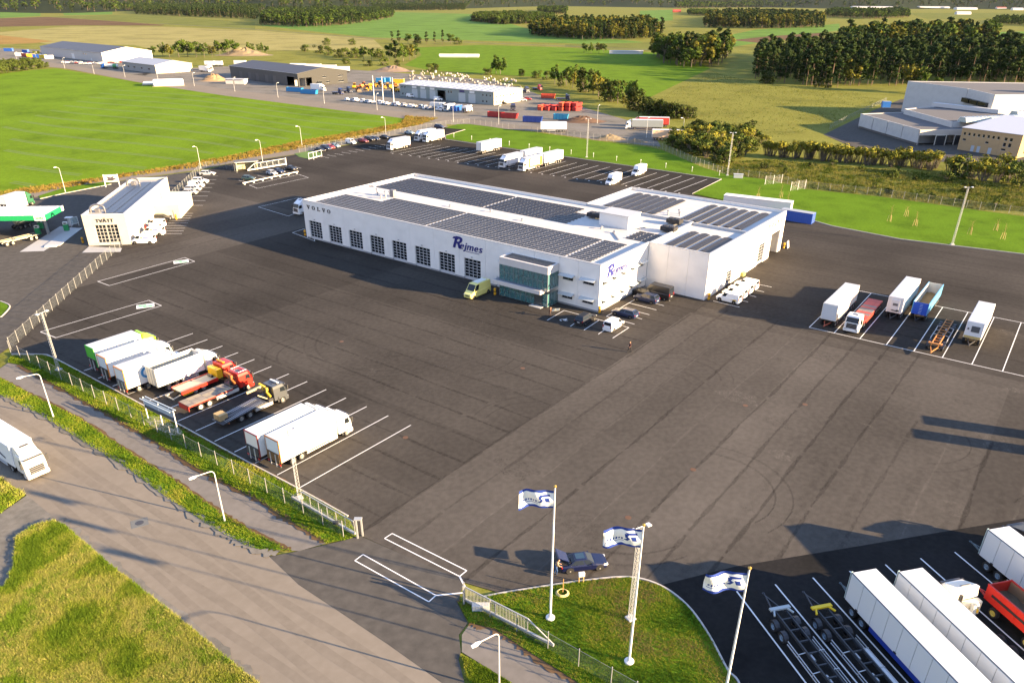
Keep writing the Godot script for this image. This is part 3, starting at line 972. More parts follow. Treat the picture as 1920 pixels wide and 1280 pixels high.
func build_workshop() -> void:
	var A := 126.8
	var W := thing("workshop_building", "long white concrete truck workshop with roof solar panels and a row of glazed doors", "building", V(-48.36, 0, -174.85), yaw(A))
	var wall := concrete(0.8, 0.775, 0.725)
	var trim := mat(0.55, 0.55, 0.56, 0.5)
	var coping := mat(0.42, 0.43, 0.43, 0.5)
	var roof_m := concrete(0.5, 0.49, 0.46, 37)
	var steel := mat(0.3, 0.31, 0.33, 0.4, 0.3)
	var H := 8.8
	# door openings and windows of the front
	var holes := []
	for k in 8:
		holes.append([1.5 + 6.69 * k, 5.72 + 6.69 * k, -0.1, 4.3])
	var wins := [[71.7, 74.0, 4.7, 5.5], [76.1, 78.4, 4.75, 5.55], [71.7, 74.0, 1.2, 2.0], [76.1, 78.4, 1.2, 2.0], [58.0, 59.2, 4.7, 5.5]]
	var door := [[56.5, 57.6, -0.1, 2.1]]
	var cuts := [0.0]
	for k in 8:
		cuts.append(6.95 + 6.69 * k)
	cuts.append_array([60.0, 65.4, 70.9, 75.05, 79.6])
	wall_row(W, cuts, 0.35, H, holes + wins + door, wall, Vector3.ZERO, 0.0)
	# plinth
	var px := 0.0
	for h in holes + door + [[79.6, 79.6]]:
		piece(W, "plinth", S().box(V(px, 0, -0.3), V(h[0], 0.35, -0.03)), mat(0.26, 0.26, 0.26, 0.9))
		px = h[1]
	for k in 8:
		grid_door(W, 1.5 + 6.69 * k, 4.22, 4.3, 4, 6, Vector3.ZERO, 0.0, mat(0.5, 0.5, 0.5, 0.5))
		piece(W, "door_lamp", S().boxc(V(3.6 + 6.69 * k, 4.75, 0.12), V(0.3, 0.12, 0.24)), steel)
	piece(W, "door", S().box(V(56.5, 0, -0.2), V(57.6, 2.1, -0.12)), mat(0.6, 0.6, 0.6, 0.5))
	var shade := mat(0.5, 0.55, 0.57, 0.25, 0.2)
	for h in wins:
		window_in(W, h, Vector3.ZERO, 0.0, steel, 2)
		piece(W, "sunshade", S().hexa([V(h[0] - 0.4, h[3] + 0.1, 1.0), V(h[1] + 0.4, h[3] + 0.1, 1.0), V(h[1] + 0.4, h[3] + 0.35, 0.0), V(h[0] - 0.4, h[3] + 0.35, 0.0)], [V(h[0] - 0.4, h[3] + 0.15, 1.0), V(h[1] + 0.4, h[3] + 0.15, 1.0), V(h[1] + 0.4, h[3] + 0.4, 0.0), V(h[0] - 0.4, h[3] + 0.4, 0.0)]), shade)
	# right gable of the front hall
	var rt := V(79.6, 0, 0)
	var rw := []
	for k in 5:
		rw.append([1.0 + 3.35 * k, 2.9 + 3.35 * k, 4.7, 5.5])
		rw.append([1.0 + 3.35 * k, 2.9 + 3.35 * k, 1.2, 2.0])
	wall_row(W, [0.02, 4.4, 8.8, 13.2, 17.7], 0.35, H, rw, wall, rt, PI / 2)
	wall_row(W, [0.05, 17.7], 0.0, 0.35, [], mat(0.26, 0.26, 0.26, 0.9), rt + V(-0.03, 0, 0), PI / 2)
	for h in rw:
		window_in(W, h, rt, PI / 2, steel, 2)
		var sh := S().box(V(h[0] - 0.25, h[3] + 0.12, 0.0), V(h[1] + 0.25, h[3] + 0.17, 0.95))
		for e in [h[0] - 0.2, h[1] + 0.15]:
			sh.beam(V(e, h[3] + 0.17, 0.9), V(e, h[3] + 0.55, 0.02), 0.05)
		piece(W, "sunshade", sh, shade, rt, PI / 2)
	# east block: front, side, back
	wall_row(W, [0.02, 4.2, 8.4, 12.4], 0.0, H, [], wall, V(79.6, 0, -17.7), 0.0)
	var side_holes := [[26.0, 29.4, -0.1, 4.4], [33.0, 38.4, -0.1, 5.2], [9.6, 12.2, -0.1, 2.9]]
	wall_row(W, [0.02, 5.05, 10.1, 15.1, 20.2, 25.2, 30.3, 35.3, 40.4], 0.0, H, side_holes, wall, V(92.0, 0, -17.7), PI / 2)
	grid_door(W, 26.0, 3.4, 4.4, 3, 6, V(92.0, 0, -17.7), PI / 2, mat(0.42, 0.42, 0.42, 0.5))
	grid_door(W, 9.6, 2.6, 2.9, 2, 4, V(92.0, 0, -17.7), PI / 2, mat(0.42, 0.42, 0.42, 0.5))
	piece(W, "recess", S().box(V(33.0, 0, -3.0), V(38.4, 5.2, -2.9)).box(V(32.9, 0, -3.0), V(33.0, 5.2, -0.3)).box(V(38.4, 0, -3.0), V(38.5, 5.2, -0.3)), mat(0.4, 0.39, 0.37, 0.8), V(92.0, 0, -17.7), PI / 2)
	for q in [[2.0, 3.0, 0.25], [13.5, 2.8, 0.2], [16.0, 1.0, 0.35], [18.0, 3.2, 0.2]]:
		piece(W, "wall_box", S().boxc(V(q[0], q[1], 0.1), V(q[2], q[2], 0.2)), steel, V(92.0, 0, -17.7), PI / 2)
	wall_row(W, [0.0, 6.4, 12.8, 19.2, 25.6, 32.0, 38.5], 0.0, H, [], wall, V(92.0, 0, -58.1), PI)
	wall_row(W, [0.0, 7.0, 14.0, 20.8], 0.0, H, [], wall, V(53.5, 0, -58.1), -PI / 2)
	wall_row(W, [0.0, 6.7, 13.4, 20.1, 26.8, 33.5, 40.2, 46.9, 53.5], 0.0, H, [], wall, V(53.5, 0, -37.3), PI)
	wall_row(W, [0.0, 6.2, 12.4, 18.6, 24.8, 31.0, 37.3], 0.0, H, [], wall, V(0, 0, -37.3), -PI / 2)
	# roofs a little below the parapets
	var rf := S()
	var outline := [0.3, -0.3, 79.3, -0.3, 79.3, -18.0, 91.7, -18.0, 91.7, -57.8, 53.8, -57.8, 53.8, -37.0, 0.3, -37.0]
	rf = sheet(outline, 8.3)
	var roof := piece(W, "roof", rf, roof_m)
	var ring := pts3([0.15, -0.15, 79.45, -0.15, 79.45, -17.85, 91.85, -17.85, 91.85, -57.95, 53.65, -57.95, 53.65, -37.15, 0.15, -37.15])
	for i in ring.size():
		var a: Vector3 = ring[i]
		var b: Vector3 = ring[(i + 1) % ring.size()]
		var d := (b - a).normalized() * 0.2
		piece(roof, "coping", S().beam(a - d + V(0, 8.83, 0), b + d + V(0, 8.83 + 0.004 * (i % 2), 0), 0.42, 0.06), coping)
	# inner upstands between the roofs
	for q in [[V(53.6, 8.55, -37.0), V(79.6, 8.55, -37.0)], [V(79.6, 8.55, -18.1), V(79.6, 8.55, -36.6)], [V(79.9, 8.55, -36.5), V(91.6, 8.55, -36.5)], [V(0.4, 8.42, -20.9), V(2.0, 8.42, -20.9)]]:
		piece(roof, "upstand", S().beam(q[0], q[1], 0.35, 0.5), coping)
	piece(roof, "roof_house", S().bevel(V(64.4, 8.3, -29.4), V(71.2, 10.9, -24.5), 0.04), mat(0.68, 0.67, 0.65, 0.6))
	piece(roof, "roof_house_cap", S().box(V(64.2, 10.9, -29.6), V(71.4, 11.02, -24.3)), coping)
	var black := mat(0.015, 0.015, 0.017, 0.6)
	for q in [V(76.6, 8.35, -34.6), V(78.4, 8.35, -28.4), V(60.9, 8.35, -28.6)]:
		var ac := piece(roof, "cooling_unit", S().bevel(q + V(-1.5, 0.25, -1.0), q + V(1.5, 1.1, 1.0), 0.05), black)
		for sx in [-0.7, 0.7]:
			piece(ac, "fan", S().lathe(q + V(sx, 1.1, 0), Vector3.UP, PackedVector2Array([Vector2(0.55, 0), Vector2(0.55, 0.12), Vector2(0.45, 0.12), Vector2(0.2, 0.05), Vector2(0, 0.05)]), 12), mat(0.04, 0.04, 0.045, 0.5))
	for q in [[8.5, -15.5, 1.4], [12.6, -14.2, 1.6], [10.9, -17.2, 0.8], [12.0, -13.2, 0.7], [72.2, -40.5, 1.0], [74.5, -41.5, 0.8], [73.6, -43.0, 0.9], [66.5, -22.0, 0.5], [70.2, -21.0, 0.4], [50.0, -17.3, 0.4], [30.0, -17.2, 0.4], [40.0, -19.2, 0.5]]:
		var p := V(q[0], 8.3, q[1])
		piece(roof, "roof_vent", S().bar(p, p + V(0, q[2], 0), 0.17).lathe(p + V(0, q[2], 0), Vector3.UP, PackedVector2Array([Vector2(0.36, -0.1), Vector2(0.36, 0.02), Vector2(0.0, 0.16)]), 10), mat(0.35, 0.35, 0.36, 0.5, 0.4))
	piece(roof, "vent_box", S().bevel(V(12.2, 8.35, -16.9), V(13.4, 9.9, -15.9), 0.05), mat(0.16, 0.16, 0.17, 0.6))
	for q in [[V(73.5, 8.4, -16.9), V(69.8, 8.4, -21.0)], [V(72.0, 8.4, -26.2), V(74.3, 8.4, -30.3)]]:
		piece(roof, "cable_tray", S().beam(q[0], q[1], 0.25, 0.12), steel)
	# solar arrays
	var cell := mat(0.034, 0.03, 0.027, 0.5)
	var low := module_shape(1.6, 0.4, 0.06).mesh()
	var many := S()
	var row := 0
	var y := 0.95
	while y < 15.2:
		var x := 3.4
		var n := 0
		while x < 77.2:
			if not (y > 11.2 and x < 14.6):
				if row < 6:
					piece(W, "solar_panel", low, cell, V(x, 8.3, -y))
				else:
					var t := module_shape(1.6, 0.4, 0.06)
					for i in t.v.size():
						many.v.append(t.v[i] + V(x, 8.3, -y)); many.n.append(t.n[i])
			n += 1
			x += 1.7 + (0.4 if n % 20 == 0 else 0.0)
		y += 1.06
		row += 1
	y = 21.4
	while y < 34.6:
		var x := 3.0
		var n := 0
		while x < 59.4:
			if not (x > 55.5 and y > 30.0):
				var t := module_shape(1.6, 0.56, 0.1)
				for i in t.v.size():
					many.v.append(t.v[i] + V(x, 8.3, -y)); many.n.append(t.n[i])
			n += 1
			x += 1.7 + (0.4 if n % 20 == 0 else 0.0)
		y += 1.32
	for r in 5:
		for c in 3:
			var t := module_shape(1.6, 0.56, 0.1)
			for i in t.v.size():
				many.v.append(t.v[i] + V(74.6 + 1.75 * c, 8.3, -19.2 - 1.32 * r)); many.n.append(t.n[i])
	# tent-shaped strips on the rear and east roofs
	var slope := module_shape(1.02, 1.0, 0.1).mesh()
	for blk in [[56.9, 6, 38.9, 15, 2.2], [76.0, 6, 38.6, 15, 2.38]]:
		for s in int(blk[1]):
			for k in int(blk[3]):
				for side in [-1, 1]:
					var t := module_shape(0.86, 1.0, 0.0)
					for i in t.v.size():
						var p := t.v[i]
						p.y += 0.2 - 0.2 * absf(p.x + side * 0.45)
						many.v.append(p + V(blk[0] + 0.8 + s * blk[4] + side * 0.45, 8.32, -blk[2] - 0.5 - k * 1.06)); many.n.append(t.n[i])
	var tent_mesh := {}
	for side in [-1, 1]:
		var t := module_shape(0.86, 1.0, 0.0)
		for i in t.v.size():
			t.v[i].y += 0.2 - 0.2 * absf(t.v[i].x + side * 0.45)
		tent_mesh[side] = t.mesh()
	for s in 4:
		for k in 11:
			for side in [-1, 1]:
				piece(W, "solar_panel", tent_mesh[side], cell, V(82.9 + s * 2.35 + side * 0.45, 8.32, -19.9 - k * 1.06))
	var rest := piece(W, "solar_field", many, cell)
	rest.set_meta("kind", "stuff")
	# glazed entrance
	var G := StandardMaterial3D.new()
	G.albedo_color = Color(0.32, 0.52, 0.52, 0.5)
	G.transparency = BaseMaterial3D.TRANSPARENCY_ALPHA
	G.roughness = 0.03
	G.metallic_specular = 0.7
	var x0 := 59.9
	var x1 := 70.9
	var zf := 3.5
	var fas := concrete(0.6, 0.57, 0.53, 41)
	var en := piece(W, "entrance", S().box(V(x0, 6.15, 0.0), V(x1, 7.5, zf)), fas)
	piece(en, "entrance_roof", S().box(V(x0 + 0.7, 7.5, 0.4), V(x1 - 0.5, 7.56, zf - 0.5)), mat(0.02, 0.02, 0.024, 0.25))
	piece(en, "canopy", S().box(V(x0 - 0.9, 2.45, 0.0), V(x1 - 1.0, 3.2, zf + 0.9)), fas)
	piece(en, "canopy_top", S().box(V(x0 - 0.7, 3.2, 0.2), V(x1 - 1.2, 3.23, zf + 0.7)), mat(0.16, 0.17, 0.19, 0.7))
	piece(en, "floor", S().box(V(x0 + 0.1, 3.0, 0.0), V(x1 - 0.1, 3.25, zf - 0.15)), mat(0.4, 0.4, 0.38, 0.7))
	piece(en, "floor", S().box(V(x0 + 0.1, 0.0, 0.0), V(x1 - 0.1, 0.06, zf - 0.15)), mat(0.3, 0.3, 0.28, 0.7))
	for q in [[61.5, 3.25, 1.2], [64.0, 3.25, 0.9], [67.0, 3.25, 1.3], [68.8, 0.06, 1.1], [62.2, 0.06, 0.9], [65.0, 0.06, 1.1]]:
		piece(en, "desk", S().box(V(q[0], q[1], 0.8), V(q[0] + q[2], q[1] + 0.8, 1.7)), mat(0.5, 0.42, 0.3, 0.6))
	piece(en, "stair", S().beam(V(61.0, 0.1, 2.2), V(64.4, 3.1, 2.2), 0.9, 0.15), mat(0.6, 0.6, 0.58, 0.6))
	var ms := mat(0.22, 0.25, 0.26, 0.35, 0.4)
	for lvl in [[0.05, 2.45, 9], [3.2, 6.15, 10]]:
		var n: int = lvl[2]
		for i in n + 1:
			var x := lerpf(x0 + 0.04, x1 - 0.04, float(i) / n)
			piece(en, "mullion", S().box(V(x - 0.04, lvl[0], zf - 0.14), V(x + 0.04, lvl[1], zf - 0.02)), ms)
			if i < n:
				var xe := lerpf(x0 + 0.04, x1 - 0.04, float(i + 1) / n)
				piece(en, "pane", S().box(V(x + 0.04, lvl[0], zf - 0.1), V(xe - 0.04, lvl[1], zf - 0.08)), G)
		for yy in [0.5]:
			piece(en, "transom", S().box(V(x0, lerpf(lvl[0], lvl[1], yy), zf - 0.13), V(x1, lerpf(lvl[0], lvl[1], yy) + 0.06, zf - 0.03)), ms)
		for i in 4:
			var z := lerpf(0.05, zf - 0.05, i / 3.0)
			piece(en, "mullion", S().box(V(x1 - 0.14, lvl[0], z - 0.04), V(x1 - 0.02, lvl[1], z + 0.04)), ms)
			if i < 3:
				piece(en, "pane", S().box(V(x1 - 0.1, lvl[0], z + 0.04), V(x1 - 0.08, lvl[1], lerpf(0.05, zf - 0.05, (i + 1) / 3.0) - 0.04)), G)
		piece(en, "pane", S().box(V(x0 + 0.08, lvl[0], 0.0), V(x0 + 0.1, lvl[1], zf - 0.1)), G)
	piece(en, "entrance_door", S().box(V(68.0, 0.05, zf - 0.02), V(69.8, 2.3, zf + 0.03)), mat(0.05, 0.06, 0.06, 0.1))
	piece(en, "step", S().box(V(67.6, 0.0, zf + 0.1), V(70.2, 0.09, zf + 1.2)), mat(0.4, 0.4, 0.39, 0.9))
	# lettering
	var ink := mat(0.012, 0.012, 0.014, 0.5)
	var blue := mat(0.008, 0.013, 0.16, 0.5)
	var word := "VOLVO"
	for i in 5:
		piece(W, "letter", letters(word[i], 0.82, 0.08, 0.0, 1.35, true, 700), ink, V(1.9 + 1.75 * i, 7.35, 0.05))
		piece(W, "letter", letters(word[i], 0.82, 0.08, 0.0, 1.3, true, 700), ink, V(92.05, 7.3, -48.4 - 1.75 * i), PI / 2)
	blue_logo(W, V(49.0, 7.05, 0.02), 0.0, 6.6, blue)
	blue_logo(W, V(79.62, 6.95, -5.6), PI / 2, 6.3, blue)
	# yellow guard posts at the corners
	for p in [[V(-49.19, 0, -176.61), "front corner under the black lettering"], [V(15.62, 0, -127.29), "corner beside the office car bays"], [V(36.85, 0, -134.39), "corner of the windowless east block"], [V(-3.34, 0, -136.5), "wall beside the yellow van"], [V(61.48, 0, -167.82), "portal at the far end of the east wall"]]:
		guard_post(p[0], "yellow guard post by the workshop's %s" % p[1])

func guard_post(at: Vector3, label: String) -> void:
	var o := thing("guard_post", label, "bollard", at)
	piece(o, "post", S().bar(Vector3.ZERO, V(0, 1.15, 0), 0.24, 0.24, 12).lathe(V(0, 1.15, 0), Vector3.UP, PackedVector2Array([Vector2(0.24, 0), Vector2(0.18, 0.12), Vector2(0, 0.17)]), 12), mat(0.72, 0.36, 0.01, 0.5))
	piece(o, "black_band", S().bar(V(0, 0.55, 0), V(0, 0.75, 0), 0.246, 0.246, 12), mat(0.02, 0.02, 0.02, 0.5))

func build_wash_hall() -> void:
	var wall := concrete(0.46, 0.43, 0.36, 43)
	var T := thing("wash_hall", "narrow cream truck wash hall with a glazed gate and solar panels on its roof", "building", V(-95.77, 0, -167.17), yaw(81.0))
	var w := 9.05
	var L := 39.6
	var H := 6.9
	var hole := [[2.2, 7.0, -0.1, 4.6]]
	wall_row(T, [0.0, w], 0.0, H, hole, wall, Vector3.ZERO, 0.0)
	grid_door(T, 2.2, 2.36, 4.6, 3, 5, Vector3.ZERO, 0.0, mat(0.45, 0.44, 0.4, 0.5))
	grid_door(T, 4.64, 2.36, 4.6, 3, 5, Vector3.ZERO, 0.0, mat(0.45, 0.44, 0.4, 0.5))
	wall_row(T, [0.02, 8.0, 16.0, 24.0, 32.0, L], 0.0, H, [[30.0, 31.0, 1.2, 5.8]], wall, V(w, 0, 0), PI / 2)
	wall_row(T, [0.0, 8.0, 16.0, 24.0, 32.0, L], 0.0, H, [], wall, V(0, 0, -L), -PI / 2)
	wall_row(T, [0.0, w], 0.0, H, [], wall, V(w, 0, -L), PI)
	var roof := piece(T, "roof", sheet([0.3, -0.3, w - 0.3, -0.3, w - 0.3, -L + 0.3, 0.3, -L + 0.3], 6.5), mat(0.36, 0.34, 0.3, 0.8))
	var ring := [V(0.15, 6.93, -0.15), V(w - 0.15, 6.93, -0.15), V(w - 0.15, 6.93, -L + 0.15), V(0.15, 6.93, -L + 0.15)]
	for i in 4:
		var d: Vector3 = (ring[(i + 1) % 4] - ring[i]).normalized() * 0.2
		piece(roof, "coping", S().beam(ring[i] - d, ring[(i + 1) % 4] + d + V(0, 0.004 * (i % 2), 0), 0.4, 0.06), mat(0.6, 0.59, 0.57, 0.5))
	var cell := mat(0.03, 0.045, 0.075, 0.3)
	var md := module_shape(1.05, 1.68, 0.06).mesh()
	for c in 3:
		for k in 17:
			if c == 0 and (k < 2 or k > 14):
				continue
			for s in 2:
				piece(T, "solar_panel", md, cell, V(1.9 + c * 2.45 + s * 1.08, 6.52, -3.4 - k * 1.95))
	for z in [-4.2, -33.0]:
		var arc := []
		for i in 13:
			var a := PI * i / 12
			arc.append(V(2.2 - 1.5 * cos(a), 7.3 + 0.9 * sin(a), z))
		arc.push_front(V(0.7, 6.5, z))
		arc.append(V(3.7, 6.5, z))
		piece(T, "vent_pipe", S().tube(arc, 0.24, 9), mat(0.2, 0.2, 0.21, 0.35, 0.6))
		piece(T, "fan_box", S().bevel(V(1.7, 6.5, z - 0.5), V(2.7, 7.3, z + 0.5), 0.06), mat(0.12, 0.12, 0.13, 0.5))
	var sign_ink := mat(0.03, 0.03, 0.035, 0.5)
	piece(T, "lettering", letters("TVÄTT", 0.75, 0.08, 0.0, 1.25), sign_ink, V(4.6, 5.55, 0.06))
	# low store on its side
	var x := w + 0.01
	var store := piece(T, "store_roof", S().box(V(x, 3.45, -37.2), V(x + 5.9, 3.6, -22.4)), mat(0.56, 0.53, 0.47, 0.8))
	wall_row(T, [0.02, 5.9], 0.0, 3.45, [[3.4, 4.4, -0.1, 2.1]], wall, V(x, 0, -22.4), 0.0)
	wall_row(T, [0.02, 5.0, 10.0, 14.8], 0.0, 3.45, [], wall, V(x + 5.9, 0, -22.4), PI / 2)
	wall_row(T, [0.0, 5.9], 0.0, 3.45, [], wall, V(x + 5.9, 0, -37.2), PI)
	piece(store, "store_door", S().box(V(x + 3.4, 0, -22.58), V(x + 4.4, 2.1, -22.52)), mat(0.42, 0.4, 0.36, 0.5))
	for p in [[V(-98.37, 0, -169.64), "wash hall gate"], [V(-85.31, 0, -190.74), "low store's near corner"], [V(-88.19, 0, -207.68), "low store's far corner"]]:
		guard_post(p[0], "yellow guard post at the %s" % p[1])
	# fuel station
	var S := thing("fuel_canopy", "white fuel station canopy with a broad green edge over the pumps", "canopy", V(-107.2, 0, -172.4), yaw(-94.5))
	# x runs left along the front edge, -z (turned) runs towards the camera's far side
	var white := mat(0.72, 0.72, 0.7, 0.5)
	var green := mat(0.01, 0.27, 0.085, 0.45)
	piece(S, "canopy_roof", S().box(V(0.1, 4.5, 0.1), V(24, 5.45, 9.4)), white)
	piece(S, "edge_panel", S().box(V(2.4, 4.4, -0.08), V(24, 5.5, 0.1)), green)
	piece(S, "edge_panel", S().box(V(-0.06, 4.4, 0.3), V(0.1, 5.5, 8.3)), green)
	piece(S, "sign_panel", S().box(V(0.0, 4.35, -0.12), V(2.35, 5.55, 0.1)), white)
	piece(S, "sign_panel", S().box(V(-0.1, 4.35, 8.3), V(0.1, 5.55, 9.4)), white)
	piece(S, "lettering", letters("såifa", 0.5, 0.04, 0.15, 1.1), mat(0.02, 0.3, 0.1, 0.5), V(1.15, 4.95, -0.15), PI)
	for i in 12:
		piece(S, "roof_seam", S().box(V(2.0 * i + 1.0, 5.45, 0.2), V(2.0 * i + 1.05, 5.49, 9.3)), mat(0.6, 0.6, 0.58, 0.6))
	for q in [V(2.6, 0, 4.7), V(14.0, 0, 4.7)]:
		piece(S, "column", S().box(q + V(-0.25, 0, -0.25), q + V(0.25, 4.5, 0.25)), mat(0.3, 0.32, 0.32, 0.5, 0.3))
	for p in [[V(-112.05, 0, -176.07), "green fuel pump on the island under the canopy edge"], [V(-114.25, 0, -181.21), "green fuel pump behind another under the canopy"], [V(-107.11, 0, -179.41), "green card terminal pump on the concrete island by the wash hall"]]:
		var f := thing("fuel_pump", p[1], "fuel pump", p[0] + V(0, 0.12, 0), yaw(81))
		piece(f, "cabinet", S().bevel(V(-0.55, 0, -0.35), V(0.55, 1.5, 0.35), 0.06), green)
		piece(f, "head", S().bevel(V(-0.5, 1.5, -0.3), V(0.5, 2.1, 0.3), 0.05), white)
		piece(f, "screen", S().box(V(-0.3, 1.65, 0.3), V(0.3, 1.95, 0.32)), dark_glass())
		piece(f, "hose", S().tube([V(0.55, 1.5, 0.1), V(0.75, 1.2, 0.15), V(0.75, 0.5, 0.15), V(0.57, 0.3, 0.1)], 0.03, 6), mat(0.02, 0.02, 0.02, 0.6))
	var isl := thing("pump_island", "pale concrete pump island with a kerb beside the wash hall", "kerb", V(-105.56, 0, -176.18), yaw(-9))
	piece(isl, "slab", S().bevel(V(-9.5, 0, -1.6), V(5.5, 0.14, 1.8), 0.05), mat(0.4, 0.4, 0.4, 0.9))
	piece(isl, "kerb_end", S().bevel(V(-10.5, 0, -1.2), V(-9.45, 0.3, 1.4), 0.1), mat(0.55, 0.53, 0.48, 0.9))
	var kiosk := thing("pay_kiosk", "small white pay kiosk with a flat roof on the pump island", "kiosk", V(-108.32, 0, -183.74) + V(0, 0.14, 0), yaw(81))
	piece(kiosk, "cabinet", S().bevel(V(-0.4, 0, -0.4), V(0.4, 1.9, 0.4), 0.05), mat(0.6, 0.62, 0.62, 0.5))
	piece(kiosk, "roof", S().box(V(-0.9, 1.95, -0.7), V(0.7, 2.08, 0.7)), white)
	var gl := thing("glass_screen", "framed glass wind screen standing on the pump island", "screen", V(-107.03, 0, -183.27) + V(0, 0.14, 0), yaw(40))
	var sf := S()
	for a in [[-0.9, 0.9]]:
		sf.box(V(-0.9, 0, -0.04), V(-0.82, 2.2, 0.04)).box(V(0.82, 0, -0.04), V(0.9, 2.2, 0.04)).box(V(-0.82, 2.12, -0.04), V(0.82, 2.2, 0.04)).box(V(-0.82, 0.6, -0.04), V(0.82, 0.68, 0.04))
	piece(gl, "frame", sf, white)
	var pane := StandardMaterial3D.new()
	pane.albedo_color = Color(0.75, 0.82, 0.82, 0.3)
	pane.transparency = BaseMaterial3D.TRANSPARENCY_ALPHA
	pane.roughness = 0.05
	piece(gl, "pane", S().box(V(-0.82, 0.68, -0.01), V(0.82, 2.12, 0.01)), pane)

# a hall with a ridge: origin at the front's left corner, x along the front, back is -z
func hall(called: String, label: String, at: Vector3, a: float, L: float, Wd: float, eave: float, ridge: float, wall: Material, gable: Material, roof: Material, bays: Array, gbays: Array, door_m: Material) -> Node3D:
	var h := thing(called, label, "building", at, yaw(a))
	var fh := []
	for b in bays:
		fh.append([b[0], b[1], b[2], b[3]])
	var n := int(L / 9.0)
	var cuts := []
	for i in n + 1:
		cuts.append(L * i / n)
	wall_row(h, cuts, 0.0, eave, fh, wall, Vector3.ZERO, 0.0, 0.25)
	for b in bays:
		if b[4] == 0:
			window_in(h, b, Vector3.ZERO, 0.0, mat(0.6, 0.6, 0.6, 0.5))
		elif b[4] == 1:
			piece(h, "gate", S().box(V(b[0], 0, -0.2), V(b[1], b[3], -0.12)), door_m)
		else:
			piece(h, "open_bay", S().box(V(b[0], 0, -6.0), V(b[1], b[3], -5.9)), mat(0.3, 0.29, 0.27, 0.9))
	wall_row(h, [0.0, L], 0.0, eave, [], wall, V(L, 0, -Wd), PI, 0.25)
	for end in 2:
		var gh := []
		if end == 0:
			for b in gbays:
				gh.append([b[0], b[1], b[2], b[3]])
		var s := wall_shape(0.03, Wd - 0.03, 0.0, eave, gh, 0.25)
		s.prism(PackedVector2Array([Vector2(0.03, eave), Vector2(Wd - 0.03, eave), Vector2(Wd / 2, ridge - 0.05)]), -0.25, 0.0)
		piece(h, "gable", s, gable, V(L, 0, 0) if end == 0 else V(0, 0, -Wd), PI / 2 if end == 0 else -PI / 2)
	for b in gbays:
		if b[4] == 0:
			window_in(h, b, V(L, 0, 0), PI / 2, mat(0.6, 0.6, 0.6, 0.5))
		elif b[4] == 1:
			piece(h, "gate", S().box(V(b[0], 0, -0.2), V(b[1], b[3], -0.12)), door_m, V(L, 0, 0), PI / 2)
		else:
			piece(h, "open_bay", S().box(V(b[0], 0, -6.0), V(b[1], b[3], -5.9)), mat(0.3, 0.29, 0.27, 0.9), V(L, 0, 0), PI / 2)
	var o := 0.4
	for side in 2:
		var z0 := o if side == 0 else -Wd - o
		var zr := -Wd / 2
		var y0 := eave - o * (ridge - eave) / (Wd / 2) + 0.06
		var r := S()
		var p := [V(-o, y0, z0), V(L + o, y0, z0), V(L + o, ridge + 0.06, zr), V(-o, ridge + 0.06, zr)]
		if side == 1:
			p = [p[1], p[0], p[3], p[2]]
		var t := []
		for q in p:
			t.append(q + V(0, 0.15, 0))
		r.hexa(p, t)
		var rr := piece(h, "roof", r, roof)
		piece(rr, "gutter", S().beam(V(-o, y0 + 0.05, z0 + (0.06 if side == 0 else -0.06)), V(L + o, y0 + 0.05, z0 + (0.06 if side == 0 else -0.06)), 0.12, 0.14), mat(0.5, 0.5, 0.5, 0.5))
	return h

func block(parent: Node, called: String, p: Array, y0: float, y1: float, wall: Material, roof: Material) -> MeshInstance3D:
	# an upright block on a ground outline (x, z pairs, world), with a parapet and a roof
	var q := pts3(p)
	var s := S()
	for i in q.size():
		var a: Vector3 = q[i]
		var b: Vector3 = q[(i + 1) % q.size()]
		var d := (b - a).normalized() * 0.15
		s.beam(a + d + V(0, (y0 + y1) / 2, 0), b - d + V(0, (y0 + y1) / 2, 0), 0.3, y1 - y0 + 0.002 * (i % 2))
	var o := piece(parent, called, s, wall)
	piece(o, "roof", sheet(p, y1 - 0.35), roof)
	return o

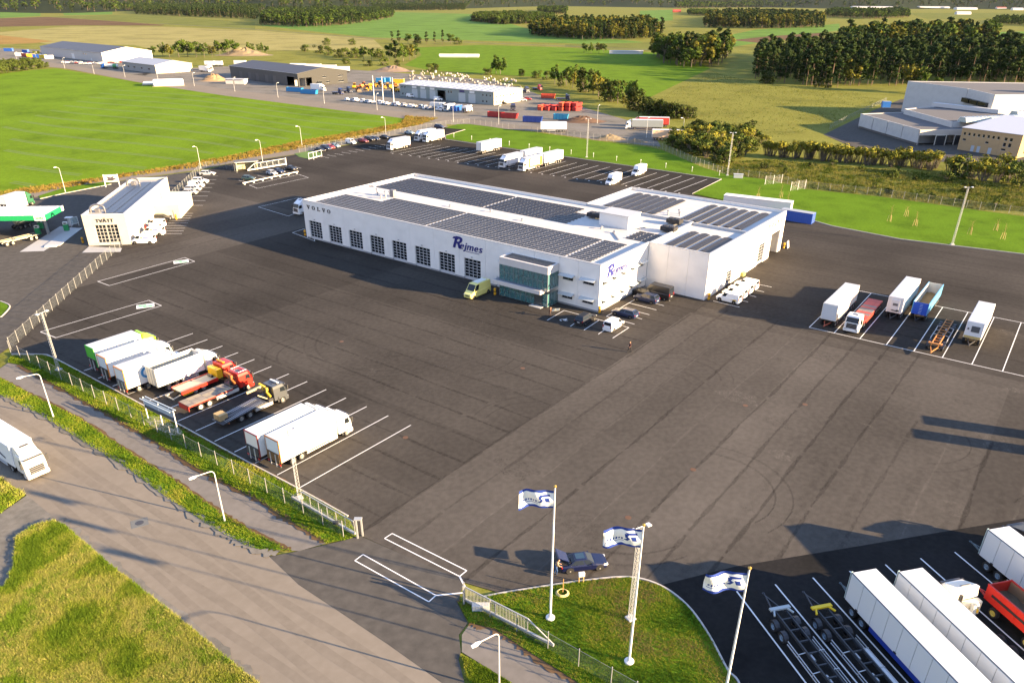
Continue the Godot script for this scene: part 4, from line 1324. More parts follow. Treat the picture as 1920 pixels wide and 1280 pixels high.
func build_far_buildings() -> void:
	var white_metal := mat(0.66, 0.64, 0.6, 0.6)
	var slate := mat(0.06, 0.068, 0.082, 0.6)
	var gate := mat(0.7, 0.7, 0.68, 0.5)
	hall("warehouse", "long white warehouse with a dark blue-grey roof and pale gable", V(-453.68, 0, -798.84), 131.0, 134.0, 44.0, 7.4, 11.2, mat(0.5, 0.47, 0.43, 0.7), mat(0.72, 0.69, 0.63, 0.7), slate, [[70, 76, -0.1, 4.5, 1], [95, 98, 4.6, 5.6, 0], [100, 103, 4.6, 5.6, 0], [110, 112, 0, 2.2, 1]], [], gate)
	hall("store_hall", "low beige hall with a light grey roof and two white gates in its gable", V(-302.59, 0, -639.11), 131.5, 54.0, 28.5, 5.6, 8.2, mat(0.3, 0.29, 0.27, 0.8), mat(0.58, 0.5, 0.38, 0.8), mat(0.34, 0.36, 0.38, 0.6), [[8, 11, 2.0, 3.2, 0], [18, 21, 2.0, 3.2, 0], [30, 33, 2.0, 3.2, 0], [42, 45, 2.0, 3.2, 0]], [[9.5, 14.0, -0.1, 4.5, 1], [18.0, 22.5, -0.1, 4.5, 1]], gate)
	hall("dark_hall", "charcoal metal-clad hall with a row of dark gates and an open corner bay", V(-197.92, 0, -574.91), 134.0, 87.0, 37.0, 7.6, 10.2, mat(0.035, 0.042, 0.052, 0.55), mat(0.018, 0.019, 0.018, 0.7), mat(0.04, 0.042, 0.05, 0.6), [[12, 16.5, -0.1, 4.8, 1], [24, 28.5, -0.1, 4.8, 1], [34, 38.5, -0.1, 4.8, 1], [46, 50.5, -0.1, 4.8, 1], [56, 60.5, -0.1, 4.8, 1], [74, 86.0, -0.1, 5.4, 2]], [[1.0, 10.0, -0.1, 5.0, 2], [13, 17, 1.0, 2.4, 0], [18, 21, 4.3, 5.4, 0], [20, 23, 1.0, 2.2, 0], [30, 33.5, 4.3, 5.4, 0], [30, 34, 1.0, 2.2, 0]], mat(0.05, 0.058, 0.07, 0.5))
	var gr := mat(0.23, 0.27, 0.26, 0.7)
	var wk := hall("machine_workshop", "grey-green workshop with white gates and small square windows under a striped roof", V(-64.88, 0, -466.19), 126.5, 68.0, 25.5, 6.3, 7.6, gr, mat(0.56, 0.53, 0.4, 0.8), mat(0.35, 0.37, 0.39, 0.5), [[9, 13.5, -0.1, 4.6, 1], [15.5, 20, -0.1, 4.6, 1], [22.5, 27, -0.1, 4.6, 1], [28.5, 34.5, -0.1, 5.0, 2], [43.5, 48.5, -0.1, 4.6, 1], [50.5, 55.5, -0.1, 4.6, 1], [1, 2, 4.6, 5.5, 0], [3.4, 4.4, 4.6, 5.5, 0], [36, 37, 4.0, 5.2, 0], [38, 39, 4.0, 5.2, 0], [60, 61, 4.0, 5.0, 0], [62.5, 63.5, 4.0, 5.0, 0], [65, 66, 4.0, 5.0, 0], [60, 61, 0.9, 2.0, 0], [62.5, 63.5, 0.9, 2.0, 0], [1.5, 2.5, 0.9, 2.0, 0], [4, 5, 0.9, 2.0, 0]], [[2, 3, 3.6, 4.6, 0], [5, 6, 3.6, 4.6, 0], [8, 9, 3.6, 4.6, 0], [11, 12, 3.6, 4.6, 0], [14, 15, 3.6, 4.6, 0], [17, 18, 3.6, 4.6, 0], [20, 21, 3.6, 4.6, 0], [2, 3, 0.8, 1.9, 0], [5, 6, 0.8, 1.9, 0], [8, 9, 0.8, 1.9, 0]], mat(0.42, 0.46, 0.47, 0.5))
	for i in 14:
		piece(wk, "roof_light", S().hexa([V(2.5 + 4.7 * i, 6.42, -0.6), V(4.4 + 4.7 * i, 6.42, -0.6), V(4.4 + 4.7 * i, 7.5, -11.6), V(2.5 + 4.7 * i, 7.5, -11.6)], [V(2.5 + 4.7 * i, 6.62, -0.6), V(4.4 + 4.7 * i, 6.62, -0.6), V(4.4 + 4.7 * i, 7.78, -11.6), V(2.5 + 4.7 * i, 7.78, -11.6)]), mat(0.52, 0.55, 0.58, 0.3))
	for i in 5:
		var sx: float = [9.5, 16, 23, 44.5, 51.5][i]
		piece(wk, "shop_sign", S().box(V(sx, 4.9, 0.0), V(sx + 3.4, 6.0, 0.08)), mat(0.7, 0.7, 0.68, 0.5) if i != 3 else mat(0.05, 0.04, 0.15, 0.5))
	# the factory on the right
	var F := thing("factory", "pale grey and brick factory with loading docks below the pine wood", "factory building", Vector3.ZERO)
	var pale := concrete(0.5, 0.5, 0.48, 51)
	var tar := mat(0.09, 0.088, 0.088, 0.9)
	var dock := piece(F, "dock_hall", sheet([152.2, -352, 156.6, -306.4, 178.5, -309.0, 173.5, -358.0], 5.5), tar)
	var fa := V(152.2, 0, -352)
	var fb := V(156.6, 0, -306.4)
	for i in 4:
		var a := fa.lerp(fb, i / 4.0 + 0.004)
		var b := fa.lerp(fb, (i + 1) / 4.0 - 0.004)
		piece(dock, "wall_panel", S().beam(a + V(0, 3.3, 0), b + V(0, 3.3, 0), 0.3, 4.9), pale)
	piece(dock, "plinth", S().beam(fa + V(0.5, 0.4, 0), fb + V(0.5, 0.4, 0), 0.3, 0.85), mat(0.12, 0.12, 0.12, 0.9))
	piece(dock, "edge_trim", S().beam(fa + V(0, 5.78, 0), fb + V(0, 5.78, 0), 0.45, 0.14), mat(0.4, 0.41, 0.4, 0.5))
	piece(dock, "back_wall", S().beam(V(152.6, 2.9, -352.2), V(173.4, 2.9, -358.0), 0.3, 5.7), pale)
	var front := S()
	front.beam(V(156.6, 4.7, -306.3), V(178.4, 4.7, -309.0), 0.3, 2.1)
	piece(dock, "dock_fascia", front, mat(0.5, 0.46, 0.4, 0.7))
	piece(dock, "dock_back", S().beam(V(158.0, 1.9, -311.6), V(177.5, 1.9, -313.8), 0.3, 3.8), mat(0.3, 0.33, 0.36, 0.7))
	piece(dock, "side_wall", S().beam(V(157.0, 1.85, -306.8), V(157.6, 1.85, -311.4), 0.3, 3.6), mat(0.42, 0.4, 0.36, 0.7))
	for q in [0.42, 0.78]:
		var c := V(156.6, 0, -306.3).lerp(V(178.4, 0, -309.0), q)
		var gt := piece(dock, "dock_gate", S().box(V(-2.1, 0, -0.5), V(2.1, 3.6, 0.0)), mat(0.02, 0.022, 0.025, 0.7), c + V(0, 0, 0.2), yaw(83))
		piece(gt, "gate_frame", S().box(V(-2.3, 0, 0.0), V(-2.0, 3.8, 0.1)).box(V(2.0, 0, 0.0), V(2.3, 3.8, 0.1)).box(V(-2.0, 3.55, 0.0), V(2.0, 3.8, 0.1)), mat(0.6, 0.58, 0.5, 0.6))
	block(F, "middle_hall", [171.8, -354, 172.7, -314.3, 207, -322, 204, -371], 0.0, 7.6, pale, tar)
	block(F, "tall_hall", [196.5, -408, 207.5, -372, 206, -348, 250, -352, 262, -400], 0.0, 14.2, pale, tar)
	piece(F, "strip_ledge", S().beam(V(190, 8.2, -366), V(206, 8.2, -341), 2.0, 1.6), mat(0.5, 0.5, 0.49, 0.6))
	for i in 18:
		var p := V(205.9, 9.6, -371.4).lerp(V(205.2, 9.6, -349.5), (i + 0.8 * int(i / 6.0)) / 20.0)
		piece(F, "narrow_window", S().box(p + V(-0.6, -0.9, -0.32), p + V(1.6, 0.9, 0.32)), dark_glass())
	piece(F, "roof_cowl", S().lathe(V(232, 13.9, -362), V(0.8, 0, 0.6), PackedVector2Array([Vector2(0.0, -2.2), Vector2(3.6, -2.2), Vector2(3.6, 2.2), Vector2(0.0, 2.2)]), 20), mat(0.7, 0.7, 0.68, 0.5))
	# brick office
	var brick := concrete(0.44, 0.31, 0.17, 53)
	var bo: Vector3 = V(167.84, 0, -297.7)
	var ofc := thing("brick_office", "yellow brick office block with small square windows beside the loading docks", "office building", bo, yaw(146.0))
	var oh := [[15.6, 16.7, 3.2, 4.6], [15.6, 16.7, 5.2, 6.4], [17.4, 18.5, 3.2, 4.6], [17.4, 18.5, 5.2, 6.4], [4.8, 6.0, 0.0, 2.2], [7.0, 8.2, 0.0, 2.2], [11.0, 12.3, 0.0, 2.2]]
	for i in 8:
		oh.append([0.8 + 1.75 * i, 1.7 + 1.75 * i, 5.3, 6.4])
	oh.append_array([[1.0, 2.3, 3.4, 4.2], [9.3, 10.6, 3.4, 4.2], [15.4, 17.0, 1.8, 2.6]])
	wall_row(ofc, [0.0, 7.2, 14.3, 21.5], 0.0, 7.8, oh, brick, Vector3.ZERO, 0.0)
	for h in oh:
		if h[2] < 0.5:
			piece(ofc, "door", S().box(V(h[0], 0, -0.16), V(h[1], 2.2, -0.08)), mat(0.4, 0.45, 0.5, 0.5))
		else:
			window_in(ofc, h, Vector3.ZERO, 0.0, mat(0.66, 0.66, 0.64, 0.5))
	wall_row(ofc, [0.0, 10.0, 20.0, 30.0], 0.0, 7.8, [[4, 5.4, 1.2, 2.6], [8, 9.4, 1.2, 2.6]], brick, V(21.5, 0, 0), PI / 2)
	wall_row(ofc, [0.0, 10.0, 20.0, 30.0], 0.0, 7.8, [], brick, V(0, 0, -30), -PI / 2)
	piece(ofc, "roof", S().hexa([V(-0.3, 7.8, 0.3), V(21.8, 7.8, 0.3), V(21.8, 7.8, -30), V(-0.3, 7.8, -30)], [V(-0.3, 7.95, 0.3), V(21.8, 7.95, 0.3), V(21.8, 10.2, -30), V(-0.3, 10.2, -30)]), mat(0.42, 0.44, 0.47, 0.5))
	# glazed roof ridges between the halls
	for q in [[V(176, 7.6, -314), V(203, 7.6, -322), 1], [V(203, 8.4, -326), V(240, 8.4, -337), 2]]:
		var a: Vector3 = q[0]
		var b: Vector3 = q[1]
		var d := (b - a).normalized()
		var n := V(-d.z, 0, d.x)
		var rid := thing("glass_roof_ridge", "long glazed roof ridge with white bars %s" % ("over the brick office end" if q[2] == 1 else "below the tall blank hall"), "roof light", a, 0)
		var core := S()
		core.loft([[-n * 2.2, n * 2.2, n * 1.4 + V(0, 1.7, 0), -n * 1.4 + V(0, 1.7, 0)], [b - a - n * 2.2, b - a + n * 2.2, b - a + n * 1.4 + V(0, 1.7, 0), b - a - n * 1.4 + V(0, 1.7, 0)]], true)
		piece(rid, "glazing", core, mat(0.35, 0.42, 0.4, 0.1))
		var len := (b - a).length()
		var k := 0.0
		while k < len:
			var p := d * k
			piece(rid, "bar", S().tube([p - n * 2.25, p - n * 1.42 + V(0, 1.74, 0), p + n * 1.42 + V(0, 1.74, 0), p + n * 2.25], 0.1, 5), mat(0.72, 0.72, 0.7, 0.5))
			k += 2.0
	# white hall right of the office roof, far houses
	var far_white := mat(0.62, 0.62, 0.6, 0.7)
	var red := mat(0.3, 0.05, 0.03, 0.8)
	var spec := [
		[V(-2009, 0, -4240), 100.0, 18.0, 9.0, 4.5, 8.0, "white farmhouse with a red roof at the edge of the far wood", "farmhouse"],
		[V(-2069, 0, -4467), 100.0, 30.0, 12.0, 4.0, 7.5, "white farm barn beside the far farmhouse", "barn"],
		[V(-70.69, 0, -793.11), 92.0, 26.0, 2.6, 1.4, 2.6, "row of white plastic-wrapped hay bales lying on the green field", "hay bales"],
		[V(-57.01, 0, -793.97), 92.0, 24.0, 2.6, 1.4, 2.6, "second row of white-wrapped hay bales lying end to end with the first", "hay bales"],
		[V(98.27, 0, -851.76), 92.0, 34.0, 3.0, 2.6, 3.2, "low grey trackside hut by the railway beyond the field", "hut"],
		[V(2025, 0, -5094), 95.0, 230.0, 60.0, 14.0, 17.0, "long white warehouse in the distant town", "warehouse"],
		[V(2813, 0, -6475), 92.0, 260.0, 70.0, 14.0, 18.0, "white factory hall behind the long warehouse in the distant town", "warehouse"],
		[V(2738, 0, -5762), 92.0, 200.0, 60.0, 11.0, 14.0, "wide white shed right of the long warehouse in the distant town", "warehouse"],
		[V(2698, 0, -5196), 94.0, 120.0, 50.0, 10.0, 13.0, "pale shed before the distant town's houses", "warehouse"],
		[V(1776.54, 0, -3413), 95.0, 55.0, 24.0, 7.0, 11.0, "white round-roofed barn on the pale field before the town", "barn"],
		[V(3184, 0, -5627), 95.0, 60.0, 30.0, 8.0, 13.0, "cluster house with a red roof in the distant town", "house"],
		[V(2946, 0, -5037), 95.0, 60.0, 30.0, 8.0, 13.0, "white house at the distant town's edge", "house"],
		[V(155.38, 0, -11497), 92.0, 150.0, 60.0, 9.0, 12.0, "grey shed far beyond the middle fields", "shed"],
		[V(681.9, 0, -3648), 92.0, 34.0, 14.0, 6.0, 11.0, "red barn before the far tree line", "barn"]]
	for q in spec:
		hall(q[7].replace(" ", "_"), q[6], q[0], q[1], q[2], q[3], q[4], q[5], far_white if not "red barn" in q[6] else red, far_white if not "red barn" in q[6] else red, (red if "red" in q[6] else mat(0.4, 0.4, 0.4, 0.7)) if not "bales" in q[6] else far_white, [], [], far_white)
	# site huts and small things of the estate
	hall("site_hut", "white site hut with a dark door beside the charcoal hall", V(-187.17, 0, -531.74), 100.0, 13.0, 5.0, 2.8, 2.95, mat(0.62, 0.6, 0.55, 0.7), mat(0.62, 0.6, 0.55, 0.7), mat(0.4, 0.4, 0.4, 0.7), [[5, 6, -0.1, 2.1, 1]], [], mat(0.05, 0.05, 0.05, 0.6))
	hall("electric_hut", "small greenish transformer hut by the back sliding gate", V(-89.38, 0, -251.09), 66.0, 6.6, 3.4, 2.7, 2.9, mat(0.42, 0.4, 0.25, 0.8), mat(0.42, 0.4, 0.25, 0.8), mat(0.1, 0.105, 0.11, 0.7), [], [], gate)

# ------------------------------------------------------------ vehicles
# Trucks and trailers: local +x forwards, origin on the ground at the middle of the rear end. Cars: origin at the middle.

func wheel(parent: Node, x: float, z: float, r := 0.5, w := 0.32, rim_m: Material = null) -> void:
	var s := signf(z)
	var key := "tyre%.2f%.2f%d" % [r, w, s]
	if not meshes.has(key):
		meshes[key] = S().lathe(Vector3.ZERO, V(0, 0, s), PackedVector2Array([Vector2(r * 0.6, -w), Vector2(r * 0.93, -w), Vector2(r, -w * 0.85), Vector2(r, -w * 0.15), Vector2(r * 0.93, 0.0), Vector2(r * 0.62, 0.0), Vector2(r * 0.6, -0.03)]), 16).mesh()
		meshes[key + "rim"] = S().lathe(Vector3.ZERO, V(0, 0, s), PackedVector2Array([Vector2(r * 0.61, -0.02), Vector2(r * 0.5, -0.1), Vector2(r * 0.3, -0.08), Vector2(r * 0.26, 0.02), Vector2(0.0, 0.03)]), 14).mesh()
	var o := piece(parent, "wheel", meshes[key], mat(0.013, 0.013, 0.014, 0.85), V(x, r, z))
	piece(o, "rim", meshes[key + "rim"], rim_m if rim_m else mat(0.36, 0.34, 0.3, 0.45, 0.5))

func axle(parent: Node, x: float, r := 0.5, half := 1.24, rim_m: Material = null, w := 0.36) -> void:
	for s in [-1.0, 1.0]:
		wheel(parent, x, s * half, r, w, rim_m)

# a lorry cab between x and x + 2.3
func cab(t: Node, x: float, m: Material, tall := 3.05, defl := 3.9, low_m: Material = null, glass: Material = null) -> void:
	var w := 1.22
	var ring := func(y: float, f: float, hw: float, ch: float) -> Array:
		return [V(x, y, hw), V(x + f - ch, y, hw), V(x + f, y, hw - ch * 0.8), V(x + f, y, -hw + ch * 0.8), V(x + f - ch, y, -hw), V(x, y, -hw)]
	var s := S()
	s.loft([ring.call(0.85, 2.24, w, 0.22), ring.call(1.25, 2.3, w, 0.26), ring.call(1.9, 2.24, w, 0.26), ring.call(tall - 0.4, 1.98, w - 0.03, 0.26), ring.call(tall - 0.05, 1.75, w - 0.1, 0.26), ring.call(tall, 1.5, w - 0.2, 0.2)], true)
	var body := piece(t, "cab", s, m)
	var g := glass if glass else dark_glass()
	var yb := 1.95
	var yt := tall - 0.42
	piece(body, "windscreen", S().hexa([V(x + 2.2, yb, w - 0.2), V(x + 2.262, yb, w - 0.2), V(x + 2.262, yb, -w + 0.2), V(x + 2.2, yb, -w + 0.2)], [V(x + 1.95, yt, w - 0.24), V(x + 2.01, yt, w - 0.24), V(x + 2.01, yt, -w + 0.24), V(x + 1.95, yt, -w + 0.24)]), g)
	for q in [-1.0, 1.0]:
		piece(body, "side_window", S().prism(PackedVector2Array([Vector2(x + 1.05, yb - 0.05), Vector2(x + 1.9, yb - 0.15), Vector2(x + 1.72, yt - 0.06), Vector2(x + 1.1, yt - 0.06)]), q * (w - 0.03) - 0.04, q * (w - 0.03) + 0.04), g)
		piece(body, "mirror", S().boxc(V(x + 2.12, 2.25, q * (w + 0.2)), V(0.16, 0.75, 0.22)), mat(0.03, 0.03, 0.03, 0.5))
		piece(body, "headlight", S().boxc(V(x + 2.29, 0.78, q * 0.9), V(0.08, 0.22, 0.42)), mat(0.6, 0.6, 0.58, 0.15))
		piece(body, "step", S().boxc(V(x + 1.75, 0.62, q * (w - 0.08)), V(0.6, 0.5, 0.16)), low_m if low_m else m)
	piece(body, "grille", S().box(V(x + 2.22, 0.92, -0.82), V(x + 2.325, 1.78, 0.82)), mat(0.025, 0.026, 0.028, 0.4))
	for k in 3:
		piece(body, "grille_bar", S().box(V(x + 2.3, 1.08 + 0.24 * k, -0.8), V(x + 2.34, 1.13 + 0.24 * k, 0.8)), mat(0.4, 0.4, 0.4, 0.3, 0.6))
	piece(body, "bumper", S().bevel(V(x + 1.95, 0.35, -1.23), V(x + 2.33, 0.88, 1.23), 0.07), low_m if low_m else m)
	piece(body, "sun_visor", S().boxc(V(x + 2.06, tall - 0.3, 0), V(0.2, 0.16, 2.1)), mat(0.05, 0.05, 0.055, 0.3))
	if defl > tall + 0.2:
		piece(body, "roof_deflector", S().hexa([V(x + 0.02, tall - 0.02, 1.1), V(x + 1.55, tall - 0.02, 1.0), V(x + 1.55, tall - 0.02, -1.0), V(x + 0.02, tall - 0.02, -1.1)], [V(x + 0.02, defl, 1.06), V(x + 0.35, defl - 0.02, 0.98), V(x + 0.35, defl - 0.02, -0.98), V(x + 0.02, defl, -1.06)]), m)
		piece(body, "roof_hatch", S().hexa([V(x + 0.42, defl - 0.06, 0.5), V(x + 0.62, defl - 0.2, 0.5), V(x + 0.62, defl - 0.2, -0.5), V(x + 0.42, defl - 0.06, -0.5)], [V(x + 0.45, defl - 0.02, 0.5), V(x + 0.65, defl - 0.16, 0.5), V(x + 0.65, defl - 0.16, -0.5), V(x + 0.45, defl - 0.02, -0.5)]), mat(0.05, 0.05, 0.055, 0.3))
	else:
		piece(body, "roof_hatch", S().boxc(V(x + 0.8, tall + 0.01, 0), V(0.6, 0.05, 0.8)), mat(0.04, 0.04, 0.05, 0.3))
	wheel(t, x + 1.35, -1.22)
	wheel(t, x + 1.35, 1.22)
	for q in [-1.0, 1.0]:
		piece(t, "mudguard", S().boxc(V(x + 0.62, 0.85, q * 1.05), V(0.2, 0.8, 0.34)), mat(0.03, 0.03, 0.03, 0.7))

func rails(t: Node, x0: float, x1: float, y := 0.9, m: Material = null) -> void:
	var s := S()
	for q in [-0.43, 0.43]:
		s.box(V(x0, y - 0.15, q - 0.05), V(x1, y + 0.13, q + 0.05))
	var x := x0 + 0.3
	while x < x1:
		s.box(V(x, y - 0.1, -0.38), V(x + 0.08, y + 0.08, 0.38))
		x += 1.4
	piece(t, "chassis", s, m if m else mat(0.03, 0.03, 0.032, 0.6))

func side_guard(t: Node, x0: float, x1: float, m: Material) -> void:
	for q in [-1.2, 1.2]:
		var s := S()
		for y in [0.5, 0.8]:
			s.box(V(x0, y, q - 0.03), V(x1, y + 0.14, q + 0.03))
		for x in [x0 + 0.3, x1 - 0.4]:
			s.box(V(x, 0.45, q - 0.05 * signf(q) - 0.03), V(x + 0.08, 1.0, q - 0.05 * signf(q) + 0.03))
		piece(t, "side_guard", s, m)

# a box body with a framed rear
func box_body(t: Node, x0: float, x1: float, y0: float, y1: float, m: Material, rear: Material, frame: Material, roof: Material = null) -> MeshInstance3D:
	var hw := 1.28
	var b := piece(t, "cargo_box", S().bevel(V(x0, y0, -hw), V(x1, y1, hw), 0.03), m)
	piece(b, "roof_sheet", S().box(V(x0 + 0.1, y1, -hw + 0.1), V(x1 - 0.1, y1 + 0.015, hw - 0.1)), roof if roof else mat(0.5, 0.51, 0.51, 0.5))
	for q in [-1.0, 1.0]:
		piece(b, "corner_post", S().box(V(x0 - 0.03, y0 - 0.05, q * (hw - 0.06) - 0.07), V(x0 + 0.1, y1 + 0.01, q * (hw - 0.06) + 0.07)), frame)
	piece(b, "top_rail", S().box(V(x0 - 0.026, y1 - 0.12, -hw + 0.14), V(x0 + 0.08, y1 + 0.008, hw - 0.14)), frame)
	piece(b, "rear_door", S().box(V(x0 - 0.02, y0 + 1.15, -hw + 0.14), V(x0, y1 - 0.14, hw - 0.14)), rear)
	return b

func tail_lift(t: Node, x0: float, y0: float, m: Material) -> void:
	var o := piece(t, "tail_lift", S().box(V(x0 - 0.12, y0 - 0.05, -1.12), V(x0 - 0.02, y0 + 1.12, 1.12)), m)
	for z in [-0.5, 0.5]:
		piece(o, "lift_arm", S().box(V(x0 - 0.2, 0.35, z - 0.06), V(x0 - 0.12, y0 + 1.0, z + 0.06)), mat(0.5, 0.52, 0.53, 0.4, 0.3))
	piece(o, "bumper_bar", S().box(V(x0 - 0.12, 0.42, -1.2), V(x0 + 0.02, 0.58, 1.2)), mat(0.06, 0.06, 0.065, 0.6))
	for z in [-1.05, 1.05]:
		piece(o, "tail_light", S().boxc(V(x0 - 0.08, 0.75, z), V(0.08, 0.16, 0.36)), mat(0.4, 0.02, 0.015, 0.3))

func rigid_truck(label: String, at: Vector3, a: float, box_len: float, cab_m: Material, box_m: Material, rear_m: Material, frame_m: Material, lift_m: Material, group := "", roof: Material = null, top := 4.0) -> Node3D:
	var t := thing("box_truck", label, "truck", at, yaw(a), group)
	box_body(t, 0.0, box_len, 1.05, top, box_m, rear_m, frame_m, roof)
	tail_lift(t, 0.0, 1.05, lift_m)
	rails(t, 0.3, box_len + 1.8)
	cab(t, box_len + 0.35, cab_m, 3.05, minf(top, 3.9))
	axle(t, 1.75, 0.5, 1.24)
	axle(t, 3.05, 0.5, 1.24)
	side_guard(t, 3.8, box_len - 1.3, mat(0.5, 0.49, 0.45, 0.6))
	for q in [-1.0, 1.0]:
		piece(t, "side_locker", S().bevel(V(box_len - 1.25, 0.42, q * 1.02 - 0.22), V(box_len + 0.1, 1.0, q * 1.02 + 0.22), 0.05), mat(0.52, 0.5, 0.45, 0.6))
	return t

func drawbar(t: Node, x: float, m: Material, y := 0.75, len := 2.2) -> void:
	var o := piece(t, "drawbar", S().beam(V(x, y, -0.55), V(x + len - 0.3, y - 0.1, 0), 0.12, 0.14).beam(V(x, y, 0.55), V(x + len - 0.3, y - 0.1, 0), 0.12, 0.14).beam(V(x + len - 0.35, y - 0.1, 0), V(x + len, y - 0.1, 0), 0.1, 0.1), m)
	piece(o, "coupling_ring", S().lathe(V(x + len + 0.08, y - 0.12, 0), Vector3.UP, PackedVector2Array([Vector2(0.06, 0), Vector2(0.13, 0), Vector2(0.13, 0.06), Vector2(0.06, 0.06), Vector2(0.06, 0)]), 10), m)

func box_trailer(label: String, at: Vector3, a: float, L: float, m: Material, front_m: Material, group := "", top := 4.0, bar_m: Material = null, called := "box_trailer") -> Node3D:
	var t := thing(called, label, "trailer", at, yaw(a), group)
	box_body(t, 0.0, L, 1.15, top, m, m, mat(0.45, 0.45, 0.45, 0.5))
	piece(t, "front_panel", S().box(V(L, 1.25, -1.2), V(L + 0.025, top - 0.1, 1.2)), front_m)
	rails(t, 0.3, L - 0.2, 0.95)
	axle(t, 1.4, 0.5, 1.24)
	axle(t, 2.7, 0.5, 1.24)
	axle(t, 4.0, 0.5, 1.24)
	axle(t, L - 1.9, 0.5, 1.24)
	axle(t, L - 0.8, 0.5, 1.24)
	side_guard(t, 4.8, L - 2.7, mat(0.4, 0.4, 0.4, 0.6))
	drawbar(t, L - 0.3, bar_m if bar_m else mat(0.04, 0.04, 0.045, 0.6))
	tail_lift(t, 0.0, 0.9, mat(0.05, 0.05, 0.05, 0.6))
	return t

func skeletal_trailer(label: String, at: Vector3, a: float, L: float, m: Material, head: Material, lockers: bool, called := "chassis_trailer") -> Node3D:
	var t := thing(called, label, "trailer", at, yaw(a))
	var s := S()
	for q in [-0.52, 0.52]:
		s.box(V(0, 1.0, q - 0.06), V(L, 1.28, q + 0.06))
	piece(t, "main_rail", s, m)
	var x := 0.2
	while x < L:
		piece(t, "cross_member", S().box(V(x, 1.05, -0.46), V(x + 0.12, 1.22, 0.46)), m)
		x += 1.35
	for ax in [1.2, 2.5, L - 2.6, L - 1.2]:
		axle(t, ax, 0.5, 1.24, mat(0.2, 0.28, 0.36, 0.4, 0.4))
		for q in [-1.0, 1.0]:
			var f := S()
			for i in 6:
				var p := PI * i / 6.0
				var e := PI * (i + 1) / 6.0
				f.quad(V(ax + cos(p) * 0.58, 0.5 + sin(p) * 0.58, q * 1.05 - 0.22), V(ax + cos(p) * 0.58, 0.5 + sin(p) * 0.58, q * 1.05 + 0.22), V(ax + cos(e) * 0.58, 0.5 + sin(e) * 0.58, q * 1.05 + 0.22), V(ax + cos(e) * 0.58, 0.5 + sin(e) * 0.58, q * 1.05 - 0.22))
			piece(t, "mudguard", f, mat(0.035, 0.035, 0.038, 0.5))
	for q in [-1.22, 1.22]:
		var g := S()
		for y in [0.62, 0.95]:
			g.beam(V(3.4, y, q), V(L - 3.5, y, q), 0.05, 0.1)
		var k := 3.6
		while k < L - 3.5:
			g.beam(V(k, 0.62, q), V(k, 1.05, q), 0.06, 0.06)
			g.beam(V(k, 1.02, q), V(k, 1.1, signf(q) * 0.55), 0.06, 0.06)
			k += 2.1
		piece(t, "side_guard", g, mat(0.55, 0.56, 0.57, 0.4, 0.5))
	if lockers:
		piece(t, "side_locker", S().bevel(V(3.6, 0.55, 0.8), V(L - 5.0, 1.0, 1.18), 0.04), mat(0.58, 0.58, 0.58, 0.45))
	for k in 3:
		piece(t, "air_tank", S().bar(V(4.2 + 2.4 * k, 0.95, -0.25), V(5.0 + 2.4 * k, 0.95, -0.25), 0.15), mat(0.5, 0.5, 0.5, 0.4, 0.4))
	piece(t, "headboard", S().box(V(L - 0.25, 1.28, -1.0), V(L + 0.1, 1.45, 1.0)).beam(V(L - 0.8, 1.3, -0.95), V(L, 1.36, -0.55), 0.14).beam(V(L - 0.8, 1.3, 0.95), V(L, 1.36, 0.55), 0.14), head)
	drawbar(t, L - 0.1, m, 0.85, 2.6)
	return t

# an open tipper body
func tipper_body(t: Node, x0: float, x1: float, y0: float, y1: float, side_m: Material, in_m: Material, front_m: Material, cargo_m: Material, cargo_h: float) -> void:
	var hw := 1.27
	for q in [-1.0, 1.0]:
		var o := piece(t, "side_wall", S().box(V(x0, y0, q * (hw - 0.04) - 0.04), V(x1, y1, q * (hw - 0.04) + 0.04)), side_m)
		piece(o, "inner_sheet", S().box(V(x0 + 0.1, y0 + 0.1, q * (hw - 0.1) - 0.02), V(x1 - 0.1, y1 - 0.06, q * (hw - 0.1) + 0.018)), in_m)
		piece(o, "top_edge", S().box(V(x0 - 0.02, y1, q * (hw - 0.04) - 0.07), V(x1 + 0.02, y1 + 0.09, q * (hw - 0.04) + 0.07)), side_m)
		var x := x0 + 0.8
		while x < x1:
			piece(o, "rib", S().box(V(x, y0, q * hw - 0.03), V(x + 0.12, y1, q * hw + 0.035)), side_m)
			x += 1.7
	piece(t, "floor", S().box(V(x0, y0, -hw + 0.08), V(x1, y0 + 0.12, hw - 0.08)), in_m)
	piece(t, "front_wall", S().box(V(x1 - 0.08, y0, -hw + 0.085), V(x1 + 0.02, y1 + 0.05, hw - 0.085)), front_m)
	piece(t, "tail_gate", S().box(V(x0 - 0.02, y0, -hw + 0.085), V(x0 + 0.08, y1, hw - 0.085)), in_m)
	if cargo_h > 0.0:
		var s := S()
		var nx := 14
		var nz := 6
		var f := noise(0.6, FastNoiseLite.TYPE_SIMPLEX_SMOOTH, 3, 8)
		for i in nx:
			for j in nz:
				var c := []
				for d in [[0, 0], [0, 1], [1, 1], [1, 0]]:
					var px := lerpf(x0 + 0.1, x1 - 0.1, float(i + d[0]) / nx)
					var pz := lerpf(-hw + 0.12, hw - 0.12, float(j + d[1]) / nz)
					c.append(V(px, y0 + cargo_h + 0.25 * f.get_noise_2d(px * 2.0, pz * 2.0), pz))
				s.quad(c[0], c[1], c[2], c[3])
		piece(t, "load", s, cargo_m)

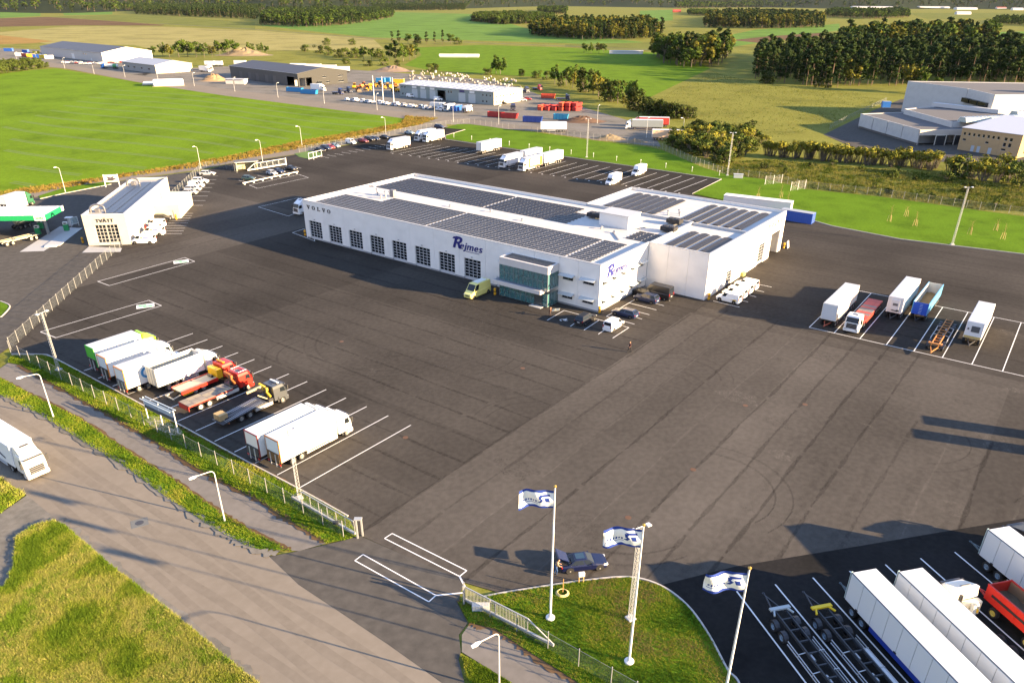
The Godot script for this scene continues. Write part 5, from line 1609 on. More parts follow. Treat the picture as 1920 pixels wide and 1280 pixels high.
func flat_bed(t: Node, x0: float, x1: float, y: float, edge: Material, deck: Array) -> void:
	piece(t, "bed_frame", S().box(V(x0, y - 0.2, -1.26), V(x1, y - 0.02, 1.26)), edge)
	var n := int((x1 - x0) / 0.9)
	for i in n:
		for j in 3:
			var xa := lerpf(x0, x1, float(i) / n) + 0.02
			var xb := lerpf(x0, x1, float(i + 1) / n) - 0.02
			piece(t, "deck_plank", S().box(V(xa, y - 0.02, -1.2 + 0.8 * j + 0.01), V(xb, y + 0.03, -1.2 + 0.8 * (j + 1) - 0.01)), deck[(i * 3 + j * 5 + i / 2) % deck.size()])

func loader_crane(t: Node, x: float, m: Material, m2: Material) -> void:
	piece(t, "crane_base", S().bevel(V(x - 0.4, 0.9, -1.15), V(x + 0.4, 1.4, 1.15), 0.05).bar(V(x, 1.4, 0.1), V(x, 2.9, 0.1), 0.24, 0.2), m)
	piece(t, "crane_arm", S().beam(V(x, 2.8, 0.1), V(x - 0.1, 3.0, -1.0), 0.3, 0.34).beam(V(x - 0.1, 3.0, -1.0), V(x + 0.1, 1.6, 0.95), 0.24, 0.28), m2)
	piece(t, "crane_jib", S().beam(V(x - 0.35, 2.7, 0.9), V(x - 0.35, 1.7, -0.9), 0.2, 0.22), m)
	piece(t, "crane_ram", S().bar(V(x + 0.25, 1.6, 0.3), V(x + 0.2, 2.9, -0.5), 0.07), mat(0.5, 0.5, 0.5, 0.25, 0.7))
	piece(t, "crane_hook", S().boxc(V(x - 0.3, 2.9, 0.9), V(0.3, 0.45, 0.3)), m2)
	for k in 4:
		piece(t, "hydraulic_hose", S().tube([V(x + 0.3, 1.4, 0.7 - 0.2 * k), V(x + 0.45, 2.2, 0.6 - 0.25 * k), V(x + 0.1, 2.9, 0.3 - 0.2 * k)], 0.03, 5), mat(0.015, 0.015, 0.015, 0.5))

# text as three letters with a coloured first one, like the haulier's mark on the boxes
func haulier_mark(t: Node, x: float, y: float, q: float, size: float) -> void:
	var turn := 0.0 if q > 0 else PI
	var cols := [mat(0.25, 0.55, 0.62, 0.5), mat(0.04, 0.05, 0.07, 0.5), mat(0.04, 0.03, 0.05, 0.5)]
	for i in 3:
		var dx := (i - 1) * size * 0.95
		piece(t, "letter", letters("GDL"[i], size, 0.02, 0.1, 1.15, false, 500), cols[i], V(x + (dx if q > 0 else -dx), y, q * 1.295), turn)

# ------------------------------------------------------------ cars and vans

# dims: length, width, height, belt height, bonnet end (from the front), windscreen run, rear slope run, tail kind
func car_proto(kind: String, m: Material) -> Node3D:
	var key := kind + str(m.get_instance_id())
	if protos.has(key):
		return protos[key]
	var d: Dictionary = {
		"estate": {"L": 4.75, "W": 1.84, "H": 1.48, "belt": 0.95, "hood": 1.35, "ws": 0.75, "rs": 0.5, "tail": 0.08, "name": "estate_car"},
		"hatch": {"L": 4.1, "W": 1.76, "H": 1.47, "belt": 0.93, "hood": 1.05, "ws": 0.75, "rs": 0.5, "tail": 0.1, "name": "hatchback_car"},
		"saloon": {"L": 4.7, "W": 1.82, "H": 1.43, "belt": 0.93, "hood": 1.35, "ws": 0.8, "rs": 0.75, "tail": 0.7, "name": "saloon_car"},
		"suv": {"L": 4.7, "W": 1.9, "H": 1.7, "belt": 1.08, "hood": 1.3, "ws": 0.7, "rs": 0.4, "tail": 0.06, "name": "suv_car"},
		"small_van": {"L": 4.5, "W": 1.82, "H": 1.84, "belt": 1.08, "hood": 0.95, "ws": 0.75, "rs": 0.14, "tail": 0.03, "name": "small_van"},
		"mid_van": {"L": 5.1, "W": 1.95, "H": 1.98, "belt": 1.15, "hood": 0.75, "ws": 0.8, "rs": 0.1, "tail": 0.03, "name": "delivery_van"},
		"big_van": {"L": 5.9, "W": 2.05, "H": 2.6, "belt": 1.35, "hood": 0.85, "ws": 0.85, "rs": 0.08, "tail": 0.03, "name": "high_roof_van"},
	}[kind]
	var van := kind.ends_with("van")
	var t := Node3D.new()
	t.set_meta("kind_name", d.name)
	var L: float = d.L / 2
	var w: float = d.W / 2
	var belt: float = d.belt
	var H: float = d.H
	var xf: float = L - d.hood          # foot of the windscreen
	var xr: float = -L + d.tail         # foot of the rear window
	# lower body: sections across, from tail to nose
	var sec := func(x: float, hw: float, y0: float, y1: float) -> Array:
		return [V(x, y0, hw - 0.08), V(x, y0 + 0.18, hw), V(x, y1 - 0.14, hw), V(x, y1, hw - 0.1), V(x, y1, -hw + 0.1), V(x, y1 - 0.14, -hw), V(x, y0 + 0.18, -hw), V(x, y0, -hw + 0.08)]
	var s := S()
	s.loft([sec.call(L, w * 0.72, 0.32, belt * 0.66), sec.call(L - 0.1, w * 0.88, 0.24, belt * 0.74), sec.call(L - 0.45, w * 0.98, 0.2, belt * 0.83), sec.call(xf + 0.1, w, 0.2, belt * 0.98), sec.call(xf - 0.3, w, 0.2, belt), sec.call(xr + 0.3, w, 0.2, belt), sec.call(xr + 0.02, w * 0.985, 0.2, belt), sec.call(-L + 0.1, w * 0.95, 0.26, belt * 0.97), sec.call(-L, w * 0.86, 0.36, belt * 0.88)], true)
	var body := piece(t, "body", s, m)
	# upper body
	var wb := w - 0.06
	var wt: float = w - (0.3 if not van else 0.14)
	var a0 := V(xf, belt - 0.03, wb)
	var a1 := V(xf - d.ws, H - 0.03, wt)
	var b0 := V(xr, belt - 0.03, wb)
	var b1 := V(xr + d.rs, H - 0.05, wt)
	var mz := V(1, 1, -1)
	var up := S()
	up.hexa([a0 * mz, b0 * mz, b0, a0].map(func(p): return p), [a1 * mz, b1 * mz, b1, a1])
	up.hexa([a1 * mz, b1 * mz, b1, a1], [V(a1.x - 0.15, H, -wt + 0.1), V(b1.x + 0.12, H, -wt + 0.1), V(b1.x + 0.12, H, wt - 0.1), V(a1.x - 0.15, H, wt - 0.1)])
	piece(t, "roof", up, m)
	var g := dark_glass()
	var pane := func(p0: Vector3, p1: Vector3, p2: Vector3, p3: Vector3, mu: float, mv: float, off: Vector3) -> Shape:
		var q := [p0, p1, p2, p3]
		var at := func(u: float, v: float) -> Vector3:
			return (q[0] as Vector3).lerp(q[1], u).lerp((q[3] as Vector3).lerp(q[2], u), v)
		var c := [at.call(mu, mv), at.call(1 - mu, mv), at.call(1 - mu, 1 - mv), at.call(mu, 1 - mv)]
		var sh := S()
		var bot := []
		var top := []
		for e in c:
			bot.append(e - off * 0.3)
			top.append(e + off)
		sh.hexa(bot, top)
		return sh
	piece(t, "windscreen", pane.call(a0, a0 * mz, a1 * mz, a1, 0.06, 0.09, V(0.016, 0.012, 0)), g)
	if kind != "mid_van" or true:
		piece(t, "rear_window", pane.call(b0 * mz, b0, b1, b1 * mz, 0.1, 0.16, V(-0.02, 0.012, 0)), g)
	for q in [-1.0, 1.0]:
		var f := V(1, 1, q)
		var off := V(0, 0.004, 0.018 * q)
		var m0 := a0.lerp(b0, 0.36 if not van else 0.26)
		var m1 := a1.lerp(b1, 0.34 if not van else 0.24)
		var xs := [[a0, m0, m1, a1]]
		if not van:
			xs.append([m0, b0, b1, m1])
		for e in xs:
			piece(t, "side_window", pane.call(e[0] * f, e[1] * f, e[2] * f, e[3] * f, 0.06, 0.12, off), g)
		piece(t, "headlight", S().boxc(V(L - 0.1, belt * 0.66, q * w * 0.68), V(0.2, 0.13, 0.3)), mat(0.65, 0.65, 0.62, 0.1))
		piece(t, "tail_light", S().boxc(V(-L + 0.05, belt * (0.82 if not van else 0.9), q * w * 0.82), V(0.1, 0.16 if not van else 0.5, 0.2)), mat(0.35, 0.015, 0.012, 0.25))
		piece(t, "mirror", S().boxc(V(xf - 0.35, belt + 0.05, q * (w + 0.08)), V(0.12, 0.15, 0.2)), m)
		var r: float = 0.33 if not van else 0.34
		for wx in [L - 0.85, -L + 0.85]:
			wheel(t, wx, q * (w + 0.005), r, 0.22)
			piece(t, "wheel_arch", S().lathe(V(wx, r + 0.03, q * (w - 0.19)), V(0, 0, q), PackedVector2Array([Vector2(0.0, 0.0), Vector2(r + 0.07, 0.0), Vector2(r + 0.07, 0.192), Vector2(0.0, 0.192)]), 14), mat(0.012, 0.012, 0.012, 0.9))
	piece(t, "grille", S().boxc(V(L - 0.02, belt * 0.5, 0), V(0.06, 0.22, w * 0.9)), mat(0.02, 0.02, 0.02, 0.5))
	piece(t, "number_plate", S().boxc(V(-L - 0.005, belt * 0.62, 0), V(0.03, 0.11, 0.5)), mat(0.7, 0.7, 0.68, 0.5))
	protos[key] = t
	return t

func car(kind: String, m: Material, at: Vector3, a: float, label: String, group := "", category := "") -> Node3D:
	return again(car_proto(kind, m), label, category if category else ("van" if kind.ends_with("van") else "car"), at, yaw(a), group)

func luton_van(label: String, at: Vector3, a: float) -> void:
	var wm := paint(0.78, 0.78, 0.77)
	var p := car_proto("mid_van", wm)
	var t := again(p, label, "van", at, yaw(a))
	piece(t, "cargo_box", S().bevel(V(-4.1, 0.75, -1.06), V(0.35, 3.0, 1.06), 0.05), mat(0.76, 0.75, 0.72, 0.5))
	piece(t, "box_nose", S().hexa([V(0.35, 1.95, 0.95), V(1.2, 2.0, 0.9), V(1.2, 2.0, -0.9), V(0.35, 1.95, -0.95)], [V(0.35, 2.98, 0.95), V(0.7, 2.8, 0.85), V(0.7, 2.8, -0.85), V(0.35, 2.98, -0.95)]), wm)
	wheel(t, -3.0, -0.98, 0.34, 0.22)
	wheel(t, -3.0, 0.98, 0.34, 0.22)

func skip(label: String, at: Vector3, a: float, m: Material, group := "", L := 6.0, h := 1.7, category := "skip") -> Node3D:
	var t := thing("waste_skip" if category == "skip" else "container", label, category, at, yaw(a), group)
	var x := L / 2
	for q in [-1.0, 1.0]:
		piece(t, "side_wall", S().prism(PackedVector2Array([Vector2(-x, 0.15), Vector2(x - 0.6, 0.15), Vector2(x, h), Vector2(-x, h)]), q * 1.16 - 0.04, q * 1.16 + 0.04), m)
		for k in 4:
			piece(t, "rib", S().box(V(-x + 0.5 + k * (L - 1.2) / 4.0, 0.15, q * 1.2), V(-x + 0.62 + k * (L - 1.2) / 4.0, h, q * 1.25)) if q > 0 else S().box(V(-x + 0.5 + k * (L - 1.2) / 4.0, 0.15, -1.25), V(-x + 0.62 + k * (L - 1.2) / 4.0, h, -1.2)), m)
	piece(t, "end_wall", S().box(V(-x, 0.15, -1.12), V(-x + 0.08, h, 1.12)), m)
	piece(t, "sloped_end", S().hexa([V(x - 0.68, 0.15, 1.12), V(x - 0.6, 0.15, 1.12), V(x - 0.6, 0.15, -1.12), V(x - 0.68, 0.15, -1.12)], [V(x - 0.08, h, 1.12), V(x, h, 1.12), V(x, h, -1.12), V(x - 0.08, h, -1.12)]), m)
	piece(t, "floor", S().box(V(-x + 0.08, 0.12, -1.12), V(x - 0.6, 0.2, 1.12)), mat(0.06, 0.05, 0.045, 0.9))
	return t

func steel_container(label: String, at: Vector3, a: float, m: Material, L := 6.06, h := 2.59) -> Node3D:
	var t := thing("steel_container", label, "container", at, yaw(a))
	var x := L / 2
	piece(t, "roof", S().box(V(-x + 0.05, h - 0.06, -1.17), V(x - 0.05, h - 0.01, 1.17)), mat(0.3, 0.33, 0.36, 0.6))
	for q in [-1.0, 1.0]:
		var s := S()
		var n := int(L / 0.28)
		for i in n:
			var xa := lerpf(-x + 0.1, x - 0.1, float(i) / n)
			var xb := lerpf(-x + 0.1, x - 0.1, float(i + 1) / n)
			var z: float = q * (1.2 if i % 2 == 0 else 1.165)
			s.box(V(xa, 0.15, z - 0.02), V(xb, h - 0.1, z + 0.02))
		piece(t, "corrugated_side", s, m)
		for e in [-1.0, 1.0]:
			piece(t, "corner_post", S().box(V(e * (x - 0.08) - 0.08, 0, q * 1.14 - 0.08), V(e * (x - 0.08) + 0.08, h, q * 1.14 + 0.08)), m)
		piece(t, "bottom_rail", S().box(V(-x + 0.16, 0.02, q * 1.17 - 0.05), V(x - 0.16, 0.17, q * 1.17 + 0.05)), m)
	piece(t, "end_wall", S().box(V(-x, 0.1, -1.06), V(-x + 0.06, h - 0.05, 1.06)), m)
	for q in [-0.53, 0.53]:
		var d := piece(t, "door", S().box(V(x - 0.06, 0.1, q - 0.51), V(x - 0.01, h - 0.05, q + 0.51)), m)
		for z in [-0.2, 0.2]:
			piece(d, "lock_bar", S().bar(V(x + 0.02, 0.2, q + z), V(x + 0.02, h - 0.15, q + z), 0.025, 0.025, 6), mat(0.4, 0.42, 0.45, 0.4, 0.5))
	return t

func build_vehicles() -> void:
	var white := paint(0.76, 0.76, 0.74)
	var cream := mat(0.74, 0.72, 0.66, 0.5)
	var box_w := mat(0.77, 0.77, 0.75, 0.45)
	var grey_w := mat(0.55, 0.57, 0.58, 0.5)
	var black := mat(0.02, 0.02, 0.022, 0.5)
	var red := paint(0.5, 0.022, 0.012)
	var rust := mat(0.42, 0.17, 0.04, 0.6)
	var orange_f := mat(0.6, 0.22, 0.03, 0.5)
	var A := 37.15
	# --- the truck bays by the street fence, from the far end
	rigid_truck("white box truck with bright green rear doors and a lime green cab", V(-62.63, 0, -102.18), A, 7.3, paint(0.3, 0.55, 0.02), box_w, mat(0.06, 0.4, 0.03, 0.5), mat(0.05, 0.3, 0.04, 0.5), black)
	rigid_truck("white box truck with pale ribbed rear doors and orange lower corner posts", V(-59.28, 0, -98.91), A, 7.5, white, box_w, mat(0.55, 0.62, 0.66, 0.4), orange_f, black)
	var t3 := rigid_truck("white box truck with a blue letter C on its side", V(-55.02, 0, -95), A, 7.2, white, box_w, mat(0.6, 0.62, 0.62, 0.5), orange_f, mat(0.1, 0.1, 0.11, 0.6))
	var ring := S()
	for i in 9:
		var p := deg_to_rad(55 + 250.0 * i / 9); var q := deg_to_rad(55 + 250.0 * (i + 1) / 9)
		ring.hexa([V(cos(q) * 0.85, sin(q) * 0.85, 0), V(cos(q) * 0.5, sin(q) * 0.5, 0), V(cos(p) * 0.5, sin(p) * 0.5, 0), V(cos(p) * 0.85, sin(p) * 0.85, 0)], [V(cos(q) * 0.85, sin(q) * 0.85, 0.02), V(cos(q) * 0.5, sin(q) * 0.5, 0.02), V(cos(p) * 0.5, sin(p) * 0.5, 0.02), V(cos(p) * 0.85, sin(p) * 0.85, 0.02)])
	piece(t3, "printed_letter", ring, mat(0.02, 0.22, 0.5, 0.5), V(3.2, 2.6, 1.285))
	# open bulk truck
	var t4 := thing("bulk_truck", "white open-topped bulk truck with grey lettering along its side", "truck", V(-50.87, 0, -95.51), yaw(A))
	tipper_body(t4, 0.0, 7.4, 1.15, 3.8, box_w, mat(0.55, 0.52, 0.42, 0.7), cream, black, 0.0)
	rails(t4, 0.2, 9.0)
	cab(t4, 7.8, white, 3.05, 3.7)
	axle(t4, 1.6)
	axle(t4, 2.9)
	side_guard(t4, 3.6, 6.3, mat(0.5, 0.5, 0.48, 0.5))
	for q in [-0.7, 0.0, 0.7]:
		piece(t4, "door_bar", S().bar(V(-0.05, 1.2, q), V(-0.05, 3.6, q), 0.03, 0.03, 6), mat(0.5, 0.5, 0.5, 0.4, 0.5))
	piece(t4, "lettering", letters("På rätt väg tillsammans", 0.42, 0.015, 0.12, 1.15, false, 400), mat(0.35, 0.35, 0.35, 0.6), V(3.9, 2.65, 1.31))
	# red and yellow recovery truck
	var t5 := thing("recovery_truck", "red and yellow recovery truck with a pale slide bed", "truck", V(-46.93, 0, -94.24), yaw(A))
	rails(t5, 0.0, 8.0)
	piece(t5, "slide_bed", S().box(V(-0.2, 0.95, -1.2), V(5.6, 1.08, 1.2)), mat(0.42, 0.38, 0.28, 0.7))
	for q in [-1.0, 1.0]:
		piece(t5, "bed_side", S().box(V(-0.2, 0.7, q * 1.22 - 0.05), V(5.6, 1.2, q * 1.22 + 0.05)), red)
		piece(t5, "yellow_skirt", S().box(V(0.0, 0.42, q * 1.2 - 0.04), V(1.6, 0.68, q * 1.2 + 0.04)), mat(0.72, 0.42, 0.01, 0.4))
	piece(t5, "lift_fork", S().beam(V(-0.2, 0.6, -0.9), V(-1.4, 0.4, -0.9), 0.14).beam(V(-0.2, 0.6, 0.9), V(-1.4, 0.4, 0.9), 0.14).beam(V(-1.4, 0.4, -1.1), V(-1.4, 0.4, 1.1), 0.16), mat(0.4, 0.36, 0.28, 0.6))
	piece(t5, "tool_rack", S().bevel(V(5.6, 0.9, -1.2), V(6.5, 2.3, 1.2), 0.05), mat(0.7, 0.4, 0.01, 0.4))
	piece(t5, "winch", S().bar(V(5.2, 1.3, -0.5), V(5.2, 1.3, 0.5), 0.2), black)
	cab(t5, 6.6, red, 2.75, 2.75)
	piece(t5, "light_bar", S().bevel(V(7.0, 2.8, -0.85), V(7.35, 2.98, 0.85), 0.04), mat(0.75, 0.3, 0.01, 0.3))
	axle(t5, 1.9)
	axle(t5, 3.2)
	# red crane flatbed
	var t6 := thing("crane_truck", "red flatbed truck with a loader crane behind its cab and worn plank deck", "truck", V(-44.31, 0, -89.63), yaw(A))
	rails(t6, 0.0, 9.2)
	flat_bed(t6, 0.0, 6.9, 1.25, mat(0.4, 0.03, 0.02, 0.5), [mat(0.22, 0.19, 0.15, 0.85), mat(0.26, 0.22, 0.17, 0.85), mat(0.18, 0.16, 0.14, 0.85), mat(0.3, 0.25, 0.17, 0.85)])
	loader_crane(t6, 7.4, mat(0.03, 0.03, 0.032, 0.5), mat(0.35, 0.1, 0.02, 0.5))
	cab(t6, 8.0, red, 2.95, 2.95)
	piece(t6, "roof_rack", S().tube([V(8.3, 3.1, -0.9), V(9.6, 3.1, -0.9), V(9.6, 3.1, 0.9), V(8.3, 3.1, 0.9), V(8.3, 3.1, -0.9)], 0.04, 6), mat(0.6, 0.6, 0.6, 0.3, 0.6))
	axle(t6, 1.7, 0.5, 1.24, mat(0.6, 0.56, 0.45, 0.5))
	axle(t6, 3.05, 0.5, 1.24, mat(0.6, 0.56, 0.45, 0.5))
	for q in [-1.0, 1.0]:
		piece(t6, "side_locker", S().bevel(V(4.2, 0.5, q * 1.0 - 0.2), V(7.8, 1.0, q * 1.0 + 0.2), 0.04), mat(0.5, 0.48, 0.44, 0.5))
	piece(t6, "tail_board", S().box(V(-0.06, 0.5, -1.2), V(0.0, 1.1, 1.2)), mat(0.4, 0.03, 0.02, 0.5))
	# grey slide-bed truck with crane
	var t7 := thing("slide_bed_truck", "grey crane truck with a dark ribbed slide bed and a wooden crate at its tail", "truck", V(-37.9, 0, -86.3), yaw(A))
	rails(t7, 0.0, 9.2)
	piece(t7, "slide_bed", S().hexa([V(-0.9, 0.72, 1.22), V(6.0, 1.2, 1.22), V(6.0, 1.2, -1.22), V(-0.9, 0.72, -1.22)], [V(-0.9, 0.8, 1.22), V(6.0, 1.3, 1.22), V(6.0, 1.3, -1.22), V(-0.9, 0.8, -1.22)]), mat(0.055, 0.058, 0.063, 0.5))
	for k in 22:
		for q in [-0.75, 0.75]:
			piece(t7, "rung", S().boxc(V(-0.2 + 0.27 * k, 0.88 + 0.0195 * k, q), V(0.1, 0.05, 0.7)), mat(0.32, 0.33, 0.34, 0.4, 0.4))
	loader_crane(t7, 6.8, mat(0.03, 0.03, 0.03, 0.5), mat(0.5, 0.36, 0.03, 0.5))
	piece(t7, "long_boom", S().beam(V(6.6, 2.9, -0.4), V(4.6, 2.5, -1.0), 0.28, 0.3).beam(V(5.2, 2.4, 0.6), V(6.5, 1.4, 0.7), 0.12, 0.14), mat(0.4, 0.34, 0.2, 0.5))
	cab(t7, 7.3, paint(0.06, 0.065, 0.07), 2.95, 2.95)
	piece(t7, "light_bar", S().bevel(V(8.3, 3.0, -0.85), V(8.6, 3.2, 0.85), 0.04), mat(0.65, 0.65, 0.6, 0.3))
	axle(t7, 1.9)
	axle(t7, 3.25)
	piece(t7, "under_ride_bar", S().beam(V(0.1, 0.55, -1.15), V(0.1, 0.55, 1.15), 0.14), mat(0.3, 0.1, 0.05, 0.6))
	for q in [-1.0, 1.0]:
		piece(t7, "side_locker", S().bevel(V(4.2, 0.5, q * 1.02 - 0.18), V(7.0, 0.98, q * 1.02 + 0.18), 0.04), mat(0.42, 0.4, 0.36, 0.5))
	var crate := thing("wooden_crate", "pale wooden crate strapped on the tail of the grey slide-bed truck", "crate", t7.position + az_dir(A) * -0.1 + V(0, 0.86, 0) + az_dir(A + 90) * -0.3, yaw(A))
	for k in 5:
		piece(crate, "plank", S().box(V(-0.6, 0.02 + 0.16 * k, -0.7), V(0.6, 0.16 + 0.16 * k, 0.7)), mat(0.42 + 0.02 * (k % 2), 0.29, 0.13, 0.8))
	piece(crate, "batten", S().box(V(0.6, 0.0, -0.5), V(0.64, 0.84, -0.35)).box(V(-0.64, 0.0, 0.3), V(-0.6, 0.84, 0.45)), mat(0.36, 0.24, 0.1, 0.8))
	rigid_truck("white box truck with dark red rear posts parked beside the lattice mast's truck", V(-31.15, 0, -77.42), A, 8.6, white, mat(0.66, 0.7, 0.71, 0.45), mat(0.72, 0.7, 0.62, 0.5), mat(0.2, 0.03, 0.03, 0.5), mat(0.04, 0.045, 0.05, 0.6), "", mat(0.68, 0.73, 0.74, 0.5))
	rigid_truck("white box truck with a brown rear frame standing behind the lattice mast", V(-28.29, 0, -76.12), A, 8.6, white, box_w, mat(0.6, 0.67, 0.68, 0.5), mat(0.28, 0.12, 0.03, 0.6), mat(0.12, 0.07, 0.03, 0.6))
	# --- trailer bays on the right, drawbars towards the street
	var R := 36.4
	var fw := 216.4
	var far_end := func(p: Vector3, L: float) -> Vector3:
		return p + az_dir(R) * L
	box_trailer("cream box trailer with a grey front wall and a rust red drawbar", far_end.call(V(54.22, 0, -121.32), 13.2), fw, 13.2, mat(0.74, 0.7, 0.58, 0.5), grey_w, "", 4.0, mat(0.3, 0.06, 0.03, 0.6))
	var r2 := thing("flatbed_semi", "white cab truck with a long red flatbed in the trailer bays", "truck", far_end.call(V(56.93, 0, -118.07), 16.2), yaw(fw))
	rails(r2, 0.2, 14.6, 0.9)
	flat_bed(r2, 0.0, 13.2, 1.3, mat(0.38, 0.05, 0.03, 0.5), [mat(0.4, 0.06, 0.04, 0.6), mat(0.14, 0.13, 0.13, 0.7), mat(0.42, 0.07, 0.045, 0.6), mat(0.36, 0.05, 0.035, 0.6), mat(0.18, 0.15, 0.14, 0.7)])
	piece(r2, "headboard", S().box(V(13.2, 1.3, -1.25), V(13.4, 2.75, 1.25)), red)
	cab(r2, 13.85, white, 3.0, 3.0)
	for x in [1.4, 2.7, 4.0, 12.2]:
		axle(r2, x)
	side_guard(r2, 5.0, 11.0, mat(0.4, 0.06, 0.04, 0.5))
	var r3 := box_trailer("white cooling trailer with faded roof lettering and a worn front unit", far_end.call(V(67.06, 0, -124.95), 13.3), fw, 13.3, mat(0.74, 0.73, 0.7, 0.5), mat(0.6, 0.6, 0.58, 0.6))
	piece(r3, "cooler_panel", S().bevel(V(13.3, 1.7, -0.75), V(13.5, 3.6, 0.75), 0.05), mat(0.62, 0.62, 0.6, 0.5))
	piece(r3, "cooler_grille", S().box(V(13.5, 2.5, -0.45), V(13.53, 2.95, 0.35)), mat(0.12, 0.12, 0.12, 0.6))
	piece(r3, "torn_panel", S().prism(PackedVector2Array([Vector2(-0.5, 1.6), Vector2(0.6, 1.5), Vector2(0.9, 1.75), Vector2(0.5, 1.9), Vector2(0.3, 1.7), Vector2(-0.3, 1.75)]), 0.0, 0.03), mat(0.05, 0.05, 0.05, 0.6), V(13.5, 0, 0), PI / 2)
	var r4 := thing("tipper_trailer", "blue fronted tipper trailer with an open white tub and some grain left", "trailer", far_end.call(V(71.04, 0, -123.98), 13.0), yaw(fw))
	tipper_body(r4, 0.0, 13.0, 1.2, 3.3, mat(0.1, 0.33, 0.55, 0.45), mat(0.62, 0.6, 0.52, 0.6), mat(0.015, 0.07, 0.42, 0.45), mat(0.3, 0.19, 0.07, 0.9), 0.25)
	for k in 7:
		piece(r4, "ladder_rung", S().boxc(V(13.06, 1.45 + 0.27 * k, -0.1), V(0.06, 0.04, 0.45)), mat(0.4, 0.5, 0.65, 0.5))
	rails(r4, 0.2, 12.6)
	for x in [1.3, 2.6, 3.9, 10.8, 12.0]:
		axle(r4, x)
	drawbar(r4, 12.7, black)
	skeletal_trailer("rusty orange container chassis trailer with an empty ladder frame", far_end.call(V(67.44, 0, -110.82), 13.2), fw, 13.2, rust, rust, false)
	var r6 := box_trailer("white cooling trailer with a dark vent and yellowed bumper standing apart", far_end.call(V(74.74, 0, -113.45), 11.4), fw, 11.4, mat(0.77, 0.76, 0.73, 0.5), mat(0.62, 0.66, 0.68, 0.5))
	piece(r6, "cooler_grille", S().box(V(11.43, 2.3, -0.75), V(11.5, 3.3, 0.45)), mat(0.07, 0.08, 0.09, 0.5))
	piece(r6, "cooler_vent", S().box(V(11.43, 2.6, 0.75), V(11.5, 2.9, 1.0)), mat(0.07, 0.08, 0.09, 0.5))
	piece(r6, "yellow_bumper", S().box(V(11.43, 1.25, -1.2), V(11.55, 1.6, 1.2)), mat(0.45, 0.34, 0.12, 0.6))
	# --- new bays at the bottom right, fronts away from the street
	var N := 346.0
	var tail := func(p: Vector3, L: float) -> Vector3:
		return p - az_dir(N) * L
	skeletal_trailer("dark chassis trailer with a pale grey headboard in the new bays", tail.call(V(24.19, 0, -51.29), 15.0), N, 15.0, mat(0.028, 0.032, 0.038, 0.5), mat(0.36, 0.4, 0.4, 0.5), false)
	skeletal_trailer("dark chassis trailer with a yellow headboard and a grey locker", tail.call(V(28.02, 0, -51.5), 15.0), N, 15.0, mat(0.028, 0.032, 0.038, 0.5), mat(0.75, 0.5, 0.01, 0.5), true)
	for q in [[V(31.9, 0, -53.09), "long white side-door trailer with a blue sill beside the chassis trailers", 1], [V(36.18, 0, -53.24), "long white trailer with side doors parked next to the white hook-lift truck", 0], [V(47.68, 0, -59.47), "white side-door trailer beside the red tipper and black truck", 0]]:
		var L := 19.0 if q[2] == 1 else 18.0
		var t := thing("side_door_trailer", q[1], "trailer", tail.call(q[0], L), yaw(N))
		var b := box_body(t, 0.0, L, 1.15, 4.2, mat(0.14, 0.16, 0.17, 0.6), grey_w, mat(0.35, 0.38, 0.4, 0.5), box_w)
		var n := 11
		for i in n:
			for s in [-1.0, 1.0]:
				var xa := lerpf(0.15, L - 0.12, float(i) / n) + 0.025
				var xb := lerpf(0.15, L - 0.12, float(i + 1) / n) - 0.025
				piece(b, "side_door", S().box(V(xa, 1.2, s * 1.3 - 0.02), V(xb, 4.12, s * 1.3 + 0.02)), mat(0.6, 0.63, 0.63, 0.45) if s < 0 else box_w)
				if i % 3 == 1:
					piece(b, "door_hinge", S().boxc(V(xa, 1.3, s * 1.34), V(0.3, 0.14, 0.06)), black)
		piece(t, "front_edge", S().box(V(L, 1.2, -1.28), V(L + 0.06, 4.25, -1.1)), mat(0.4, 0.52, 0.52, 0.4))
		rails(t, 0.3, L - 0.2)
		for x in [1.3, 2.6, 3.9, L - 2.6, L - 1.2]:
			axle(t, x, 0.5, 1.24, mat(0.25, 0.33, 0.4, 0.4, 0.4))
		if q[2] == 1:
			for s in [-1.22, 1.22]:
				piece(t, "blue_sill", S().box(V(7.2, 0.6, s - 0.04), V(L - 3.6, 1.1, s + 0.04)), mat(0.02, 0.05, 0.3, 0.4))
				piece(t, "side_guard", S().box(V(4.8, 0.7, s - 0.04), V(7.1, 0.95, s + 0.04)), black)
		else:
			side_guard(t, 4.8, L - 3.6, mat(0.4, 0.4, 0.42, 0.5))
		drawbar(t, L - 0.2, mat(0.06, 0.09, 0.1, 0.5), 0.8, 2.4)
	var hk := thing("hook_lift_truck", "white hook-lift truck with a bare frame between the white trailers and red tipper", "truck", tail.call(V(40.25, 0, -53.68), 9.6), yaw(N))
	rails(hk, 0.0, 8.6)
	cab(hk, 7.3, paint(0.72, 0.7, 0.62), 3.0, 3.6)
	piece(hk, "hook_arm", S().beam(V(0.6, 1.25, 0), V(6.2, 1.25, 0), 0.4, 0.34).beam(V(6.2, 1.2, 0), V(6.4, 2.6, 0), 0.34, 0.36).beam(V(6.4, 2.55, 0), V(6.0, 2.8, 0), 0.2, 0.2), mat(0.42, 0.46, 0.5, 0.4, 0.3))
	piece(hk, "cab_back", S().bevel(V(6.6, 0.9, -1.2), V(7.2, 2.4, 1.2), 0.06), mat(0.6, 0.55, 0.42, 0.6))
	piece(hk, "yellow_valve", S().boxc(V(6.5, 1.6, 0.5), V(0.35, 0.35, 0.4)), mat(0.75, 0.5, 0.01, 0.4))
	piece(hk, "exhaust_stack", S().bar(V(7.0, 1.2, -1.0), V(7.0, 3.2, -1.0), 0.17), black)
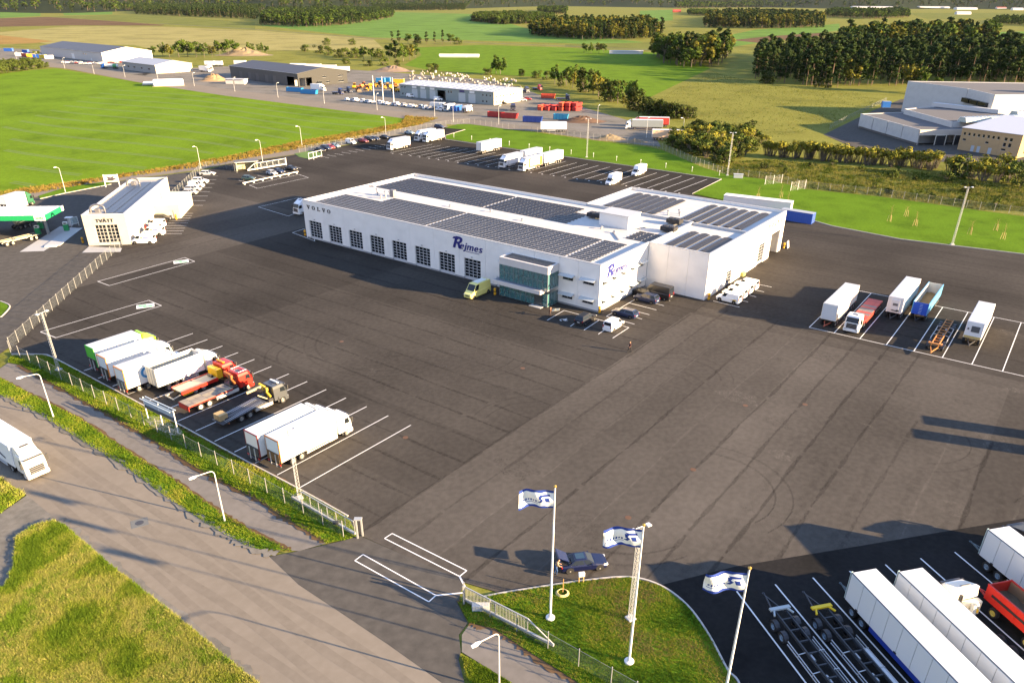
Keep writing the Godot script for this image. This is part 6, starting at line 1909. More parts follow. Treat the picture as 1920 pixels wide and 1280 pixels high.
	for x in [1.2, 2.5, 3.8]:
		axle(hk, x)
	var tp := thing("red_tipper_trailer", "bright red open tipper trailer holding a little brown soil", "trailer", tail.call(V(44.68, 0, -53.13), 7.5), yaw(N))
	tipper_body(tp, 0.0, 7.5, 1.25, 2.8, mat(0.5, 0.025, 0.015, 0.4), mat(0.28, 0.16, 0.08, 0.8), mat(0.5, 0.025, 0.015, 0.4), mat(0.12, 0.08, 0.045, 0.95), 0.45)
	rails(tp, 0.0, 7.2, 0.95, mat(0.45, 0.03, 0.02, 0.5))
	for s in [-1.0, 1.0]:
		piece(tp, "black_stripe", S().box(V(0.4, 2.0, s * 1.32 - 0.015), V(6.8, 2.25, s * 1.32 + 0.015)), black)
	for x in [1.2, 2.5, 6.2]:
		axle(tp, x, 0.5, 1.24, mat(0.6, 0.5, 0.1, 0.5))
	drawbar(tp, 7.2, mat(0.45, 0.03, 0.02, 0.5))
	var bt := thing("black_truck", "black truck standing behind the white side-door trailer", "truck", tail.call(V(51.39, 0, -62.03), 7.0), yaw(N))
	rails(bt, 0.0, 6.0)
	cab(bt, 5.0, paint(0.012, 0.013, 0.016), 2.9, 3.3)
	piece(bt, "cargo_box", S().bevel(V(0, 1.1, -1.27), V(4.8, 2.9, 1.27), 0.05), mat(0.02, 0.02, 0.024, 0.45))
	axle(bt, 1.3)
	# trailers just past the right edge, whose shadows fall into the yard
	for k in 2:
		box_trailer(["white trailer waiting alone beyond the bays, nearer the office", "white trailer waiting alone beyond the bays, nearer the street"][k], [V(80, 0, -80), V(77.0, 0, -76.4)][k], 289.0, 9.0, box_w, grey_w, "", 4.0)
	# --- the lorry bays behind the workshop
	var back := 217.6
	var rear := func(p: Vector3, L: float) -> Vector3:
		return p + az_dir(37.6) * L
	var i := 0
	for q in [[V(-45.97, 0, -289.85), "standing alone at the end of the lorry bays"], [V(-38.14, 0, -310), "half hidden behind its twin"], [V(-34.63, 0, -307.6), "in front of its twin in the far corner"], [V(-3.98, 0, -257.67), "beside the orange-sided truck"]]:
		var t := rigid_truck("white truck with a lettered box, %s" % q[1], rear.call(q[0], 10.2), back, 7.4, white, box_w, box_w, grey_w, black, "", null, 3.9)
		haulier_mark(t, 3.6, 2.7, -1.0, 0.85)
		i += 1
	box_trailer("white box trailer parked alone in the middle of the lorry bays", rear.call(V(-12.34, 0, -284.04), 11.5), back, 11.5, box_w, mat(0.7, 0.68, 0.62, 0.5))
	var bt2 := box_trailer("white trailer with a three-letter mark behind the marked truck", rear.call(V(-3.98, 0, -257.67), 21.5), back, 9.5, box_w, grey_w)
	haulier_mark(bt2, 5.0, 2.8, -1.0, 0.9)
	var b4 := rigid_truck("white truck with orange print on its box in the lorry bays", rear.call(V(2.27, 0, -252.03), 10.6), back, 7.6, white, box_w, box_w, grey_w, black)
	for s in [-1.0, 1.0]:
		var org := mat(0.75, 0.24, 0.02, 0.5)
		piece(b4, "orange_print", S().box(V(0.1, 1.1, s * 1.285 - 0.008), V(1.5, 3.9, s * 1.285 + 0.008)), org)
		piece(b4, "orange_print", S().box(V(1.5, 1.1, s * 1.284 - 0.008), V(7.5, 1.45, s * 1.284 + 0.008)), org)
		piece(b4, "orange_print", S().prism(PackedVector2Array([Vector2(6.6, 1.45), Vector2(7.5, 1.45), Vector2(7.5, 3.9), Vector2(6.2, 3.9), Vector2(6.9, 3.0)]), s * 1.283 - 0.008, s * 1.283 + 0.008), mat(0.7, 0.2, 0.02, 0.5))
	box_trailer("white trailer coupled behind the truck with the orange print", rear.call(V(9.51, 0, -261.48), 11.0), back, 11.0, box_w, grey_w)
	luton_van("white box van in the lorry bays nearest the workshop's rear roof", V(30.03, 0, -234.31), back)
	luton_van("white box van standing back against the lawn kerb", V(39.77, 0, -247.93), back)
	# a white tractor at the workshop's left end
	var tr := thing("tractor_unit", "white tractor unit peeping out behind the workshop's left wall", "truck", V(-54.89, 0, -196.65) + az_dir(37) * 4.0, yaw(217))
	rails(tr, 0.0, 4.8)
	cab(tr, 3.6, white, 3.1, 3.8)
	axle(tr, 1.0)
	axle(tr, 2.2)
	# --- moving truck on the street
	var ra: float = 125.4
	var mt := thing("articulated_truck", "white articulated truck driving along the street, letters over its windscreen", "truck", V(-55.08, 0, -73.54) - az_dir(ra) * 15.6, yaw(ra))
	box_body(mt, 0.0, 13.0, 1.1, 4.0, mat(0.72, 0.75, 0.77, 0.45), box_w, grey_w, box_w)
	rails(mt, 0.2, 14.0)
	cab(mt, 13.3, paint(0.75, 0.74, 0.68), 3.1, 3.95, null, mat(0.16, 0.17, 0.12, 0.08))
	var mk := [mat(0.3, 0.5, 0.55, 0.5), mat(0.2, 0.04, 0.06, 0.5), mat(0.25, 0.2, 0.25, 0.5)]
	for k in 3:
		var lt := piece(mt, "letter", letters("GDL"[k], 0.42, 0.015, 0.0, 1.2, false, 400), mk[k], V(14.42, 3.58, 0.5 - 0.5 * k))
		lt.rotation = V(deg_to_rad(-52.0), PI / 2, 0)
		lt.rotation_order = EULER_ORDER_YXZ
	piece(mt, "printed_arc", S().tube([V(9.0, 3.2, 1.29), V(9.4, 2.5, 1.29), V(10.1, 2.0, 1.29), V(11.0, 1.8, 1.29)], 0.09, 5), mat(0.03, 0.035, 0.05, 0.5))
	for x in [1.4, 2.7, 4.0, 11.6]:
		axle(mt, x)
	side_guard(mt, 4.8, 10.6, grey_w)
	# --- at the fuel pumps
	rigid_truck("white box truck with a green cab behind the fuel canopy", V(-132.19, 0, -196.42), 10.1, 7.0, paint(0.03, 0.12, 0.06), box_w, box_w, grey_w, black)
	var tk := thing("tank_trailer", "muddy trailer with a rounded steel tank end under the fuel canopy", "trailer", V(-119.99, 0, -180.63), yaw(20))
	piece(tk, "tank", S().lathe(V(0, 1.9, 0), V(1, 0, 0), PackedVector2Array([Vector2(0, 0), Vector2(0.7, 0.1), Vector2(1.1, 0.5), Vector2(1.15, 9.0), Vector2(0, 9.2)]), 18), mat(0.5, 0.47, 0.4, 0.35, 0.5))
	rails(tk, -0.6, 9.0, 0.8)
	for x in [0.3, 1.6, 2.9]:
		axle(tk, x)
	var ft := thing("empty_timber_trailer", "empty pale frame trailer at the fuel station's edge", "trailer", V(-114.88, 0, -166.43), yaw(32))
	rails(ft, 0.0, 8.0, 0.9, mat(0.42, 0.36, 0.25, 0.6))
	for x in [0.6, 1.9, 6.0, 7.2]:
		axle(ft, x)
	piece(ft, "deck_beam", S().box(V(0.0, 1.05, -1.2), V(8.0, 1.15, -1.0)).box(V(0.0, 1.05, 1.0), V(8.0, 1.15, 1.2)).box(V(2.8, 1.05, -1.0), V(3.0, 1.15, 1.0)), mat(0.42, 0.36, 0.25, 0.6))
	# --- cars
	var silver := paint(0.42, 0.43, 0.44)
	var wc := paint(0.78, 0.78, 0.76)
	var blk := paint(0.012, 0.012, 0.014)
	var navy := paint(0.012, 0.022, 0.06)
	var maroon := paint(0.16, 0.012, 0.018)
	var redc := paint(0.35, 0.02, 0.015)
	var sky_c := paint(0.22, 0.3, 0.36)
	car("small_van", wc, V(-62.58, 0, -304.42), 128, "white small van in the back row by the field road, between empty bays")
	car("estate", maroon, V(-58.43, 0, -307.85), 128, "dark red estate car in the back row by the field road")
	car("suv", blk, V(-56.51, 0, -311.28), 128, "black car right behind the dark red estate in the back row")
	car("hatch", navy, V(-54.64, 0, -313.11), 128, "navy hatchback between two dark cars in the back row")
	car("saloon", blk, V(-51.42, 0, -317.21), 128, "black saloon at the end of the back row near the lone marked truck")
	car("saloon", sky_c, V(-43, 0, -328.96), 128, "blue-grey saloon by the kerb near the paired white trucks")
	car("suv", navy, V(-31.89, 0, -344.62), 120, "dark car with a white load by the far corner of the lorry bays")
	car("saloon", sky_c, V(-67.07, 0, -296.47), 128, "pale blue saloon in the back row")
	car("hatch", redc, V(-68.26, 0, -293.57), 128, "red hatchback beside the pale blue saloon")
	car("suv", navy, V(-69.35, 0, -291.29), 128, "dark blue car squeezed between the red hatchback and the small gate")
	car("saloon", blk, V(-70.77, 0, -287.92), 128, "black car first in the back row, next to the small gate")
	car("hatch", paint(0.03, 0.06, 0.06), V(-81.47, 0, -237.78), 95, "dark green hatchback at the near end of the white barrier")
	car("hatch", silver, V(-76.52, 0, -245.89), 128, "silver hatchback behind the white barrier")
	car("saloon", navy, V(-75.21, 0, -248.84), 128, "navy saloon beside the silver hatchback behind the barrier")
	car("saloon", blk, V(-72.43, 0, -253.62), 128, "black saloon at the far end of the white barrier")
	car("estate", silver, V(-96.56, 0, -244.81), 88, "silver estate at the far end of the fence row by the wash hall")
	car("suv", wc, V(-94.63, 0, -233.31), 88, "white SUV in the fence row by the wash hall")
	car("small_van", wc, V(-93.67, 0, -227.45), 88, "white small van in the fence row by the wash hall")
	car("estate", silver, V(-92.99, 0, -222.88), 88, "silver estate beside the white van in the fence row")
	car("hatch", silver, V(-92.11, 0, -218.47), 88, "silver hatchback nearest the low store in the fence row")
	car("estate", blk, V(-88.48, 0, -189.9), 88, "black estate tucked in beside the wash hall's low store")
	car("small_van", wc, V(-87.48, 0, -183.78), 268, "white small van beside the wash hall, next to the black estate")
	var v1 := car("mid_van", wc, V(-85.02, 0, -176.5), 268, "white delivery van with a yellow and blue mark, second from the fence")
	var v2 := car("mid_van", wc, V(-84.34, 0, -169.64), 268, "white delivery van with a yellow and blue mark, closest to the wash gate fence")
	car("hatch", redc, V(-88.82, 0, -180.66), 88, "red hatchback showing its nose between the white vans and wash hall")
	for v in [v1, v2]:
		for s in [-1.0, 1.0]:
			piece(v, "yellow_mark", S().lathe(V(0.0, 1.45, s * 0.95), V(0, 0, s), PackedVector2Array([Vector2(0.16, 0.0), Vector2(0.16, 0.03), Vector2(0.0, 0.03)]), 10), mat(0.75, 0.5, 0.02, 0.5))
			piece(v, "blue_mark", S().boxc(V(-1.0 * s * -1.0 * -s, 1.45, s * 0.96), V(1.2, 0.2, 0.03)), mat(0.05, 0.12, 0.4, 0.5))
	car("suv", blk, V(12.76, 0, -122.81), 37, "black SUV in the bay beside the wheelchair sign")
	car("small_van", wc, V(17.32, 0, -120.08), 37, "white small van in the office bays, rear to the yard")
	car("estate", navy, V(20.02, 0, -125.79), 308, "navy estate parked alone at the end of the gable bays")
	car("suv", navy, V(24.94, 0, -133.11), 308, "dark blue SUV beside the black van at the office gable")
	car("big_van", blk, V(27.31, 0, -135.42), 308, "black van in the corner of the office gable and blank wall")
	car("estate", blk, V(24.6, 0, -136.85), 308, "black estate deepest in the office gable bays")
	for k in 4:
		var p: Vector3 = [V(40.28, 0, -133.29), V(42.08, 0, -136.04), V(43.86, 0, -138.58), V(45.66, 0, -141.04)][k]
		var vv := car("small_van", wc, p, 308, "white small van with yellow stripes in the row of four by the east block", "row of four small white vans")
		for s in [-1.0, 1.0]:
			piece(vv, "yellow_stripe", S().hexa([V(-1.9, 0.75, s * 0.93 - 0.01), V(-0.6, 0.75, s * 0.93 - 0.01), V(-0.6, 0.75, s * 0.93 - 0.03), V(-1.9, 0.75, s * 0.93 - 0.03)], [V(-1.9, 0.95, s * 0.93 + 0.01), V(-1.5, 0.95, s * 0.93 + 0.01), V(-1.5, 0.95, s * 0.93 - 0.03), V(-1.9, 0.95, s * 0.93 - 0.03)]), mat(0.7, 0.42, 0.03, 0.5))
	var amb := car("big_van", paint(0.8, 0.72, 0.22), V(-6.69, 0, -136.16), 217, "pale yellow high-roofed van in front of the last workshop door")
	piece(amb, "roof_box", S().bevel(V(-2.2, 2.6, -0.7), V(0.6, 2.72, 0.7), 0.05), mat(0.7, 0.7, 0.62, 0.5))
	# blue car with its tailgate open, by the grass island
	var bc := car("saloon", paint(0.003, 0.006, 0.035), V(7.1, 0, -58.36), 80.5, "dark blue car with its tailgate open beside the grass island")
	piece(bc, "tailgate", S().hexa([V(-1.72, 1.42, 0.7), V(-1.62, 1.42, 0.7), V(-1.62, 1.42, -0.7), V(-1.72, 1.42, -0.7)], [V(-2.75, 1.95, 0.75), V(-2.65, 2.03, 0.75), V(-2.65, 2.03, -0.75), V(-2.75, 1.95, -0.75)]), paint(0.004, 0.009, 0.05))
	piece(bc, "sunroof", S().box(V(-0.85, 1.425, -0.42), V(0.05, 1.437, 0.42)), mat(0.03, 0.06, 0.09, 0.05))
	piece(bc, "boot_floor", S().box(V(-2.25, 0.94, -0.65), V(-1.6, 0.96, 0.65)), mat(0.01, 0.01, 0.01, 0.9))
	# --- containers and the gravel yards behind
	steel_container("blue steel container at the corner of the workshop and lawn", V(72.29, 0, -191.81), 128, mat(0.01, 0.07, 0.36, 0.5), 8.2, 2.6)
	var wcn := thing("white_store", "long white flat store standing behind the workshop's rear wall", "container", V(66.68, 0, -207.45), yaw(118.5))
	piece(wcn, "body", S().bevel(V(-9, 0, -1.4), V(9, 2.1, 1.4), 0.05), mat(0.72, 0.7, 0.67, 0.6))
	piece(wcn, "roof", S().box(V(-9.1, 2.1, -1.5), V(9.1, 2.2, 1.5)), mat(0.7, 0.7, 0.68, 0.6))
	var redk := mat(0.34, 0.018, 0.018, 0.5)
	for k in 2:
		skip(["dark red container skip by the road, left of the pair", "dark red container skip by the road, orange-ended"][k], [V(-8.2, 0, -381.34), V(-1.59, 0, -377)][k], 110, redk, "", 8.0, 2.3)
	skip("deep blue container skip with a white bar by the field road", V(8.91, 0, -364.26), 105, mat(0.012, 0.04, 0.22, 0.5), "", 9.0, 2.5)
	skip("bright blue container skip behind the white trailer on gravel", V(22.28, 0, -373.29), 105, mat(0.02, 0.2, 0.36, 0.5), "", 7.0, 2.5)
	for k in 12:
		skip("red container skip in the stacked row on the gravel yard", V(14.99, 0, -407.51).lerp(V(32.14, 0, -406.01), (k % 6) / 5.0) + V(0, 2.0 if k >= 9 else 0.0, -6.0 * int(k / 6.0) if k < 9 else 0.0), 36, redk if k % 3 else mat(0.45, 0.05, 0.02, 0.5), "red skips on the gravel yard", 6.0, 1.8)
	skip("orange-red skip standing alone behind the skip row", V(19.75, 0, -458.8), 100, mat(0.5, 0.06, 0.025, 0.5), "", 8.0, 2.4)
	var gw := box_trailer("white bulk trailer standing alone at the gravel lot's fence", V(22.51, 0, -336.48), 268, 11.0, mat(0.7, 0.73, 0.75, 0.5), grey_w)
	for q in [["white articulated truck with grey curtain sides on the gravel lot", V(64.34, 0, -343.58), mat(0.24, 0.27, 0.28, 0.6), white, 276.0], ["red trailer truck behind the grey curtain-sided truck", V(68.51, 0, -351.38), mat(0.4, 0.04, 0.03, 0.5), red, 276.0], ["white and orange trailer truck half hidden by the willow shrubs", V(55.44, 0, -316.78) , mat(0.72, 0.5, 0.32, 0.5), red, 95.0]]:
		var t := thing("curtain_truck", q[0], "truck", q[1], yaw(q[4]))
		box_body(t, 0.0, 13.2, 1.1, 4.0, q[2], box_w, grey_w, box_w)
		rails(t, 0.2, 14.0)
		cab(t, 13.6, q[3], 3.1, 3.9)
		for x in [1.4, 2.7, 4.0, 11.8]:
			axle(t, x)
	# lorries and trailers of the estate, small in the distance
	var far_specs := [
		["white box truck by the beige hall's gable", V(-236.76, 0, -623.01), 120.0, 7.5, 0], ["white truck parked end-on at the beige hall", V(-235.49, 0, -637.63), 150.0, 7.0, 0],
		["white trailer behind the charcoal hall's roof, nearest the heap", V(-175.8, 0, -650.86), 95.0, 12.0, 1], ["white trailer second behind the charcoal hall's roof", V(-163.35, 0, -646.41), 95.0, 13.0, 1], ["white trailer third behind the charcoal hall's roof", V(-149.56, 0, -637.15), 95.0, 13.0, 1], ["white trailer sticking out right of the charcoal hall", V(-135.96, 0, -623.4), 95.0, 12.0, 1],
		["pale green trailer behind the charcoal hall's left end", V(-229.51, 0, -680.16), 100.0, 10.0, 1], ["white van body parked behind the beige hall", V(-251.22, 0, -673.4), 100.0, 8.0, 1], ["white trailer beside the van body behind the beige hall", V(-244.83, 0, -673.75), 100.0, 8.0, 1]]
	for q in far_specs:
		if q[4] == 1:
			box_trailer(q[0], q[1], q[2], q[3], box_w, grey_w)
		else:
			rigid_truck(q[0], q[1], q[2], q[3], white, box_w, box_w, grey_w, black)
	for q in [["blue tractor truck by the workshop's far end", V(4.97, 0, -491.51), 150.0, navy], ["red tractor truck behind the blue one", V(12.33, 0, -503.94), 140.0, red], ["dark blue truck before the yellow gable", V(-0.11, 0, -409.09), 180.0, paint(0.02, 0.02, 0.06)], ["blue truck in the gravel yard by the yellow diggers", V(-102.38, 0, -484.31), 120.0, navy], ["dark blue truck second from the yellow diggers", V(-105.63, 0, -475.62), 120.0, paint(0.01, 0.02, 0.09)], ["blue truck among the machines by the red skips", V(23.78, 0, -448.77), 100.0, navy]]:
		var t := thing("parked_lorry", q[0], "truck", q[1], yaw(q[2]))
		rails(t, 0.0, 6.2)
		cab(t, 5.2, q[3], 3.0, 3.6)
		axle(t, 1.0)
		axle(t, 2.2)
		piece(t, "bed", S().box(V(0, 1.1, -1.2), V(4.9, 1.4, 1.2)), mat(0.2, 0.2, 0.22, 0.6))
	for k in 9:
		digger(["yellow wheel loader", "orange digger", "yellow dumper"][k % 3] + [" beside the blue tanks", " with its bucket down in the machine park", " at the back of the machine park", " near the three flagless poles", " next to the green machine", " by the dark blue trucks", " in the middle of the machine park", " at the machine park's gravel edge", " behind the front row of machines"][k], [V(-98.4, 0, -505.65), V(-93.92, 0, -512.22), V(-88.47, 0, -515.69), V(-84.96, 0, -519.13), V(-92.82, 0, -487.61), V(-88.11, 0, -493.75), V(-78.02, 0, -506.49), V(-75.74, 0, -516.23), V(-70.58, 0, -488.5)][k], 40.0 * k, mat(0.7, 0.36, 0.01, 0.5) if k % 3 != 1 else mat(0.6, 0.18, 0.02, 0.5))
	for k in 2:
		steel_container(["blue tank container in the machine park, left of two", "blue tank container in the machine park, right of two"][k], [V(-88.57, 0, -546.8), V(-85.57, 0, -550.61)][k], 100, mat(0.01, 0.2, 0.45, 0.5), 6.0, 2.8)
	steel_container("yellow container beside the grey-green workshop", V(-75.57, 0, -540.15), 100, mat(0.7, 0.48, 0.02, 0.5), 7.0, 2.8)
	# white cars and light trailers along the estate road
	for k in 20:
		var p: Vector3 = V(-90.89, 0, -444.58).lerp(V(-32.05, 0, -401.84), (k + 0.3 * sin(k * 2.3)) / 19.0)
		car(["hatch", "estate", "small_van", "suv"][k % 4], [wc, silver, wc, wc, sky_c][k % 5], p, 30.0 + 12.0 * sin(k * 1.7), "pale car in the row along the estate road before the workshop", "pale cars along the estate road")
	for k in 16:
		var p: Vector3 = V(-381.61, 0, -700.61).lerp(V(-346.87, 0, -684.96), (k % 8) / 7.0) + V(0, 0, -7.0 * int(k / 8.0))
		car(["hatch", "estate", "saloon"][k % 3], [silver, wc, navy, maroon, silver][k % 5], p, 40.0, "parked car in the rows before the long white warehouse", "cars before the long white warehouse")
	for k in 10:
		car(["hatch", "estate", "saloon"][k % 3], [silver, wc, redc, navy, maroon][k % 5], V(-347.17, 0, -696.62).lerp(V(-334.12, 0, -709.44), k / 9.0), 60.0, "parked car in the row below the white warehouse's gable", "cars below the white gable")
	car("hatch", wc, V(5.43, 0, -445.63), 95, "white hatchback before the yellow workshop gable")
	car("hatch", redc, V(8.15, 0, -450.7), 95, "red car beside the white hatchback at the yellow gable")
	car("saloon", blk, V(-5.83, 0, -432.07), 95, "black car at the foot of the yellow gable")
	car("mid_van", wc, V(-58.33, 0, -461.1), 120, "white van at the grey-green workshop's first gate")
	car("mid_van", wc, V(-41.28, 0, -446.39), 110, "white van before the workshop's open bay")
	# containers in colours by the long warehouse
	var cc := [mat(0.66, 0.66, 0.64, 0.5), mat(0.4, 0.06, 0.03, 0.5), mat(0.62, 0.3, 0.02, 0.5), mat(0.02, 0.1, 0.4, 0.5), mat(0.7, 0.5, 0.02, 0.5), mat(0.72, 0.7, 0.66, 0.5)]
	var cn := ["white", "dark red", "orange", "blue", "yellow", "cream"]
	for k in 6:
		steel_container("%s container in the coloured cluster left of the long warehouse" % cn[k], V(-465.95, 0, -782.76).lerp(V(-419.95, 0, -749.76), k / 5.0), 90.0 + 25.0 * sin(k * 2.1), cc[k], 7.0, 3.0)
	for k in 3:
		steel_container("%s container in the back row of the coloured cluster" % cn[(k + 3) % 6], V(-486.21, 0, -829.01).lerp(V(-448.73, 0, -799.17), k / 2.0), 110.0, cc[(k + 3) % 6], 7.0, 3.0)
	steel_container("blue container alone at the far left of the gravel yard", V(-517.2, 0, -852.77), 95, cc[3], 9.0, 3.0)
	steel_container("rust red container against the long warehouse's wall", V(-444.77, 0, -799.43), 130, cc[1], 9.0, 4.0)
	var tank := thing("tanker_truck", "white and green tanker with a blue cab beside the estate road", "truck", V(-308.49, 0, -643.84), yaw(280))
	piece(tank, "tank", S().lathe(V(0, 2.3, 0), V(1, 0, 0), PackedVector2Array([Vector2(0, 0), Vector2(0.9, 0.2), Vector2(1.25, 0.8), Vector2(1.25, 11.0), Vector2(0.9, 11.5), Vector2(0, 11.7)]), 16), mat(0.62, 0.66, 0.64, 0.4))
	piece(tank, "green_band", S().lathe(V(0, 2.28, 0), V(1, 0, 0), PackedVector2Array([Vector2(1.26, 0.9), Vector2(1.27, 1.0), Vector2(1.27, 4.0), Vector2(1.26, 4.1)]), 16), mat(0.06, 0.3, 0.1, 0.4))
	rails(tank, 0.0, 13.0)
	cab(tank, 12.2, paint(0.01, 0.1, 0.4), 3.0, 3.6)
	for x in [1.4, 2.7, 4.0, 11.0]:
		axle(tank, x)
	for k in 2:
		skip(["bright blue open container at the charcoal hall, left of two", "bright blue open container at the charcoal hall, right of two"][k], [V(-130.45, 0, -486.11), V(-119.23, 0, -475.09)][k], 112, mat(0.015, 0.19, 0.42, 0.5), "", 11.0, 2.4)
	rigid_truck("white tipper truck behind the bright blue containers", V(-121.74, 0, -492.4), 110, 6.5, white, box_w, box_w, grey_w, black)
	for k in 3:
		rigid_truck(["white truck at the factory's upper yard, left one", "white truck at the factory's upper yard, right one", "orange truck tucked against the factory's tall hall"][k], [V(214.49, 0, -434.02), V(218.91, 0, -431.88), V(227.6, 0, -434.48)][k], 25, 6.0, white if k < 2 else paint(0.5, 0.12, 0.05), box_w if k < 2 else mat(0.5, 0.14, 0.06, 0.5), box_w, grey_w, black)
	steel_container("blue box container by the factory's upper yard fence", V(195.7, 0, -424.34), 95, mat(0.02, 0.16, 0.5, 0.5), 4.0, 3.0)
	for k in 3:
		rigid_truck(["white concrete mixer truck beside the estate road", "white lorry at the estate road junction", "white flat lorry before the workshop"][k], [V(-24.15, 0, -394.12), V(-30.9, 0, -408.06), V(-42.07, 0, -411.91)][k], [20.0, 200.0, 110.0][k], 5.5, white, mat(0.6, 0.6, 0.58, 0.6), box_w, grey_w, black, "", null, 3.0)
	steel_container("blue tank body beside the white mixer truck", V(-28.2, 0, -404.01), 30, mat(0.01, 0.1, 0.4, 0.5), 6.0, 2.6)

func digger(label: String, at: Vector3, a: float, m: Material) -> void:
	var t := thing("wheel_loader", label, "machine", at, yaw(a))
	piece(t, "engine_hood", S().bevel(V(-3.0, 0.9, -1.0), V(-0.6, 2.1, 1.0), 0.12), m)
	piece(t, "cab", S().bevel(V(-0.6, 1.2, -0.8), V(0.8, 3.1, 0.8), 0.1), dark_glass())
	piece(t, "cab_roof", S().bevel(V(-0.7, 3.1, -0.9), V(0.9, 3.25, 0.9), 0.05), m)
	piece(t, "boom", S().beam(V(0.8, 1.6, 0), V(3.2, 1.2, 0), 0.5, 0.4), m)
	piece(t, "bucket", S().prism(PackedVector2Array([Vector2(3.0, 0.3), Vector2(4.2, 0.2), Vector2(3.4, 0.6), Vector2(3.3, 1.5), Vector2(3.0, 1.4)]), -1.3, 1.3), mat(0.15, 0.12, 0.08, 0.7))
	for x in [-1.9, 1.6]:
		axle(t, x, 0.75, 1.2, m, 0.5)

# ------------------------------------------------------------ fences, lamps, flags and other yard furniture

func wire_mesh() -> ArrayMesh:   # 1 m long, 1 m high, scaled to each bay
	if not meshes.has("wire"):
		var s := S()
		for i in 34:
			s.bar(V((i + 0.5) / 34.0, 0, 0), V((i + 0.5) / 34.0, 1, 0), 0.0009, 0.0009, 3)
		for j in 24:
			s.bar(V(0, (j + 0.5) / 24.0, 0.003), V(1, (j + 0.5) / 24.0, 0.003), 0.0016, 0.0016, 3)
		meshes["wire"] = s.mesh()
		meshes["post"] = S().bar(Vector3.ZERO, V(0, 2.1, 0), 0.045, 0.045, 8).lathe(V(0, 2.1, 0), Vector3.UP, PackedVector2Array([Vector2(0.055, -0.03), Vector2(0.055, 0.02), Vector2(0, 0.05)]), 8).mesh()
	return meshes["wire"]

func wire_fence(label: String, line: Array, pitch := 3.0, h := 1.95) -> void:
	var f := thing("wire_fence", label, "fence", line[0])
	var galv := mat(0.3, 0.3, 0.29, 0.55, 0.2)
	var wire := mat(0.2, 0.22, 0.2, 0.6, 0.2)
	var first := true
	for i in line.size() - 1:
		var a: Vector3 = line[i]
		var b: Vector3 = line[i + 1]
		var n := maxi(1, int(round((b - a).length() / pitch)))
		for k in n:
			var p := a.lerp(b, float(k) / n)
			var q := a.lerp(b, float(k + 1) / n)
			var w := piece(f, "wire_panel", wire_mesh(), wire, p - line[0] + V(0, 0.08, 0), atan2(-(q - p).z, (q - p).x))
			w.scale = V((q - p).length(), h - 0.08, 1)
			if first or k > 0 or i > 0:
				piece(f, "post", meshes["post"], galv, p - line[0])
			first = false
			piece(f, "top_wire", S().bar(p - line[0] + V(0, h, 0), q - line[0] + V(0, h, 0), 0.015, 0.015, 5), galv)
	piece(f, "post", meshes["post"], galv, line[-1] - line[0])

func street_lamp(label: String, at: Vector3, a: float, h := 6.6, arm := 1.9, group := "") -> void:
	var l := thing("street_lamp", label, "street lamp", at, yaw(a), group)
	var w := mat(0.5, 0.5, 0.48, 0.5)
	piece(l, "pole", S().bar(Vector3.ZERO, V(0, h - 0.6, 0), 0.085, 0.06, 10), w)
	var pts := []
	for i in 7:
		var t := PI / 2 * i / 6
		pts.append(V(0.5 - 0.5 * cos(t), h - 0.6 + 0.55 * sin(t), 0))
	pts.append(V(arm, h + 0.1, 0))
	piece(l, "arm", S().tube(pts, 0.05, 8), w)
	piece(l, "lamp_head", S().loft([[V(arm - 0.1, h + 0.06, 0.06), V(arm - 0.1, h + 0.16, 0.05), V(arm - 0.1, h + 0.16, -0.05), V(arm - 0.1, h + 0.06, -0.06)], [V(arm + 0.3, h + 0.02, 0.17), V(arm + 0.3, h + 0.22, 0.1), V(arm + 0.3, h + 0.22, -0.1), V(arm + 0.3, h + 0.02, -0.17)], [V(arm + 0.75, h + 0.06, 0.12), V(arm + 0.75, h + 0.2, 0.07), V(arm + 0.75, h + 0.2, -0.07), V(arm + 0.75, h + 0.06, -0.12)]], true), mat(0.75, 0.75, 0.73, 0.4))
	piece(l, "base", S().bar(V(0, 0, 0), V(0, 0.5, 0), 0.11, 0.1, 10), w)

func lattice_mast(label: String, at: Vector3, h: float, a: float) -> void:
	var l := thing("lattice_mast", label, "mast", at, yaw(a))
	var g := mat(0.5, 0.51, 0.5, 0.45, 0.4)
	var c := []
	for k in 3:
		c.append(V(cos(TAU * k / 3), 0, sin(TAU * k / 3)) * 0.24)
	var y := V(0, h, 0)
	for k in 3:
		piece(l, "leg", S().bar(c[k], c[k] * 0.8 + y, 0.03, 0.03, 6), g)
		var s := S()
		var n := int(h / 0.45)
		for i in n:
			var p: Vector3 = c[k].lerp(c[k] * 0.8, float(i) / n) + y * i / n
			var q: Vector3 = c[(k + 1) % 3].lerp(c[(k + 1) % 3] * 0.8, float(i + 1) / n) + y * (i + 1) / n
			var r: Vector3 = c[(k + 1) % 3].lerp(c[(k + 1) % 3] * 0.8, float(i) / n) + y * i / n
			s.bar(p, q, 0.014, 0.014, 4)
			s.bar(p, r, 0.012, 0.012, 4)
		piece(l, "lacing", s, g)
	piece(l, "footing", S().bevel(V(-0.4, 0, -0.4), V(0.4, 0.25, 0.4), 0.05), mat(0.4, 0.4, 0.38, 0.9))
	piece(l, "cross_arm", S().bar(y + V(-0.9, 0, 0), y + V(0.9, 0, 0), 0.04, 0.04, 6), g)
	for sx in [-0.8, 0.8]:
		piece(l, "floodlight", S().bevel(y + V(sx - 0.22, -0.02, -0.1), y + V(sx + 0.22, 0.12, 0.36), 0.03), mat(0.62, 0.64, 0.64, 0.3))

